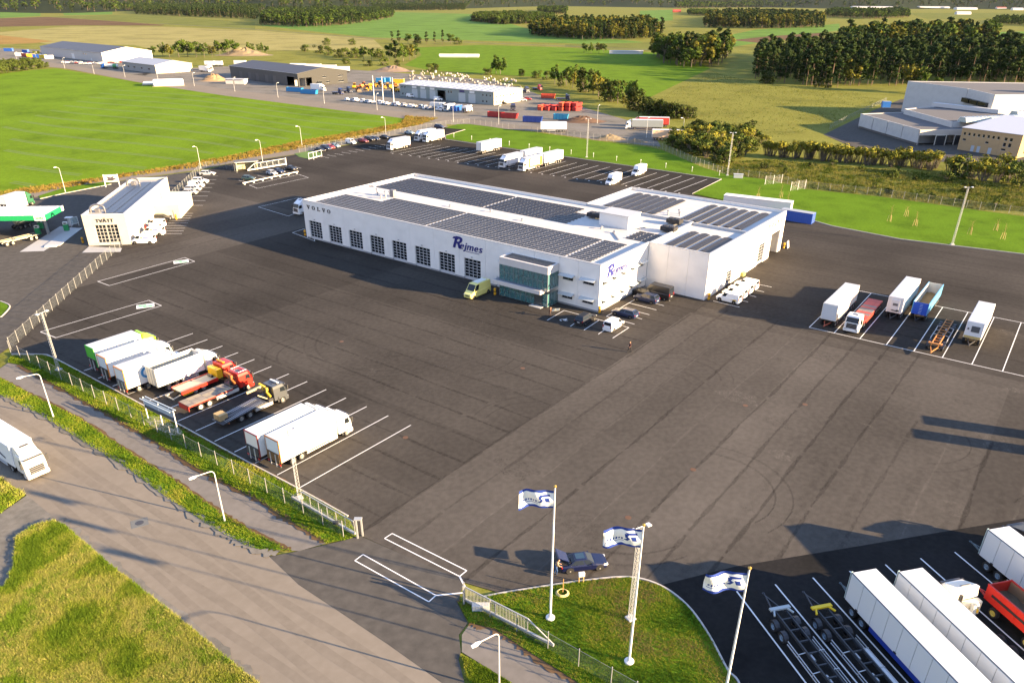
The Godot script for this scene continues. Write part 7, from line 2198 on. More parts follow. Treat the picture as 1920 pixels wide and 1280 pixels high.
# the print of the flag: white with ragged blue edges and the blue mark
func flag_print() -> ImageTexture:
	var W := 192
	var Hh := 112
	var img := Image.create(W, Hh, false, Image.FORMAT_RGB8)
	var white := Color(0.9, 0.9, 0.89)
	var blue := Color(0.06, 0.2, 0.52)
	img.fill(white)
	for x in W:
		var top := 13 + int(3.0 * sin(x * 0.11)) + (x * 7 % 3)
		var bot := 12 + int(3.0 * sin(x * 0.13 + 1.0)) + (x * 5 % 3)
		for y in Hh:
			if y < top or y > Hh - bot:
				img.set_pixel(x, y, blue)
	var shapes := [
		[Vector2(0.12, 0.24), Vector2(0.42, 0.24), Vector2(0.36, 0.34), Vector2(0.1, 0.34)],
		[Vector2(0.3, 0.3), Vector2(0.44, 0.3), Vector2(0.42, 0.5), Vector2(0.3, 0.52), Vector2(0.36, 0.42)],
		[Vector2(0.14, 0.42), Vector2(0.28, 0.42), Vector2(0.22, 0.64), Vector2(0.1, 0.64)],
		[Vector2(0.28, 0.5), Vector2(0.36, 0.5), Vector2(0.46, 0.66), Vector2(0.36, 0.68)]]
	for k in 6:
		var x := 0.48 + 0.075 * k
		shapes.append([Vector2(x, 0.56), Vector2(x + 0.045, 0.53 + 0.03 * (k % 2)), Vector2(x + 0.055, 0.66), Vector2(x + 0.01, 0.68 - 0.04 * (k % 2))])
	shapes.append([Vector2(0.46, 0.73), Vector2(0.93, 0.73), Vector2(0.93, 0.755), Vector2(0.46, 0.755)])
	for s in shapes:
		var poly := PackedVector2Array(s)
		for x in W:
			for y in Hh:
				if Geometry2D.is_point_in_polygon(Vector2(float(x) / W, float(y) / Hh), poly):
					img.set_pixel(x, y, blue)
	return ImageTexture.create_from_image(img)

func flag_pole(at: Vector3, h: float, label: String, phase: float, fm: Material) -> void:
	var w := mat(0.76, 0.76, 0.75, 0.35)
	var p := thing("flagpole", label, "flagpole", at)
	piece(p, "pole", S().bar(Vector3.ZERO, V(0, h, 0), 0.1, 0.05, 12), w)
	piece(p, "ball", S().lathe(V(0, h, 0), Vector3.UP, PackedVector2Array([Vector2(0.05, 0), Vector2(0.13, 0.08), Vector2(0.13, 0.17), Vector2(0, 0.26)]), 10), mat(0.6, 0.38, 0.08, 0.3, 0.6))
	piece(p, "foot", S().lathe(Vector3.ZERO, Vector3.UP, PackedVector2Array([Vector2(0.42, 0), Vector2(0.42, 0.16), Vector2(0.2, 0.24), Vector2(0.14, 0.5), Vector2(0.1, 0.52)]), 14), mat(0.62, 0.62, 0.6, 0.6))
	piece(p, "halyard", S().bar(V(-0.12, 1.2, 0), V(-0.08, h - 0.1, 0), 0.012, 0.012, 4), w)
	var f := thing("flag", label.replace("white flagpole", "blue-edged white flag on the pole"), "flag", at + V(0, h - 0.35, 0))
	var L := 3.0
	var Hh := 1.75
	var nx := 24
	var ny := 10
	var dir := az_dir(276.0 + 6.0 * sin(phase))
	var side := V(-dir.z, 0, dir.x)
	var at_uv := func(u: float, v: float) -> Vector3:
		var sag := 0.25 * u * u + 0.09 * u * sin(u * 7.0 + phase)
		return dir * (0.08 + u * L * 0.96) + side * (0.26 * u * sin(u * 9.0 + phase + v * 1.6) + 0.06 * sin(v * 7.0 + u * 4.0)) + V(0, -v * Hh - sag, 0)
	var s := S()
	for i in nx:
		for j in ny:
			var q := []
			for c in [[0, 0], [0, 1], [1, 1], [1, 0]]:
				var u := float(i + c[0]) / nx
				var v := float(j + c[1]) / ny
				q.append([at_uv.call(u, v), Vector2(u, v)])
			s.quad(q[0][0], q[1][0], q[2][0], q[3][0])
			for e in [0, 2, 1, 0, 3, 2]:
				s.u.append(q[e][1])
	piece(f, "cloth", s, fm)
	piece(f, "hem", S().bar(V(-0.03, 0.05, 0), V(-0.03, -Hh, 0), 0.03, 0.03, 6), mat(0.75, 0.75, 0.74, 0.7))

func build_yard_furniture() -> void:
	var galv := mat(0.38, 0.39, 0.38, 0.5, 0.3)
	var white := mat(0.7, 0.7, 0.68, 0.5)
	# fences
	wire_fence("wire fence between the wash hall apron and the yard", [V(-100.74, 0, -249.14), V(-95.93, 0, -217.73), V(-87.62, 0, -162.76), V(-83.4, 0, -132.9), V(-79.97, 0, -110.12)], 3.0)
	wire_fence("wire fence in the grass between the street path and the truck bays", [V(-79.13, 0, -108.69), V(-66.15, 0, -99.23), V(-50.87, 0, -87.93), V(-38.02, 0, -78.3), V(-32.75, 0, -74.45), V(-25.23, 0, -68.73), V(-17.53, 0, -62.83)], 3.0)
	wire_fence("wire fence along the grass island beside the path", [V(-4.33, 0, -53.04), V(0.51, 0, -49.47), V(3.18, 0, -47.49), V(8.19, 0, -43.62), V(11.85, 0, -40.75)], 2.8)
	wire_fence("wire fence along the field road behind the parked cars", [V(-77.67, 0, -285.03), V(-65.86, 0, -302.41), V(-50.67, 0, -324.6), V(-29.81, 0, -353.27), V(-19.77, 0, -360.07), V(2.91, 0, -340.34), V(29.57, 0, -318.71), V(52.01, 0, -301.81)], 3.2)
	wire_fence("wire fence curving down from the lorry lawn past the willows", [V(52.01, 0, -301.81), V(55.92, 0, -294.94), V(64.11, 0, -261.51), V(68.58, 0, -248.54)], 3.0)
	wire_fence("wire fence along the top of the long lawn below the scrub", [V(68.58, 0, -248.54), V(80.57, 0, -242.29), V(87.44, 0, -229.57), V(105.58, 0, -220.21), V(125.66, 0, -204.34), V(134.28, 0, -198.8), V(146.51, 0, -189.93)], 3.4)
	wire_fence("short wire fence between wash hall corner and transformer hut", [V(-102.3, 0, -253.4), V(-99.35, 0, -257.9), V(-91.59, 0, -253.64), V(-88.56, 0, -248.56)], 2.6)
	wire_fence("wire fence around the factory's upper yard", [V(137.89, 0, -347.18), V(170.23, 0, -396.49), V(207.33, 0, -450.48)], 3.4)
	# sliding gates
	var g1 := thing("sliding_gate", "galvanised sliding gate with a thick bottom beam at the street entrance", "gate", Vector3.ZERO)
	var a: Vector3 = V(-24.58, 0, -69.45)
	var b: Vector3 = V(-16.32, 0, -62.92)
	var up := V(0, 1, 0)
	piece(g1, "bottom_beam", S().beam(a + up * 0.4, b + up * 0.4, 0.22, 0.26), galv)
	piece(g1, "top_rail", S().beam(a.lerp(b, 0.18) + up * 1.95, b + up * 1.95, 0.09, 0.1), galv)
	for k in 7:
		var p := a.lerp(b, 0.18 + 0.82 * k / 6.0)
		piece(g1, "upright", S().beam(p + up * 0.5, p + up * 1.92, 0.07, 0.07), galv)
		if k < 6:
			var q := a.lerp(b, 0.18 + 0.82 * (k + 1) / 6.0)
			var w := piece(g1, "wire_panel", wire_mesh(), mat(0.3, 0.33, 0.3, 0.5, 0.3), p + up * 0.53, atan2(-(q - p).z, (q - p).x))
			w.scale = V((q - p).length(), 1.4, 1)
	piece(g1, "brace", S().beam(a + up * 0.5, a.lerp(b, 0.18) + up * 1.95, 0.08, 0.08), galv)
	for q in [V(0.3, 0, 0.25), V(0.75, 0, -0.15)]:
		piece(g1, "guide_post", S().beam(b + q, b + q + up * 2.3, 0.16, 0.16), galv)
	piece(g1, "guide_head", S().boxc(b + V(0.5, 2.35, 0.05), V(0.8, 0.12, 0.5)), galv)
	piece(g1, "motor_box", S().bevel(a.lerp(b, 0.72) + V(-0.3, 0.5, 0.1), a.lerp(b, 0.72) + V(0.3, 0.8, 0.5), 0.03), mat(0.03, 0.03, 0.03, 0.5))
	var g2 := thing("sliding_gate", "galvanised sliding gate of close upright bars on the grass island", "gate", Vector3.ZERO)
	a = V(-4.29, 0, -53.18)
	b = V(3.69, 0, -47.58)
	var m := a.lerp(b, 0.72)
	piece(g2, "bottom_beam", S().beam(a + up * 0.42, b + up * 0.42, 0.2, 0.24), galv)
	piece(g2, "top_rail", S().beam(a + up * 1.95, m + up * 1.95, 0.1, 0.1), galv)
	piece(g2, "slanted_rail", S().beam(m + up * 1.95, b + up * 0.5, 0.1, 0.1), galv)
	for k in 44:
		var p := a.lerp(m, k / 43.0)
		piece(g2, "bar", S().bar(p + up * 0.53, p + up * 1.92, 0.02, 0.02, 5), galv)
	for k in 3:
		var p := a.lerp(m, k / 2.0)
		piece(g2, "upright", S().beam(p + up * 0.5, p + up * 1.94, 0.09, 0.09), galv)
	for q in [V(-0.1, 0, -0.25), V(-0.1, 0, 0.25)]:
		piece(g2, "guide_post", S().beam(a + q, a + q + up * 2.25, 0.15, 0.15), galv)
	piece(g2, "motor_cabinet", S().bevel(a.lerp(b, 0.2) + V(-0.9, 0.0, -0.5), a.lerp(b, 0.2) + V(0.7, 0.7, 0.1), 0.04), mat(0.42, 0.44, 0.44, 0.5))
	var g3 := thing("sliding_gate", "pale sliding gate with a slanted end beside the transformer hut", "gate", Vector3.ZERO)
	a = V(-85.95, 0, -251.16)
	b = V(-76.65, 0, -261.6)
	m = a.lerp(b, 0.2)
	piece(g3, "bottom_beam", S().beam(a + up * 0.35, b + up * 0.35, 0.25, 0.3), white)
	piece(g3, "top_rail", S().beam(m + up * 2.1, b + up * 2.1, 0.12, 0.12), white)
	piece(g3, "slanted_rail", S().beam(a + up * 0.5, m + up * 2.1, 0.12, 0.12), white)
	for k in 6:
		var p := m.lerp(b, k / 5.0)
		piece(g3, "upright", S().beam(p + up * 0.5, p + up * 2.05, 0.1, 0.1), white)
		if k < 5:
			var q := m.lerp(b, (k + 1) / 5.0)
			var w := piece(g3, "wire_panel", wire_mesh(), mat(0.3, 0.33, 0.3, 0.5, 0.3), p + up * 0.53, atan2(-(q - p).z, (q - p).x))
			w.scale = V((q - p).length(), 1.5, 1)
	piece(g3, "guide_post", S().beam(b + V(0.4, 0, 0), b + V(0.4, 2.4, 0), 0.3, 0.3), white)
	var g4 := thing("gate_frame", "white gate frame on the green corner beside the back row of cars", "gate", Vector3.ZERO)
	a = V(-71.01, 0, -271.76)
	b = V(-67.93, 0, -277.88)
	for p in [a, a + V(1.6, 0, -0.3), a.lerp(b, 0.6), b]:
		piece(g4, "post", S().beam(p, p + up * 2.2, 0.16, 0.16), white)
	piece(g4, "rail", S().beam(a + up * 2.1, b + up * 2.1, 0.12, 0.12).beam(a + up * 0.3, b + up * 0.3, 0.16, 0.2), white)
	var gp := sheet([-78.85, -282.86, -74.78, -288.37, -68.95, -284.17, -68.31, -277.88, -71.43, -272.74, -75.77, -276.67], 0.06)
	setting("grass_verge", gp, mat(0.07, 0.14, 0.014, 0.95))
	# white pipe barrier before the middle car row
	var bar := thing("pipe_barrier", "long white pipe barrier on short feet in front of the middle cars", "barrier", Vector3.ZERO)
	a = V(-81.01, 0, -230.61)
	b = V(-68.79, 0, -248.14)
	piece(bar, "pipe", S().bar(a + up * 0.6, b + up * 0.6, 0.14, 0.14, 10), mat(0.72, 0.68, 0.6, 0.5))
	for k in 7:
		var p := a.lerp(b, 0.03 + 0.94 * k / 6.0)
		piece(bar, "foot", S().bevel(p + V(-0.2, 0, -0.2), p + V(0.2, 0.5, 0.2), 0.05), white)
	# street lamps
	street_lamp("white street lamp on the verge above the moving truck", V(-61.41, 0, -88.13), 222)
	street_lamp("white street lamp on the verge between street and sliding gate", V(-30.84, 0, -65.48), 222)
	street_lamp("white street lamp standing in the path's verge by the grass island", V(-0.94, 0, -42.97), 230)
	var n := 0
	for p in [[V(-128.95, 0, -220.47), "beside the fuel station's rear grass strip"], [V(-102.59, 0, -255.16), "where the wash hall fence meets the field road"], [V(-86.18, 0, -268.48), "behind the pale sliding gate"], [V(-80.31, 0, -299.65), "on the field's edge above the green corner"], [V(-52.06, 0, -324.56), "on the field's edge behind the back row of cars"], [V(69.72, 0, -326.49), "at the willows on the gravel lot"]]:
		street_lamp("grey street lamp %s" % p[1], p[0], 200 + 10 * n, 7.0, 0.9)
		n += 1
	for p in [V(-426.02, 0, -710.24), V(-409.62, 0, -711.2), V(-350.98, 0, -644.65), V(-305.49, 0, -598.51), V(-271.98, 0, -574.26), V(-239.26, 0, -551.15), V(-202.32, 0, -517.47), V(-166.93, 0, -487.6), V(-132.58, 0, -456.73), V(-100.53, 0, -429.88), V(-68.45, 0, -404.73), V(-37.44, 0, -382.27), V(-27.32, 0, -364.86), V(-6.51, 0, -357.18), V(38.05, 0, -361.79), V(54.11, 0, -322.01)]:
		street_lamp("slim grey street lamp along the estate road", p, 30, 7.5, 1.1, "street lamps along the estate road")
	# masts
	lattice_mast("lattice floodlight mast in the fence corner above the green-doored truck", V(-68.32, 0, -102.57), 9.2, 20)
	lattice_mast("lattice floodlight mast between the street gate and the white box trucks", V(-23.86, 0, -69.66), 9.0, 60)
	lattice_mast("lattice floodlight mast on the grass island behind a flagpole", V(10.83, 0, -51.14), 10.4, 60)
	lattice_mast("lattice floodlight mast on the lawn behind the lorry bays", V(26.12, 0, -278.04), 13.0, 90)
	lattice_mast("lattice floodlight mast at the lawn's fence corner by the willows", V(68.55, 0, -247.71), 13.0, 90)
	lattice_mast("lattice floodlight mast on the long lawn among the young trees", V(101.34, 0, -171.08), 13.0, 90)
	# flags
	var fm := StandardMaterial3D.new()
	fm.albedo_texture = flag_print()
	fm.roughness = 0.8
	fm.backlight_enabled = true
	fm.backlight = Color(0.25, 0.25, 0.25)
	fm.cull_mode = BaseMaterial3D.CULL_DISABLED
	flag_pole(V(3.56, 0, -51.16) + up * 0.08, 14.3, "white flagpole nearest the blue car and island gate", 0.4, fm)
	flag_pole(V(10.03, 0, -46.06) + up * 0.08, 14.3, "white flagpole beside the island's lattice mast", 1.7, fm)
	flag_pole(V(16.72, 0, -41.18) + up * 0.08, 14.3, "white flagpole at the island's edge by the dark new bays", 3.1, fm)
	for p in [[V(-74.4, 0, -433.14), "nearest the diggers"], [V(-68.66, 0, -427.32), "in the middle of three"], [V(-62.53, 0, -423.23), "nearest the workshop"]]:
		var fp := thing("flagpole", "bare white pole at the estate road, %s" % p[1], "flagpole", p[0])
		piece(fp, "pole", S().bar(Vector3.ZERO, V(0, 13.5, 0), 0.22, 0.14, 8), white)
		piece(fp, "foot", S().bevel(V(-0.5, 0, -0.5), V(0.5, 0.5, 0.5), 0.1), mat(0.4, 0.4, 0.38, 0.9))
	# sign board at the street fence
	var sb := thing("sign_board", "pale blue company board on three white posts inside the street fence", "sign", Vector3.ZERO)
	a = V(-48.49, 0, -87.66)
	b = V(-43.03, 0, -83.92)
	for k in 3:
		var p := a.lerp(b, k / 2.0)
		piece(sb, "post", S().bar(p, p + up * 3.4, 0.07, 0.07, 8), white)
	piece(sb, "board", S().beam(a + up * 2.5, b + up * 2.5, 0.1, 1.5), mat(0.28, 0.36, 0.44, 0.35))
	piece(sb, "dark_band", S().beam(a.lerp(b, 0.02) + up * 2.05 + V(-0.03, 0, 0.03), a.lerp(b, 0.98) + up * 2.05 + V(-0.03, 0, 0.03), 0.1, 0.5), mat(0.03, 0.05, 0.09, 0.4))
	piece(sb, "top_rail", S().beam(a + up * 3.35 + V(0.2, 0, -0.2), b + up * 3.35 + V(0.2, 0, -0.2), 0.1, 0.1).beam(a + up * 3.3 - V(0.3, 0, -0.3), b + up * 3.3 - V(0.3, 0, -0.3), 0.1, 0.1), mat(0.5, 0.58, 0.62, 0.4))
	piece(sb, "pad", sheet([-48.98, -87.51, -48.48, -88.69, -47.09, -88.11, -43.67, -85.57, -42.59, -84.2, -42.82, -83.38, -44.02, -83.64, -47.08, -85.54], 0.07), mat(0.4, 0.35, 0.27, 0.95))
	var ws := thing("framed_sign", "white framed picture sign on two posts at the wash hall's rear", "sign", V(-118.65, 0, -227.68), yaw(75))
	for x in [-1.9, 1.9]:
		piece(ws, "post", S().box(V(x - 0.1, 0, -0.1), V(x + 0.1, 3.6, 0.1)), white)
	piece(ws, "board", S().box(V(-1.8, 1.4, -0.06), V(1.8, 3.5, 0.06)), mat(0.6, 0.57, 0.5, 0.6))
	piece(ws, "dark_print", S().prism(PackedVector2Array([Vector2(-1.5, 1.8), Vector2(0.2, 1.7), Vector2(1.5, 2.3), Vector2(0.6, 2.6), Vector2(1.2, 3.2), Vector2(-0.1, 2.7), Vector2(-1.2, 3.1), Vector2(-0.8, 2.3)]), 0.06, 0.075), mat(0.06, 0.05, 0.06, 0.6))
	# bollard lights along the lorry bays' kerb
	for k in 13:
		var p: Vector3 = V(-24.92, 0, -318.58).lerp(V(64.9, 0, -245.99), k / 12.0) + az_dir(37) * 1.6 + up * 0.08
		var o := thing("bollard_light", "thin pale bollard in the lawn along the lorry bays", "bollard", p, 0, "bollards along the lorry bays")
		piece(o, "post", S().bar(Vector3.ZERO, V(0, 1.3, 0), 0.07, 0.07, 8), mat(0.5, 0.5, 0.48, 0.5))
		piece(o, "head", S().bar(V(0, 1.3, 0), V(0, 1.6, 0), 0.16, 0.12, 8), mat(0.72, 0.72, 0.68, 0.4))
	# small things on the island
	var hose := thing("hose_ring", "yellow hose ring coiled round a stake on the grass island", "hose", V(4.85, 0, -54.38) + up * 0.09)
	for k in 3:
		var pts := []
		for i in 17:
			var t := TAU * i / 16
			pts.append(V(cos(t) * (0.62 - 0.07 * k), 0.06 + 0.06 * k, sin(t) * (0.55 - 0.05 * k)))
		piece(hose, "coil", S().tube(pts, 0.045, 6), mat(0.65, 0.52, 0.2, 0.6))
	piece(hose, "stake", S().beam(V(0.05, 0, -0.1), V(0.05, 1.7, -0.1), 0.07, 0.07), mat(0.45, 0.26, 0.08, 0.8))
	var kb := thing("control_box", "small white control box on wooden legs at the island's kerb", "box", V(6.74, 0, -55.98) + up * 0.09, yaw(80))
	piece(kb, "box", S().bevel(V(-0.3, 0.75, -0.15), V(0.3, 1.2, 0.15), 0.03), white)
	for x in [-0.22, 0.22]:
		piece(kb, "leg", S().beam(V(x, 0, 0), V(x, 0.75, 0), 0.08, 0.08), mat(0.45, 0.28, 0.1, 0.8))
	var cab2 := thing("cable_cabinet", "grey cable cabinet on the lawn below the fence corner", "cabinet", V(70.91, 0, -243.68) + up * 0.08, yaw(100))
	piece(cab2, "box", S().bevel(V(-1.4, 0, -0.4), V(1.4, 1.2, 0.4), 0.04), mat(0.36, 0.4, 0.42, 0.5))
	piece(cab2, "lid", S().box(V(-1.5, 1.2, -0.5), V(1.5, 1.28, 0.5)), mat(0.42, 0.45, 0.47, 0.5))
	for q in [[V(79.46, 0, -235.31), 70.0, "left"], [V(84.32, 0, -227.37), 60.0, "right"]]:
		var o := thing("mesh_panel", "tall pale mesh panel at the %s of a gap in the lawn fence" % ["scrub end" if q[2] == "left" else "lamp end"][0], "fence panel", q[0], yaw(q[1]))
		var w := piece(o, "wire_panel", wire_mesh(), mat(0.4, 0.4, 0.38, 0.5, 0.3), V(-3, 0.1, 0))
		w.scale = V(6, 2.5, 2)
		for x in [-3.0, 0.0, 3.0]:
			piece(o, "post", S().beam(V(x, 0, 0), V(x, 2.7, 0), 0.08, 0.08), white)
	# board and box on the yard
	var wsn := thing("leaning_board", "white board leaning by the guard post at the workshop portal", "board", V(62.35, 0, -168.25), yaw(30))
	piece(wsn, "panel", S().hexa([V(-0.8, 0, 0.3), V(0.8, 0, 0.3), V(0.8, 0, 0.2), V(-0.8, 0, 0.2)], [V(-0.8, 1.5, 0.0), V(0.8, 1.5, 0.0), V(0.8, 1.5, -0.1), V(-0.8, 1.5, -0.1)]), white)
	var gb := thing("grit_bin", "small yellow-green grit bin at the east wall", "bin", V(46.82, 0, -148.16), yaw(40))
	piece(gb, "tub", S().bevel(V(-0.6, 0, -0.45), V(0.6, 0.7, 0.45), 0.06), mat(0.35, 0.36, 0.1, 0.6))
	piece(gb, "lid", S().bevel(V(-0.65, 0.7, -0.5), V(0.65, 0.85, 0.5), 0.05), mat(0.42, 0.42, 0.14, 0.6))
	# white-wrapped bales and stacks at the field's far edge
	for q in [[V(-218.27, 0, -516.79), 9.0, "big white tarpaulin-covered stack at the field's road edge"], [V(-232.33, 0, -522.9), 4.5, "small white wrapped bundle beside the tarpaulin-covered stack"]]:
		var o := thing("covered_stack", q[2], "stack", q[0], yaw(70))
		piece(o, "cover", S().bevel(V(-q[1], 0, -2.0), V(q[1], q[1] * 0.45, 2.0), 0.6), mat(0.74, 0.74, 0.74, 0.6))
		piece(o, "pallet", S().box(V(-q[1] - 0.5, 0, -2.3), V(q[1] + 0.5, 0.2, 2.3)), mat(0.3, 0.24, 0.16, 0.8))
	# big bags and stone blocks behind the grey-green workshop
	var bag := S().bevel(V(-0.9, 0, -0.9), V(0.9, 1.7, 0.9), 0.3).mesh()
	var top := S().lathe(V(0, 1.7, 0), Vector3.UP, PackedVector2Array([Vector2(0.5, -0.1), Vector2(0.3, 0.25), Vector2(0.0, 0.3)]), 6).mesh()
	var bm := [mat(0.42, 0.4, 0.37, 0.85), mat(0.3, 0.29, 0.28, 0.85), mat(0.25, 0.22, 0.18, 0.85)]
	for k in 150:
		var u := rng.randf()
		var v := rng.randf()
		var p: Vector3 = V(-75.8, 0, -590.64).lerp(V(4.18, 0, -516.32), u) + V(-22.52, 0, -601.8).lerp(V(8.12, 0, -558.55), u) * 0.0
		p += (V(-33.18, 0, -619.23) - V(-29.2, 0, -542.19)) * (v - 0.3)
		var o := thing("big_bag", "pale bulk bag in the store behind the grey-green workshop", "bulk bag", p, rng.randf() * 3.0, "bulk bags behind the workshop")
		o.scale = Vector3.ONE * rng.randf_range(0.45, 0.8)
		piece(o, "bag", bag, bm[k % 3])
		piece(o, "neck", top, bm[(k + 1) % 3])
	# heaps of soil
	for q in [[V(-263.3, 0, -811.38), 22.0, 6.0, "grassy soil heap beside the trees behind the charcoal hall", mat(0.2, 0.15, 0.08, 0.95)], [V(-201.81, 0, -552.84), 9.0, 4.0, "sand heap at the site huts", mat(0.3, 0.2, 0.1, 0.95)], [V(-93.61, 0, -635.14), 14.0, 3.5, "brown earth heap on the far gravel", mat(0.18, 0.13, 0.09, 0.95)], [V(31.82, 0, -368.36), 9.0, 2.2, "dark branch heap at the gravel lot's rim", mat(0.1, 0.055, 0.03, 0.95)], [V(38.61, 0, -318.95), 6.0, 1.6, "brown rubble heap before the gravel lot's fence", mat(0.2, 0.15, 0.08, 0.95)], [V(48.28, 0, -311.49), 4.0, 1.2, "small rubble heap by the lawn fence", mat(0.2, 0.15, 0.08, 0.95)]]:
		var s := S()
		var f := noise(0.25, FastNoiseLite.TYPE_SIMPLEX_SMOOTH, 4, int(q[1] * 10))
		var at_h := func(i: int, j: int) -> Vector3:
			var r: float = q[1] * i / 8.0
			var t := TAU * j / 22
			var x := cos(t) * r * 1.3
			var z := sin(t) * r * 0.8
			return V(x, maxf(0.0, q[2] * (0.5 + 0.5 * cos(PI * i / 8.0)) * (1.0 + 0.5 * f.get_noise_2d(x * 2.0, z * 2.0))) - 0.05, z)
		for i in 8:
			for j in 22:
				s.quad(at_h.call(i, j), at_h.call(i, j + 1), at_h.call(i + 1, j + 1), at_h.call(i + 1, j))
		var o := thing("soil_heap", q[3], "heap", q[0])
		piece(o, "heap", s, q[4])

# ------------------------------------------------------------ people

# a figure from tapered capsules blended into one skin: bones are [a, b, ra, rb, colour]
func figure_mesh(bones: Array) -> ArrayMesh:
	var lo := V(9, 9, 9)
	var hi := -lo
	for b in bones:
		var r: float = maxf(b[2], b[3]) + 0.08
		for p in [b[0], b[1]]:
			lo = lo.min(p - Vector3.ONE * r)
			hi = hi.max(p + Vector3.ONE * r)
	var st := 0.034
	var n := Vector3i(((hi - lo) / st).ceil()) + Vector3i.ONE
	var val := PackedFloat32Array()
	val.resize(n.x * n.y * n.z)
	for k in n.z:
		for j in n.y:
			for i in n.x:
				var p := lo + V(i, j, k) * st
				var d := 1.0
				for b in bones:
					var ba: Vector3 = b[1] - b[0]
					var h := clampf((p - b[0]).dot(ba) / maxf(ba.length_squared(), 0.00001), 0.0, 1.0)
					var e: float = p.distance_to(b[0] + ba * h) - lerpf(b[2], b[3], h)
					var w := maxf(0.05 - absf(d - e), 0.0) / 0.05
					d = minf(d, e) - w * w * 0.0125
				val[(k * n.y + j) * n.x + i] = d
	var s := S()
	var vert := {}
	var at := func(c: Vector3i) -> Vector3:
		var key := (c.z * n.y + c.y) * n.x + c.x
		if vert.has(key):
			return vert[key]
		var acc := Vector3.ZERO
		var cnt := 0
		for e in [[0, 0, 0, 0], [0, 1, 0, 0], [0, 0, 1, 0], [0, 1, 1, 0], [0, 0, 0, 1], [0, 1, 0, 1], [0, 0, 1, 1], [0, 1, 1, 1], [1, 0, 0, 0], [1, 1, 0, 0], [1, 0, 1, 0], [1, 1, 1, 0], [2, 0, 0, 0], [2, 1, 0, 0], [2, 0, 0, 1], [2, 1, 0, 1]]:
			var o := Vector3i(0, e[1], e[2]) if e[0] == 0 else (Vector3i(e[1], 0, e[2]) if e[0] == 1 else Vector3i(e[1], e[3], 0))
			var dv := Vector3i(1, 0, 0) if e[0] == 0 else (Vector3i(0, 1, 0) if e[0] == 1 else Vector3i(0, 0, 1))
			var p := c + o
			var q := p + dv
			var va := val[(p.z * n.y + p.y) * n.x + p.x]
			var vb := val[(q.z * n.y + q.y) * n.x + q.x]
			if (va < 0.0) != (vb < 0.0):
				acc += Vector3(p) + Vector3(dv) * (va / (va - vb))
				cnt += 1
		vert[key] = lo + (acc / maxf(cnt, 1)) * st
		return vert[key]
	for k in range(1, n.z - 1):
		for j in range(1, n.y - 1):
			for i in range(1, n.x - 1):
				var va := val[(k * n.y + j) * n.x + i]
				for ax in 3:
					var dv: Vector3i = [Vector3i(1, 0, 0), Vector3i(0, 1, 0), Vector3i(0, 0, 1)][ax]
					var vb := val[((k + dv.z) * n.y + j + dv.y) * n.x + i + dv.x]
					if (va < 0.0) == (vb < 0.0):
						continue
					var u: Vector3i = [Vector3i(0, 1, 0), Vector3i(0, 0, 1), Vector3i(1, 0, 0)][ax]
					var w: Vector3i = [Vector3i(0, 0, 1), Vector3i(1, 0, 0), Vector3i(0, 1, 0)][ax]
					var c := Vector3i(i, j, k)
					var q := [at.call(c - u - w), at.call(c - w), at.call(c), at.call(c - u)]
					if va > 0.0:
						q.reverse()
					var m: Vector3 = (q[0] + q[2]) / 2
					var best := 9.0
					for b in bones:
						var ba: Vector3 = b[1] - b[0]
						var h := clampf((m - b[0]).dot(ba) / maxf(ba.length_squared(), 0.00001), 0.0, 1.0)
						var e: float = m.distance_to(b[0] + ba * h) - lerpf(b[2], b[3], h)
						if e < best:
							best = e
							s.tint = b[4]
					s.quad(q[0], q[1], q[2], q[3])
	return s.mesh()

# a standing or walking person: stride in metres, arms as [left hand, right hand], facing +x
func person(label: String, at: Vector3, a: float, stride: float, lean: float, hands: Array, top: Color, legs: Color, hair: Color) -> Node3D:
	var skin := Color(0.42, 0.24, 0.16, 1)
	var shoe := Color(0.02, 0.02, 0.02, 1)
	var hip := V(0, 0.93, 0)
	var chest := V(lean * 0.6, 1.38, 0)
	var neck := V(lean * 0.8, 1.5, 0)
	var head := V(lean + 0.02, 1.66, 0)
	var b := [[hip, hip + V(0, 0.12, 0), 0.16, 0.155, legs], [hip + V(lean * 0.2, 0.14, 0), chest, 0.15, 0.165, top], [chest + V(0, 0.02, -0.12), chest + V(0, 0.02, 0.12), 0.085, 0.085, top], [neck - V(0, 0.04, 0), neck + V(0.01, 0.06, 0), 0.06, 0.055, skin], [head, head + V(0.0, 0.05, 0), 0.095, 0.1, skin], [head + V(-0.025, 0.07, 0), head + V(-0.05, 0.03, 0), 0.1, 0.09, hair], [head + V(0.1, 0.0, 0), head + V(0.115, -0.015, 0), 0.02, 0.02, skin]]
	for q in [-1.0, 1.0]:
		var foot := V(q * stride / 2, 0.05, q * 0.1)
		var knee := V(q * stride / 4 + 0.06, 0.5, q * 0.1)
		b.append([hip + V(0, -0.02, q * 0.09), knee, 0.1, 0.07, legs])
		b.append([knee, foot + V(-0.03, 0.06, 0), 0.068, 0.05, legs])
		b.append([foot + V(-0.06, -0.005, 0), foot + V(0.14, -0.012, 0), 0.045, 0.036, shoe])
		var hand: Vector3 = hands[0] if q < 0 else hands[1]
		var sh := chest + V(0, 0.02, q * 0.2)
		var elbow := sh.lerp(hand, 0.5) + V(-0.05, -0.05, q * 0.05)
		b.append([sh, elbow, 0.06, 0.048, top])
		b.append([elbow, hand, 0.045, 0.034, skin])
		b.append([hand, hand + (hand - elbow).normalized() * 0.09, 0.04, 0.03, skin])
	var m := StandardMaterial3D.new()
	m.vertex_color_use_as_albedo = true
	m.roughness = 0.85
	var o := thing("person", label, "person", at, yaw(a))
	piece(o, "body", figure_mesh(b), m)
	return o

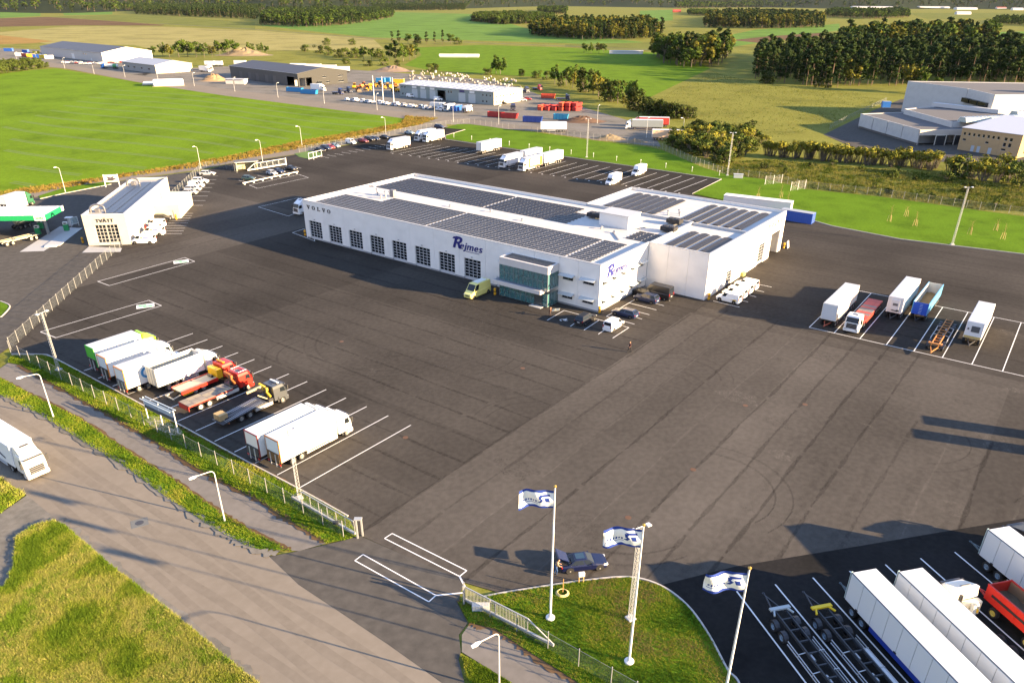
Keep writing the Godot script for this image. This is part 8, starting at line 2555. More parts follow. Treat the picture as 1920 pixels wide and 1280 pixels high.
func build_people() -> void:
	var black := Color(0.015, 0.015, 0.018, 1)
	person("person in dark clothes walking across the open yard", V(18.75, 0, -110.13), 250, 0.62, 0.05, [V(0.22, 0.95, -0.22), V(0.3, 1.1, 0.1)], Color(0.05, 0.012, 0.012, 1), black, Color(0.3, 0.18, 0.08, 1))
	person("person in brown carrying a pale sheet at the glazed entrance", V(6.63, 0, -125.12), 100, 0.4, 0.08, [V(0.4, 1.25, -0.3), V(0.4, 1.25, 0.25)], Color(0.13, 0.06, 0.03, 1), Color(0.05, 0.03, 0.025, 1), Color(0.08, 0.04, 0.02, 1))
	var sheet_o := thing("carried_sheet", "pale cardboard sheet held by the person at the entrance", "sheet", V(6.63, 0, -125.12) + az_dir(100) * 0.95 + V(0, 1.25, 0), yaw(100))
	piece(sheet_o, "panel", S().hexa([V(-0.55, 0, 0.5), V(0.75, 0.25, 0.5), V(0.75, 0.25, -0.6), V(-0.55, 0, -0.6)], [V(-0.55, 0.05, 0.5), V(0.75, 0.3, 0.5), V(0.75, 0.3, -0.6), V(-0.55, 0.05, -0.6)]), mat(0.62, 0.55, 0.36, 0.7))
	piece(sheet_o, "fold", S().box(V(-0.1, 0.1, -0.61), V(0.0, 0.17, 0.51)), mat(0.55, 0.48, 0.3, 0.7))
	person("person in a tan jacket and jeans reaching into the blue car's boot", V(4.35, 0, -57.24), 85, 0.2, 0.22, [V(0.5, 1.05, -0.2), V(0.5, 1.05, 0.2)], Color(0.3, 0.22, 0.13, 1), Color(0.02, 0.06, 0.16, 1), Color(0.05, 0.03, 0.02, 1))

# ------------------------------------------------------------ trees, shrubs, grass

func leaf_mat() -> StandardMaterial3D:
	if not mats.has("leaf"):
		var m := StandardMaterial3D.new()
		m.vertex_color_use_as_albedo = true
		m.roughness = 0.8
		m.metallic_specular = 0.15
		m.cull_mode = BaseMaterial3D.CULL_DISABLED
		m.backlight_enabled = true
		m.backlight = Color(0.07, 0.11, 0.03)
		mats["leaf"] = m
	return mats["leaf"]

# small leaf clumps over a lobe's outer half; colours vary from clump to clump
func lobe(s: Shape, c: Vector3, r: Vector3, n: int, size: float, cols: Array, rr: RandomNumberGenerator) -> void:
	var base: Color = cols[rr.randi() % cols.size()]
	for i in n:
		var d := V(rr.randfn(), rr.randfn(), rr.randfn()).normalized()
		var p := c + d * r * pow(rr.randf(), 0.33) * rr.randf_range(0.85, 1.08)
		var out := (d / r).normalized()
		var m := (out + V(rr.randfn(), rr.randfn(), rr.randfn()) * 0.45).normalized()
		var t := m.cross(V(rr.randfn(), rr.randfn(), rr.randfn())).normalized()
		var b := m.cross(t)
		var w := size * rr.randf_range(0.6, 1.3)
		var h := w * rr.randf_range(0.5, 0.9)
		var col: Color = base.lerp(cols[rr.randi() % cols.size()], rr.randf() * 0.8)
		var k := rr.randf_range(0.75, 1.3)
		s.tint = Color(col.r * k, col.g * k, col.b * k, 1)
		var nn := (out * 0.75 + m * 0.5).normalized()
		s.tri_n(p - t * w - b * h * 0.4, p + t * w * 0.3 - b * h, p + t * w + b * h * 0.3, nn, nn, nn)
		s.tri_n(p - t * w - b * h * 0.4, p + t * w + b * h * 0.3, p - t * w * 0.2 + b * h, nn, nn, nn)

# kinds of trees; each returns [trunk mesh, crown mesh, height]
func tree_kind(kind: String, sd: int, fine := 1.0) -> Array:
	var rr := RandomNumberGenerator.new()
	rr.seed = sd * 97 + kind.hash() % 1000
	var tr := S()
	var cr := S()
	var h := 1.0
	if kind == "pine":
		h = 20.0
		var cols := [Color(0.013, 0.027, 0.009), Color(0.022, 0.04, 0.012), Color(0.038, 0.055, 0.016)]
		tr.bar(Vector3.ZERO, V(0.2, h * 0.9, 0.1), 0.28, 0.1, 7)
		for i in 13:
			var y := h * rr.randf_range(0.4, 0.97)
			var rad := 3.3 * (1.2 - y / h) * rr.randf_range(0.5, 1.25)
			var an := rr.randf() * TAU
			var c := V(cos(an) * rad * 1.2, y, sin(an) * rad * 1.2)
			tr.bar(V(0.1, y - 0.8, 0), c, 0.09, 0.04, 5)
			lobe(cr, c, V(2.0, 1.2, 2.0) * rr.randf_range(0.6, 1.25), int(70 * fine), 0.5 / sqrt(fine), cols, rr)
		lobe(cr, V(0.1, h * 0.95, 0), V(1.7, 1.5, 1.7), int(70 * fine), 0.5 / sqrt(fine), cols, rr)
		for i in 5:
			var an := TAU * i / 5 + 0.4
			lobe(cr, V(cos(an) * 1.6, h * 0.22 + rr.randf() * 3.0, sin(an) * 1.6), V(1.3, 1.8, 1.3), int(24 * fine), 0.5, cols, rr)
	elif kind == "spruce":
		h = 19.0
		var cols := [Color(0.017, 0.034, 0.011), Color(0.03, 0.052, 0.015), Color(0.052, 0.07, 0.018)]
		tr.bar(Vector3.ZERO, V(0, h * 0.95, 0), 0.25, 0.04, 6)
		for i in 16:
			var y := h * (0.08 + 0.9 * i / 16.0)
			var rad := 3.1 * (1.0 - y / h) + 0.3
			for k in 3:
				var an := rr.randf() * TAU
				lobe(cr, V(cos(an) * rad * 0.6, y, sin(an) * rad * 0.6), V(rad * 0.62, 0.85, rad * 0.62), int(20 * fine), 0.45 / sqrt(fine), cols, rr)
	elif kind == "broadleaf" or kind == "autumn":
		h = 12.0
		var cols := [Color(0.03, 0.056, 0.01), Color(0.05, 0.082, 0.014), Color(0.075, 0.105, 0.018)] if kind == "broadleaf" else [Color(0.085, 0.085, 0.016), Color(0.12, 0.11, 0.018), Color(0.065, 0.075, 0.014)]
		tr.bar(Vector3.ZERO, V(0.1, h * 0.6, 0), 0.24, 0.1, 7)
		for i in 15:
			var an := rr.randf() * TAU
			var y := h * rr.randf_range(0.3, 0.9)
			var rad := 2.9 * sqrt(maxf(0.1, 1.0 - pow((y / h - 0.55) / 0.5, 2.0)))
			var c := V(cos(an) * rad, y, sin(an) * rad)
			tr.bar(V(0.05, h * 0.35, 0), c, 0.08, 0.03, 5)
			lobe(cr, c, V(1.6, 1.4, 1.6) * rr.randf_range(0.7, 1.2), int(62 * fine), 0.42 / sqrt(fine), cols, rr)
		lobe(cr, V(0, h * 0.62, 0), V(2.2, 3.2, 2.2), int(60 * fine), 0.5, cols, rr)
	else:
		h = 4.0
		var cols: Array = {"shrub": [Color(0.044, 0.066, 0.014), Color(0.066, 0.09, 0.018), Color(0.095, 0.115, 0.026)], "dark_shrub": [Color(0.022, 0.034, 0.009), Color(0.035, 0.048, 0.012), Color(0.055, 0.064, 0.016)], "willow": [Color(0.17, 0.165, 0.024), Color(0.12, 0.13, 0.022), Color(0.23, 0.2, 0.026)]}[kind]
		for i in 9:
			var an := rr.randf() * TAU
			var c := V(cos(an) * rr.randf_range(0.4, 1.6), h * rr.randf_range(0.4 if kind != "willow" else 0.6, 0.85), sin(an) * rr.randf_range(0.4, 1.6))
			tr.bar(V(c.x * 0.25, 0, c.z * 0.25), c, 0.06, 0.025, 5)
			lobe(cr, c, V(0.95, 0.8, 0.95) * rr.randf_range(0.7, 1.2), int(70 * fine), 0.2, cols, rr)
		if kind == "willow":
			for i in 26:
				var an := rr.randf() * TAU
				tr.bar(V(cos(an) * 0.5, 0, sin(an) * 0.5), V(cos(an) * 1.5, h * 0.8, sin(an) * 1.5), 0.035, 0.015, 4)
		else:
			for i in 6:
				var an := TAU * i / 6
				lobe(cr, V(cos(an) * 1.2, 0.7, sin(an) * 1.2), V(0.9, 0.8, 0.9), int(34 * fine), 0.2, cols, rr)
	return [tr.mesh(), cr.mesh(), h]

func variants(kind: String, n: int, fine := 1.0) -> Array:
	var key := "tree%s%.1f" % [kind, fine]
	if not meshes.has(key):
		var out := []
		for i in n:
			out.append(tree_kind(kind, i + 1, fine))
		meshes[key] = out
	return meshes[key]

func plant(called: String, kind: String, at: Vector3, h: float, label: String, group: String, category := "tree", wide := 1.0) -> void:
	var vs := variants(kind, 4)
	var v: Array = vs[rng.randi() % vs.size()]
	var t := thing(called, label, category, at, rng.randf() * TAU, group)
	var k: float = h / v[2]
	t.scale = V(k * wide * rng.randf_range(0.75, 1.3), k, k * wide * rng.randf_range(0.75, 1.3))
	piece(t, "trunk" if category == "tree" else "stems", v[0], mat(0.13, 0.085, 0.055, 0.9) if kind == "pine" else mat(0.12, 0.1, 0.075, 0.9))
	piece(t, "crown" if category == "tree" else "foliage", v[1], leaf_mat())

# points spread over an outline, about "pitch" apart
func scatter(p: Array, pitch: float) -> Array:
	var poly := poly2(p)
	var lo := poly[0]
	var hi := poly[0]
	for q in poly:
		lo = lo.min(q)
		hi = hi.max(q)
	var out := []
	var x := lo.x
	while x < hi.x:
		var z := lo.y
		while z < hi.y:
			var q := Vector2(x + rng.randf_range(-0.45, 0.45) * pitch, z + rng.randf_range(-0.45, 0.45) * pitch)
			if Geometry2D.is_point_in_polygon(q, poly):
				out.append(V(q.x, 0, q.y))
			z += pitch
		x += pitch
	out.sort_custom(func(a, b): return a.length_squared() < b.length_squared())
	return out

var far_trees := {}   # kind -> transforms of trees too far off or too many to stand singly

func wood(p: Array, pitch: float, kinds: Array, h0: float, h1: float, single: int, called: String, label: String, group: String) -> void:
	var pts := scatter(p, pitch)
	var gaps := noise(0.012, FastNoiseLite.TYPE_SIMPLEX_SMOOTH, 3, 21)
	for i in pts.size():
		var kind: String = kinds[rng.randi() % kinds.size()]
		if i >= 12 and rng.randf() < 0.1:
			continue
		var h := rng.randf_range(h0 * 0.75, h1) * (1.0 + 0.22 * gaps.get_noise_2d(pts[i].x, pts[i].z))
		if i < single:
			plant(called, kind, pts[i], h, label, group)
		else:
			if not far_trees.has(kind):
				far_trees[kind] = []
			var k: float = h / {"pine": 20.0, "spruce": 19.0, "broadleaf": 12.0, "autumn": 12.0, "shrub": 4.0, "dark_shrub": 4.0}[kind]
			far_trees[kind].append(Transform3D(Basis(Vector3.UP, rng.randf() * TAU).scaled(V(k * rng.randf_range(0.9, 1.3), k, k * rng.randf_range(0.9, 1.3))), pts[i]))

func tuft_mesh(n: int, h: float, spread: float, sd: int) -> ArrayMesh:
	var rr := RandomNumberGenerator.new()
	rr.seed = sd
	var s := S()
	for i in n:
		var an := rr.randf() * TAU
		var p := V(cos(an), 0, sin(an)) * spread * sqrt(rr.randf())
		var tip := p + V(rr.randfn() * 0.35 * h, h * rr.randf_range(0.6, 1.1), rr.randfn() * 0.35 * h)
		var w := V(cos(an + 1.3), 0, sin(an + 1.3)) * h * 0.09
		var k := rr.randf_range(0.7, 1.25)
		s.tint = Color(k, k, k, 1)
		s.tri(p - w, p + w, tip)
	return s.mesh()

func grass(called: String, p: Array, y: float, count: int, h: float, blades: int, cols: Array, label_kind := "stuff") -> void:
	var poly := poly2(p)
	var lo := poly[0]
	var hi := poly[0]
	for q in poly:
		lo = lo.min(q)
		hi = hi.max(q)
	var pts := []
	var f := noise(0.12, FastNoiseLite.TYPE_SIMPLEX_SMOOTH, 3, 77)
	var tries := 0
	while pts.size() < count and tries < count * 8:
		tries += 1
		var q := Vector2(rng.randf_range(lo.x, hi.x), rng.randf_range(lo.y, hi.y))
		if Geometry2D.is_point_in_polygon(q, poly):
			pts.append(q)
	var mm := MultiMesh.new()
	mm.transform_format = MultiMesh.TRANSFORM_3D
	mm.use_colors = true
	mm.mesh = tuft_mesh(blades, h, h * 0.55, 5)
	mm.instance_count = pts.size()
	for i in pts.size():
		var q: Vector2 = pts[i]
		var k := rng.randf_range(0.6, 1.35)
		mm.set_instance_transform(i, Transform3D(Basis(Vector3.UP, rng.randf() * TAU).scaled(V(k, k * rng.randf_range(0.7, 1.2), k)), V(q.x, y, q.y)))
		var t := clampf(f.get_noise_2dv(q) * 1.1 + 0.5 + rng.randf_range(-0.3, 0.3), 0.0, 0.999) * (cols.size() - 1)
		mm.set_instance_color(i, (cols[int(t)] as Color).lerp(cols[int(t) + 1], t - int(t)))
	var o := MultiMeshInstance3D.new()
	o.name = numbered(called)
	o.multimesh = mm
	var m := StandardMaterial3D.new()
	m.vertex_color_use_as_albedo = true
	m.roughness = 0.9
	m.metallic_specular = 0.1
	m.cull_mode = BaseMaterial3D.CULL_DISABLED
	o.material_override = m
	add_child(o)
	o.set_meta("kind", "stuff")
	o.set_meta("label", "grass growing on the " + called.replace("_", " "))
	o.set_meta("category", "grass")

func build_greenery() -> void:
	# the pine wood behind the factory
	wood([167.5, -573.47, 188.32, -537.53, 233.9, -529.24, 299.61, -549.36, 369.52, -552.39, 432.49, -585.56, 551.7, -754.43, 439.06, -817.76, 347.54, -851.59, 272.79, -822.62, 197.35, -675.91], 8.5, ["pine", "pine", "pine", "pine", "spruce"], 17, 23, 190, "pine_tree", "tall dark pine in the wood behind the factory", "pines behind the factory")
	for q in [[V(170.19, 0, -550.93), 8.0, "dark_shrub", "round dark bush at the pine wood's left foot"], [V(197.1, 0, -527.7), 6.0, "dark_shrub", "low dark bush under the pine wood's front edge"], [V(200.59, 0, -521.24), 6.0, "dark_shrub", "second low dark bush under the pine wood's edge"]]:
		plant("bush", q[2], q[0], q[1], q[3], "", "bush", 1.2)
	for q in [[V(222.18, 0, -538.98), 17.0, "autumn", "yellowing birch before the dark pines"], [V(236.58, 0, -546.63), 15.0, "broadleaf", "olive broad tree before the dark pines"], [V(242.35, 0, -500.98), 17.0, "autumn", "tall loose willow before the pines by the factory"], [V(247.59, 0, -498.19), 15.0, "broadleaf", "second loose willow before the pines by the factory"], [V(253.16, 0, -489.6), 10.0, "broadleaf", "bright green tree at the tall hall's corner"], [V(257.75, 0, -484.07), 8.0, "broadleaf", "low green tree touching the tall hall"], [V(208.07, 0, -524.83), 16.0, "pine", "lone pine standing forward of the wood"], [V(192.59, 0, -537.71), 18.0, "pine", "pine with a bare red trunk at the wood's front"]]:
		plant("tree", q[2], q[0], q[1], q[3], "")
	# woods further off
	wood([363.87, -954.54, 533.5, -1138.86, 622.85, -1091.31, 548.04, -968.07, 424.42, -900.4, 338.66, -842.8], 9.0, ["broadleaf", "pine", "autumn", "spruce"], 20, 28, 0, "", "", "")
	wood([376.15, -1670.32, 489.07, -1624.56, 624.67, -1701.87, 890.59, -2459, 791.48, -2891, 583.81, -2536], 13.0, ["pine", "spruce", "pine", "autumn"], 19, 26, 0, "", "", "")
	wood([22.06, -1289.96, 58.87, -1204.42, 107.03, -1145.55, 185.67, -1183.64, 234.33, -1311.43, 263.25, -1656, 68.9, -1631.33], 9.5, ["spruce", "spruce", "pine", "autumn"], 17, 24, 60, "spruce_tree", "spruce in the dark block of forest between the green fields", "spruces between the fields")
	wood([-101.58, -2067, -32.24, -1820.12, 82.43, -1958.08, 118.09, -2448, -5.6, -2808, -112.03, -2620], 11.0, ["broadleaf", "dark_shrub", "broadleaf"], 13, 18, 30, "broadleaf_tree", "round-crowned tree in the copse above the middle fields", "copse above the middle fields")
	wood([-515.18, -1715.73, -407.33, -1600.5, -336.9, -1705.94, -347.62, -2427, -419.83, -3002, -696.44, -3554, -842.02, -2901], 13.0, ["pine", "pine", "spruce", "broadleaf"], 17, 23, 0, "", "", "")
	wood([-1249.5, -2802, -998.33, -2512, -662.51, -2181, -918.23, -3098, -1935.77, -6424, -2638, -6014], 17.0, ["spruce", "pine"], 20, 28, 0, "", "", "")
	wood([-2288, -3374, -2115, -3510, -1541.25, -3453, -3077, -6920, -4467, -6613], 24.0, ["pine", "broadleaf", "spruce"], 22, 30, 0, "", "", "")
	wood([-648.39, -3895, -434.2, -3789, -227.24, -4029, -392.85, -6756, -1131.25, -6893], 22.0, ["pine", "spruce"], 20, 28, 0, "", "", "")
	wood([628.5, -8644, 1014.89, -7514, 1564.75, -8465, 2502, -13554, 881.32, -12133], 45.0, ["broadleaf", "pine"], 30, 42, 0, "", "", "")
	wood([91.62, -3125, 178.44, -2941, 254.42, -3999, 121.01, -4140], 16.0, ["pine", "broadleaf"], 18, 24, 0, "", "", "")
	wood([951.99, -5105, 1631.61, -5989, 2337, -6279, 3513, -8859, 4554, -12264, 2230, -10636], 40.0, ["pine", "spruce", "broadleaf"], 28, 40, 0, "", "", "")
	wood([1009.64, -2768, 1057.54, -2489, 1275.22, -2741, 1674.54, -3633, 1378.25, -3692], 17.0, ["pine", "broadleaf"], 18, 25, 0, "", "", "")
	wood([4119, -10390, 7227, -11767, 9094, -12856, 21073, -29827, 6890, -17398], 55.0, ["pine", "broadleaf"], 32, 45, 0, "", "", "")
	wood([-4581, -6911, -2617, -9068, 279.21, -12221, 322.79, -14135, -5266, -7949], 90.0, ["pine", "broadleaf"], 40, 60, 0, "", "", "")
	wood([1145.49, -2030, 1153.7, -1836.83, 1390.2, -1942.34, 1775.91, -2489, 1416.76, -2489], 13.0, ["broadleaf", "pine", "broadleaf"], 10, 16, 0, "", "", "")
	wood([622.69, -3041, 665.32, -2779, 849.28, -3555, 749.48, -3666], 14.0, ["broadleaf"], 14, 18, 0, "", "", "")
	# trees all over the far hills
	for i in 3600:
		var t := sqrt(rng.randf()) * 0.85
		var kind: String = ["pine", "spruce", "broadleaf"][i % 3]
		var k: float = rng.randf_range(20, 32) / {"pine": 20.0, "spruce": 19.0, "broadleaf": 12.0}[kind]
		far_trees[kind].append(Transform3D(Basis.from_scale(V(k * 1.5, k, k * 1.5)), hill_point(rng.randf_range(-44.0, 40.0), t)))
	for kind in far_trees:
		var vs := variants(kind, 2, 0.5)
		for vi in 2:
			var mine := []
			for i in far_trees[kind].size():
				if i % 2 == vi:
					mine.append(far_trees[kind][i])
			for part in 2:
				var mm := MultiMesh.new()
				mm.transform_format = MultiMesh.TRANSFORM_3D
				mm.mesh = vs[vi][part]
				mm.instance_count = mine.size()
				for i in mine.size():
					mm.set_instance_transform(i, mine[i])
				var o := MultiMeshInstance3D.new()
				o.name = numbered("distant_wood")
				o.multimesh = mm
				o.material_override = leaf_mat() if part == 1 else mat(0.13, 0.09, 0.06, 0.9)
				add_child(o)
				o.set_meta("kind", "stuff")
				o.set_meta("label", "distant woods of %s trees beyond the fields" % kind.replace("_", " "))
				o.set_meta("category", "forest")
	# trees between the right-hand fields
	wood([130.83, -711.84, 143.31, -678.41, 173.99, -696.76, 202.01, -788.17, 272.33, -1037.48, 259.61, -1144.19, 180.27, -1081.05, 144.7, -890.16], 9.0, ["broadleaf", "broadleaf", "pine", "autumn"], 17, 25, 110, "field_tree", "tree in the mixed clump at the corner of the green field", "clump at the green field's corner")
	# trees by the soil heap, and along the field edges
	for q in [[-336.53, -776.24, 10, 0], [-331.21, -783.95, 13, 2], [-319.11, -770.1, 12, 4], [-313.66, -777.69, 15, 0], [-308.1, -785.43, 16, 2], [-297.55, -778.71, 14, 2], [-290.21, -779.18, 13, 0], [-282.87, -779.65, 11, 4], [-283.59, -802.22, 14, 2], [-275.53, -802.74, 15, 0], [-271.96, -810.81, 14, 2], [-264, -835.75, 11, 2], [-257, -844.69, 10, 0], [-245.89, -828.67, 8, 0], [-218.62, -873.82, 7, 5], [-196.48, -840.33, 8, 6], [-182.21, -816.72, 9, 5], [-165.7, -779.74, 8, 6], [-160.65, -794.87, 8, 5], [-149.36, -780.77, 9, 5], [-136.07, -753.48, 12, 2], [-126.69, -740.69, 11, 2], [-126.02, -782.24, 8, 5], [-111.1, -741.62, 15, 2], [-104.53, -735.5, 17, 1], [-97.95, -735.89, 16, 2], [-94.7, -755.99, 14, 4], [-93.1, -784.31, 13, 0], [-108.46, -692.58, 6, 5], [-95.85, -681.94, 5, 6], [-141.64, -702.4, 5, 5], [-119.83, -680.62, 5, 6], [-223.28, -997.72, 8, 5], [-193.19, -1000.14, 7, 5], [-152.86, -1053.04, 13, 1], [-140.88, -1028.61, 15, 1], [-129.85, -1029.51, 12, 2], [-118.8, -1030.42, 11, 6], [-105.84, -1019.17, 14, 1], [-96.17, -1019.96, 14, 1], [-86.48, -1020.74, 16, 1], [-77.69, -1033.8, 12, 2], [-68.37, -1022.21, 8, 5], [-64.1, -631.81, 6, 5], [-60.88, -636.81, 6, 6], [-13.05, -615.64, 14, 2], [-9.79, -611.28, 12, 0], [-18.76, -606.38, 5, 5], [5.95, -598.83, 5, 6], [73.36, -867.29, 10, 0], [79.83, -859.05, 11, 0], [88.14, -859.61, 11, 4], [94.98, -877.64, 9, 0], [16.01, -582.5, 5, 5], [23.13, -570.8, 6, 5]]:
		field_plant(q)
	var row := [V(27.12, 0, -537.56), V(30.58, 0, -524.02), V(34.42, 0, -530.94), V(37.22, 0, -511.25), V(40.3, 0, -498.93), V(43.72, 0, -493.06), V(47.18, 0, -481.57), V(48.72, 0, -465.14), V(51.29, 0, -454.82), V(53.76, 0, -444.93), V(56.13, 0, -435.43), V(57.82, 0, -421.82), V(60.59, 0, -417.54), V(62.14, 0, -409.09), V(40.48, 0, -538.13), V(35.01, 0, -552.29), V(50.78, 0, -499.35), V(55.44, 0, -476.27)]
	for i in row.size():
		plant("hedgerow_tree", ["broadleaf", "dark_shrub", "broadleaf", "autumn"][i % 4], row[i], [13, 7, 12, 10, 6, 14, 11][i % 7], "olive tree in the ragged row along the green field's lower edge", "ragged row below the green field")
	row = [V(66.4, 0, -405.09), V(68.99, 0, -401.12), V(70.86, 0, -393.29), V(74.01, 0, -393.39), V(76.45, 0, -389.63), V(78.49, 0, -384.07), V(81.21, 0, -382.31), V(83.02, 0, -378.73), V(65.88, 0, -393.13), V(70.8, 0, -383.83), V(75.42, 0, -378.49)]
	for p in row:
		plant("dark_bush", "dark_shrub", p, rng.randf_range(5, 8), "dark rounded bush in the hedge above the gravel lot", "dark hedge above the gravel lot", "bush", 1.3)
	# scrub between the gravel lot, lawn fence and factory
	for p in scatter([59.3, -316.88, 73.35, -333.57, 87.57, -336.84, 101.87, -331.53, 99.2, -310.3, 84.7, -284.64, 73.34, -262.63, 68.74, -273.99, 62.23, -288.41], 5.2):
		plant("scrub_bush", ["shrub", "willow", "shrub", "dark_shrub"][rng.randi() % 4], p, rng.randf_range(3.5, 6.5), "olive bush in the thicket beyond the lawn's fence corner", "thicket at the fence corner", "bush", 1.15)
	for i in 46:
		var p: Vector3 = V(91.86, 0, -282.7).lerp(V(142.39, 0, -258.72), i / 45.0) + V(rng.randf_range(-1.5, 1.5), 0, rng.randf_range(-2.5, 2.5))
		plant("willow_bush", "willow", p, rng.randf_range(4.5, 6.2), "yellow-leaved willow in the long row below the factory", "yellow willow row", "bush", 0.9)
	for q in [V(140.15, 0, -248.39), V(141.97, 0, -245.97), V(144.44, 0, -243.6), V(146.09, 0, -240.48), V(149.58, 0, -239), V(152.8, 0, -238.3), V(153.33, 0, -233.05), V(157.1, 0, -248.74), V(159.02, 0, -244.7), V(151.91, 0, -248.63)]:
		plant("willow_bush", ["willow", "shrub"][rng.randi() % 2], q, rng.randf_range(5, 7.5), "yellow-green bush beside the factory's lower road", "bushes by the factory's lower road", "bush", 1.1)
	for p in scatter([89.43, -274.47, 138.02, -251.69, 153.76, -231.6, 152.94, -212.69, 135.96, -201.64, 123.11, -209.67, 105.47, -223.59, 89.46, -240.89, 81.6, -253.9], 9.0):
		if rng.randf() < 0.62:
			plant("scrub_bush", ["shrub", "dark_shrub", "shrub"][rng.randi() % 3], p, rng.randf_range(1.4, 3.4), "low green bush in the damp strip below the willow row", "low bushes below the willow row", "bush", 1.3)
	for p in scatter([-402.92, -638.85, -429.7, -691.9, -417.01, -717.02, -373.7, -666.67, -368.59, -630.7, -370.86, -593.54, -372.79, -589.1], 6.5):
		plant("roadside_bush", "shrub", p, rng.randf_range(3, 5), "bush in the thick hedge at the field's far corner", "hedge at the field's far corner", "bush", 1.2)
	# young trees with stakes on the lawn
	for p in [V(68.88, 0, -214.94), V(76.14, 0, -217.28), V(75.05, 0, -207.84), V(95.72, 0, -191.36), V(102.27, 0, -196.6), V(100.25, 0, -187.15), V(109.87, 0, -179.57), V(118.19, 0, -183.26), V(115.51, 0, -175.55)]:
		var t := thing("young_tree", "thin young tree tied to wooden stakes on the long lawn", "tree", p + V(0, 0.08, 0), rng.randf() * 6.0, "young trees on the long lawn")
		var hh := rng.randf_range(2.6, 4.2)
		var s := S().bar(Vector3.ZERO, V(0.1, hh, 0), 0.04, 0.015, 5)
		for k in 9:
			var y := hh * (0.45 + 0.06 * k)
			s.bar(V(0.05, y, 0), V(0.05 + cos(k * 2.4) * 0.7, y + 0.6, sin(k * 2.4) * 0.7), 0.014, 0.006, 4)
		piece(t, "trunk", s, mat(0.3, 0.17, 0.07, 0.8))
		for k in 3:
			var o := V(cos(k * 2.1), 0, sin(k * 2.1)) * 0.55
			piece(t, "stake", S().bar(o, o * 0.7 + V(0, 1.6, 0), 0.045, 0.045, 6), mat(0.5, 0.34, 0.15, 0.8))
	# grass
	var dry := [Color(0.1, 0.17, 0.014), Color(0.19, 0.26, 0.024), Color(0.29, 0.31, 0.05), Color(0.4, 0.36, 0.11), Color(0.15, 0.24, 0.02)]
	var olive := [Color(0.06, 0.085, 0.012), Color(0.11, 0.13, 0.02), Color(0.17, 0.17, 0.035), Color(0.22, 0.2, 0.055)]
	var green := [Color(0.06, 0.11, 0.01), Color(0.12, 0.19, 0.014), Color(0.19, 0.25, 0.022), Color(0.26, 0.26, 0.04)]
	grass("meadow", [-51.42, -62.33, -50.86, -64.5, -49.11, -65.25, -47.69, -64.61, -39.56, -58.05, -30.64, -51.36, -22.97, -45.3, -17.61, -41.11, -41.99, -40.98, -50.31, -54.33, -48.23, -55.07, -49.16, -58.15], 0.03, 42000, 0.28, 11, dry)
	grass("meadow", [-64.14, -76.52, -59.67, -73.35, -55.05, -70.26, -55.71, -66.73, -57.55, -65.95], 0.02, 1500, 0.35, 9, dry)
	grass("grass_verge", [-78.03, -101.37, -75.59, -99.95, -69.06, -95.38, -57.6, -87.73, -48.22, -80.2, -39.03, -73.06, -31.79, -67.1, -26.83, -63.39, -22.36, -60.63, -26.45, -60.86, -30.58, -63.54, -37.22, -68.44, -46.3, -75.96, -54.82, -82.22, -64.08, -89.14, -72.24, -94.36, -74.84, -96.16], 0.05, 13000, 0.16, 9, green)
	grass("grass_verge", [-78.51, -107.48, -73.92, -107.93, -72.07, -107.15, -64.58, -101.69, -44.28, -86.41, -34.52, -78.94, -24.28, -71.33, -17.9, -66.42, -16.02, -63.1, -17.02, -62.48, -19.15, -61.85, -23.97, -65.53, -28.85, -69.73, -35.49, -74.09, -41.45, -78.88, -46.1, -82.55, -53.42, -88.05, -58.7, -91.94, -66.79, -97.94, -75.39, -104.39, -77.54, -105.13], 0.05, 14000, 0.18, 9, green)
	grass("grass_verge", [-4.21, -46.81, -2.1, -45.41, -0.03, -43.79, 2.64, -41.21, -1.16, -41.19, -3.61, -44.27], 0.05, 2500, 0.16, 9, green)
	grass("grass_island", [-4.93, -53.1, -4.52, -53.74, -2.68, -53.9, -0.88, -54.42, 7.29, -56.25, 11.49, -56.74, 14.34, -55.55, 16.36, -52.88, 17.51, -49.22, 18.18, -45.3, 18.79, -43.35, 18.57, -40.79, 8.94, -40.94, 5.08, -44.26, 1.24, -47.44, -1.49, -49.88, -3.76, -50.58], 0.09, 22000, 0.13, 9, green + [Color(0.2, 0.17, 0.06)])
	grass("rough_grass", [89.43, -274.47, 138.02, -251.69, 153.76, -231.6, 152.94, -212.69, 145.27, -200.67, 125.66, -204.34, 105.58, -220.21, 87.44, -229.57, 80.57, -242.29, 68.58, -248.54, 67.4, -268.12], 0.0, 9000, 0.55, 9, olive)
	grass("far_grass", [66.03, -440.53, 82.57, -461.14, 154.83, -642.96, 160.84, -565.43, 208.38, -499.62, 206.72, -450.46, 142.95, -358.33, 102.32, -318.02, 85.06, -345.68, 74.91, -378.48], 0.0, 5000, 0.45, 7, olive)
	grass("field_margin", [-142.79, -212.3, -131.36, -225.99, -121.35, -241.3, -104.09, -257.8, -80.68, -291.57, -57.41, -325.79, -40.98, -356.16, -35.52, -375.05, -51.59, -383.68, -50.41, -359.15, -60.24, -343.05, -83.94, -309.31, -101.6, -275.05, -115.78, -254.87, -135.55, -232.49, -147.47, -220.11], 0.0, 7000, 0.6, 9, [Color(0.1, 0.08, 0.015), Color(0.22, 0.15, 0.035), Color(0.28, 0.2, 0.05), Color(0.12, 0.13, 0.02)])

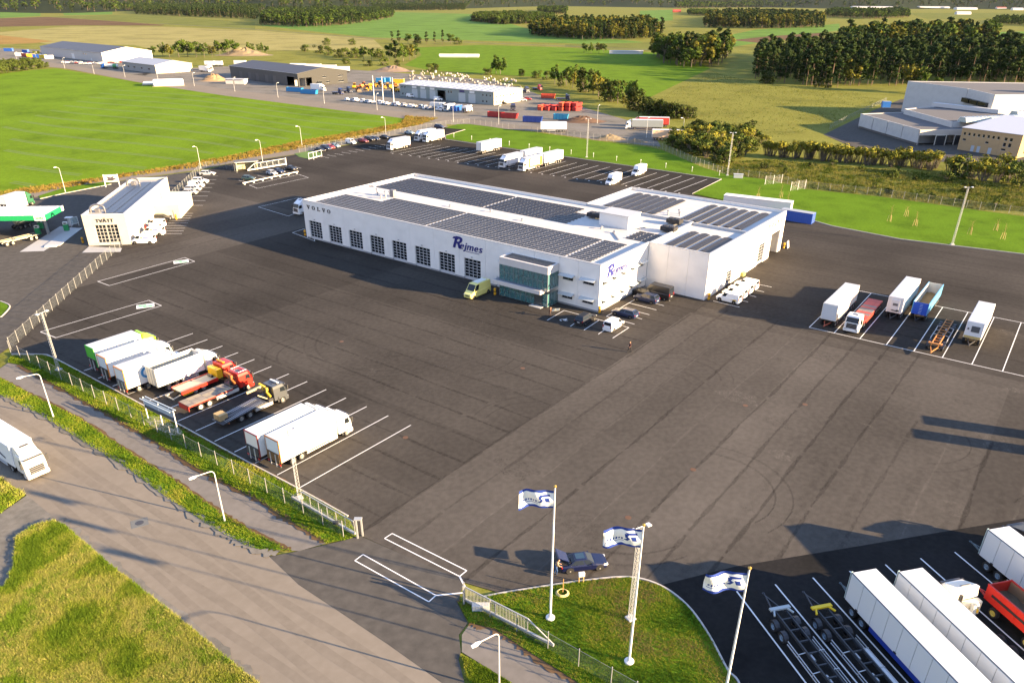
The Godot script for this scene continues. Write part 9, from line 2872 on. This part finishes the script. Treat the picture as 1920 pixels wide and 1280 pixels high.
func field_plant(q: Array) -> void:
	var kind: String = ["broadleaf", "pine", "broadleaf", "", "autumn", "shrub", "dark_shrub"][int(q[3])]
	var at := V(q[0], 0, q[1])
	if q[3] >= 5:
		plant("field_bush", kind, at, q[2], "bush on the rough ground between the estate and the fields", "bushes between estate and fields", "bush", 1.3)
	else:
		plant("field_tree", kind, at, q[2], "%s tree on the rough ground between the estate and the fields" % {"broadleaf": "leafy green", "pine": "dark pine", "autumn": "yellowing"}[kind], "trees between estate and fields")
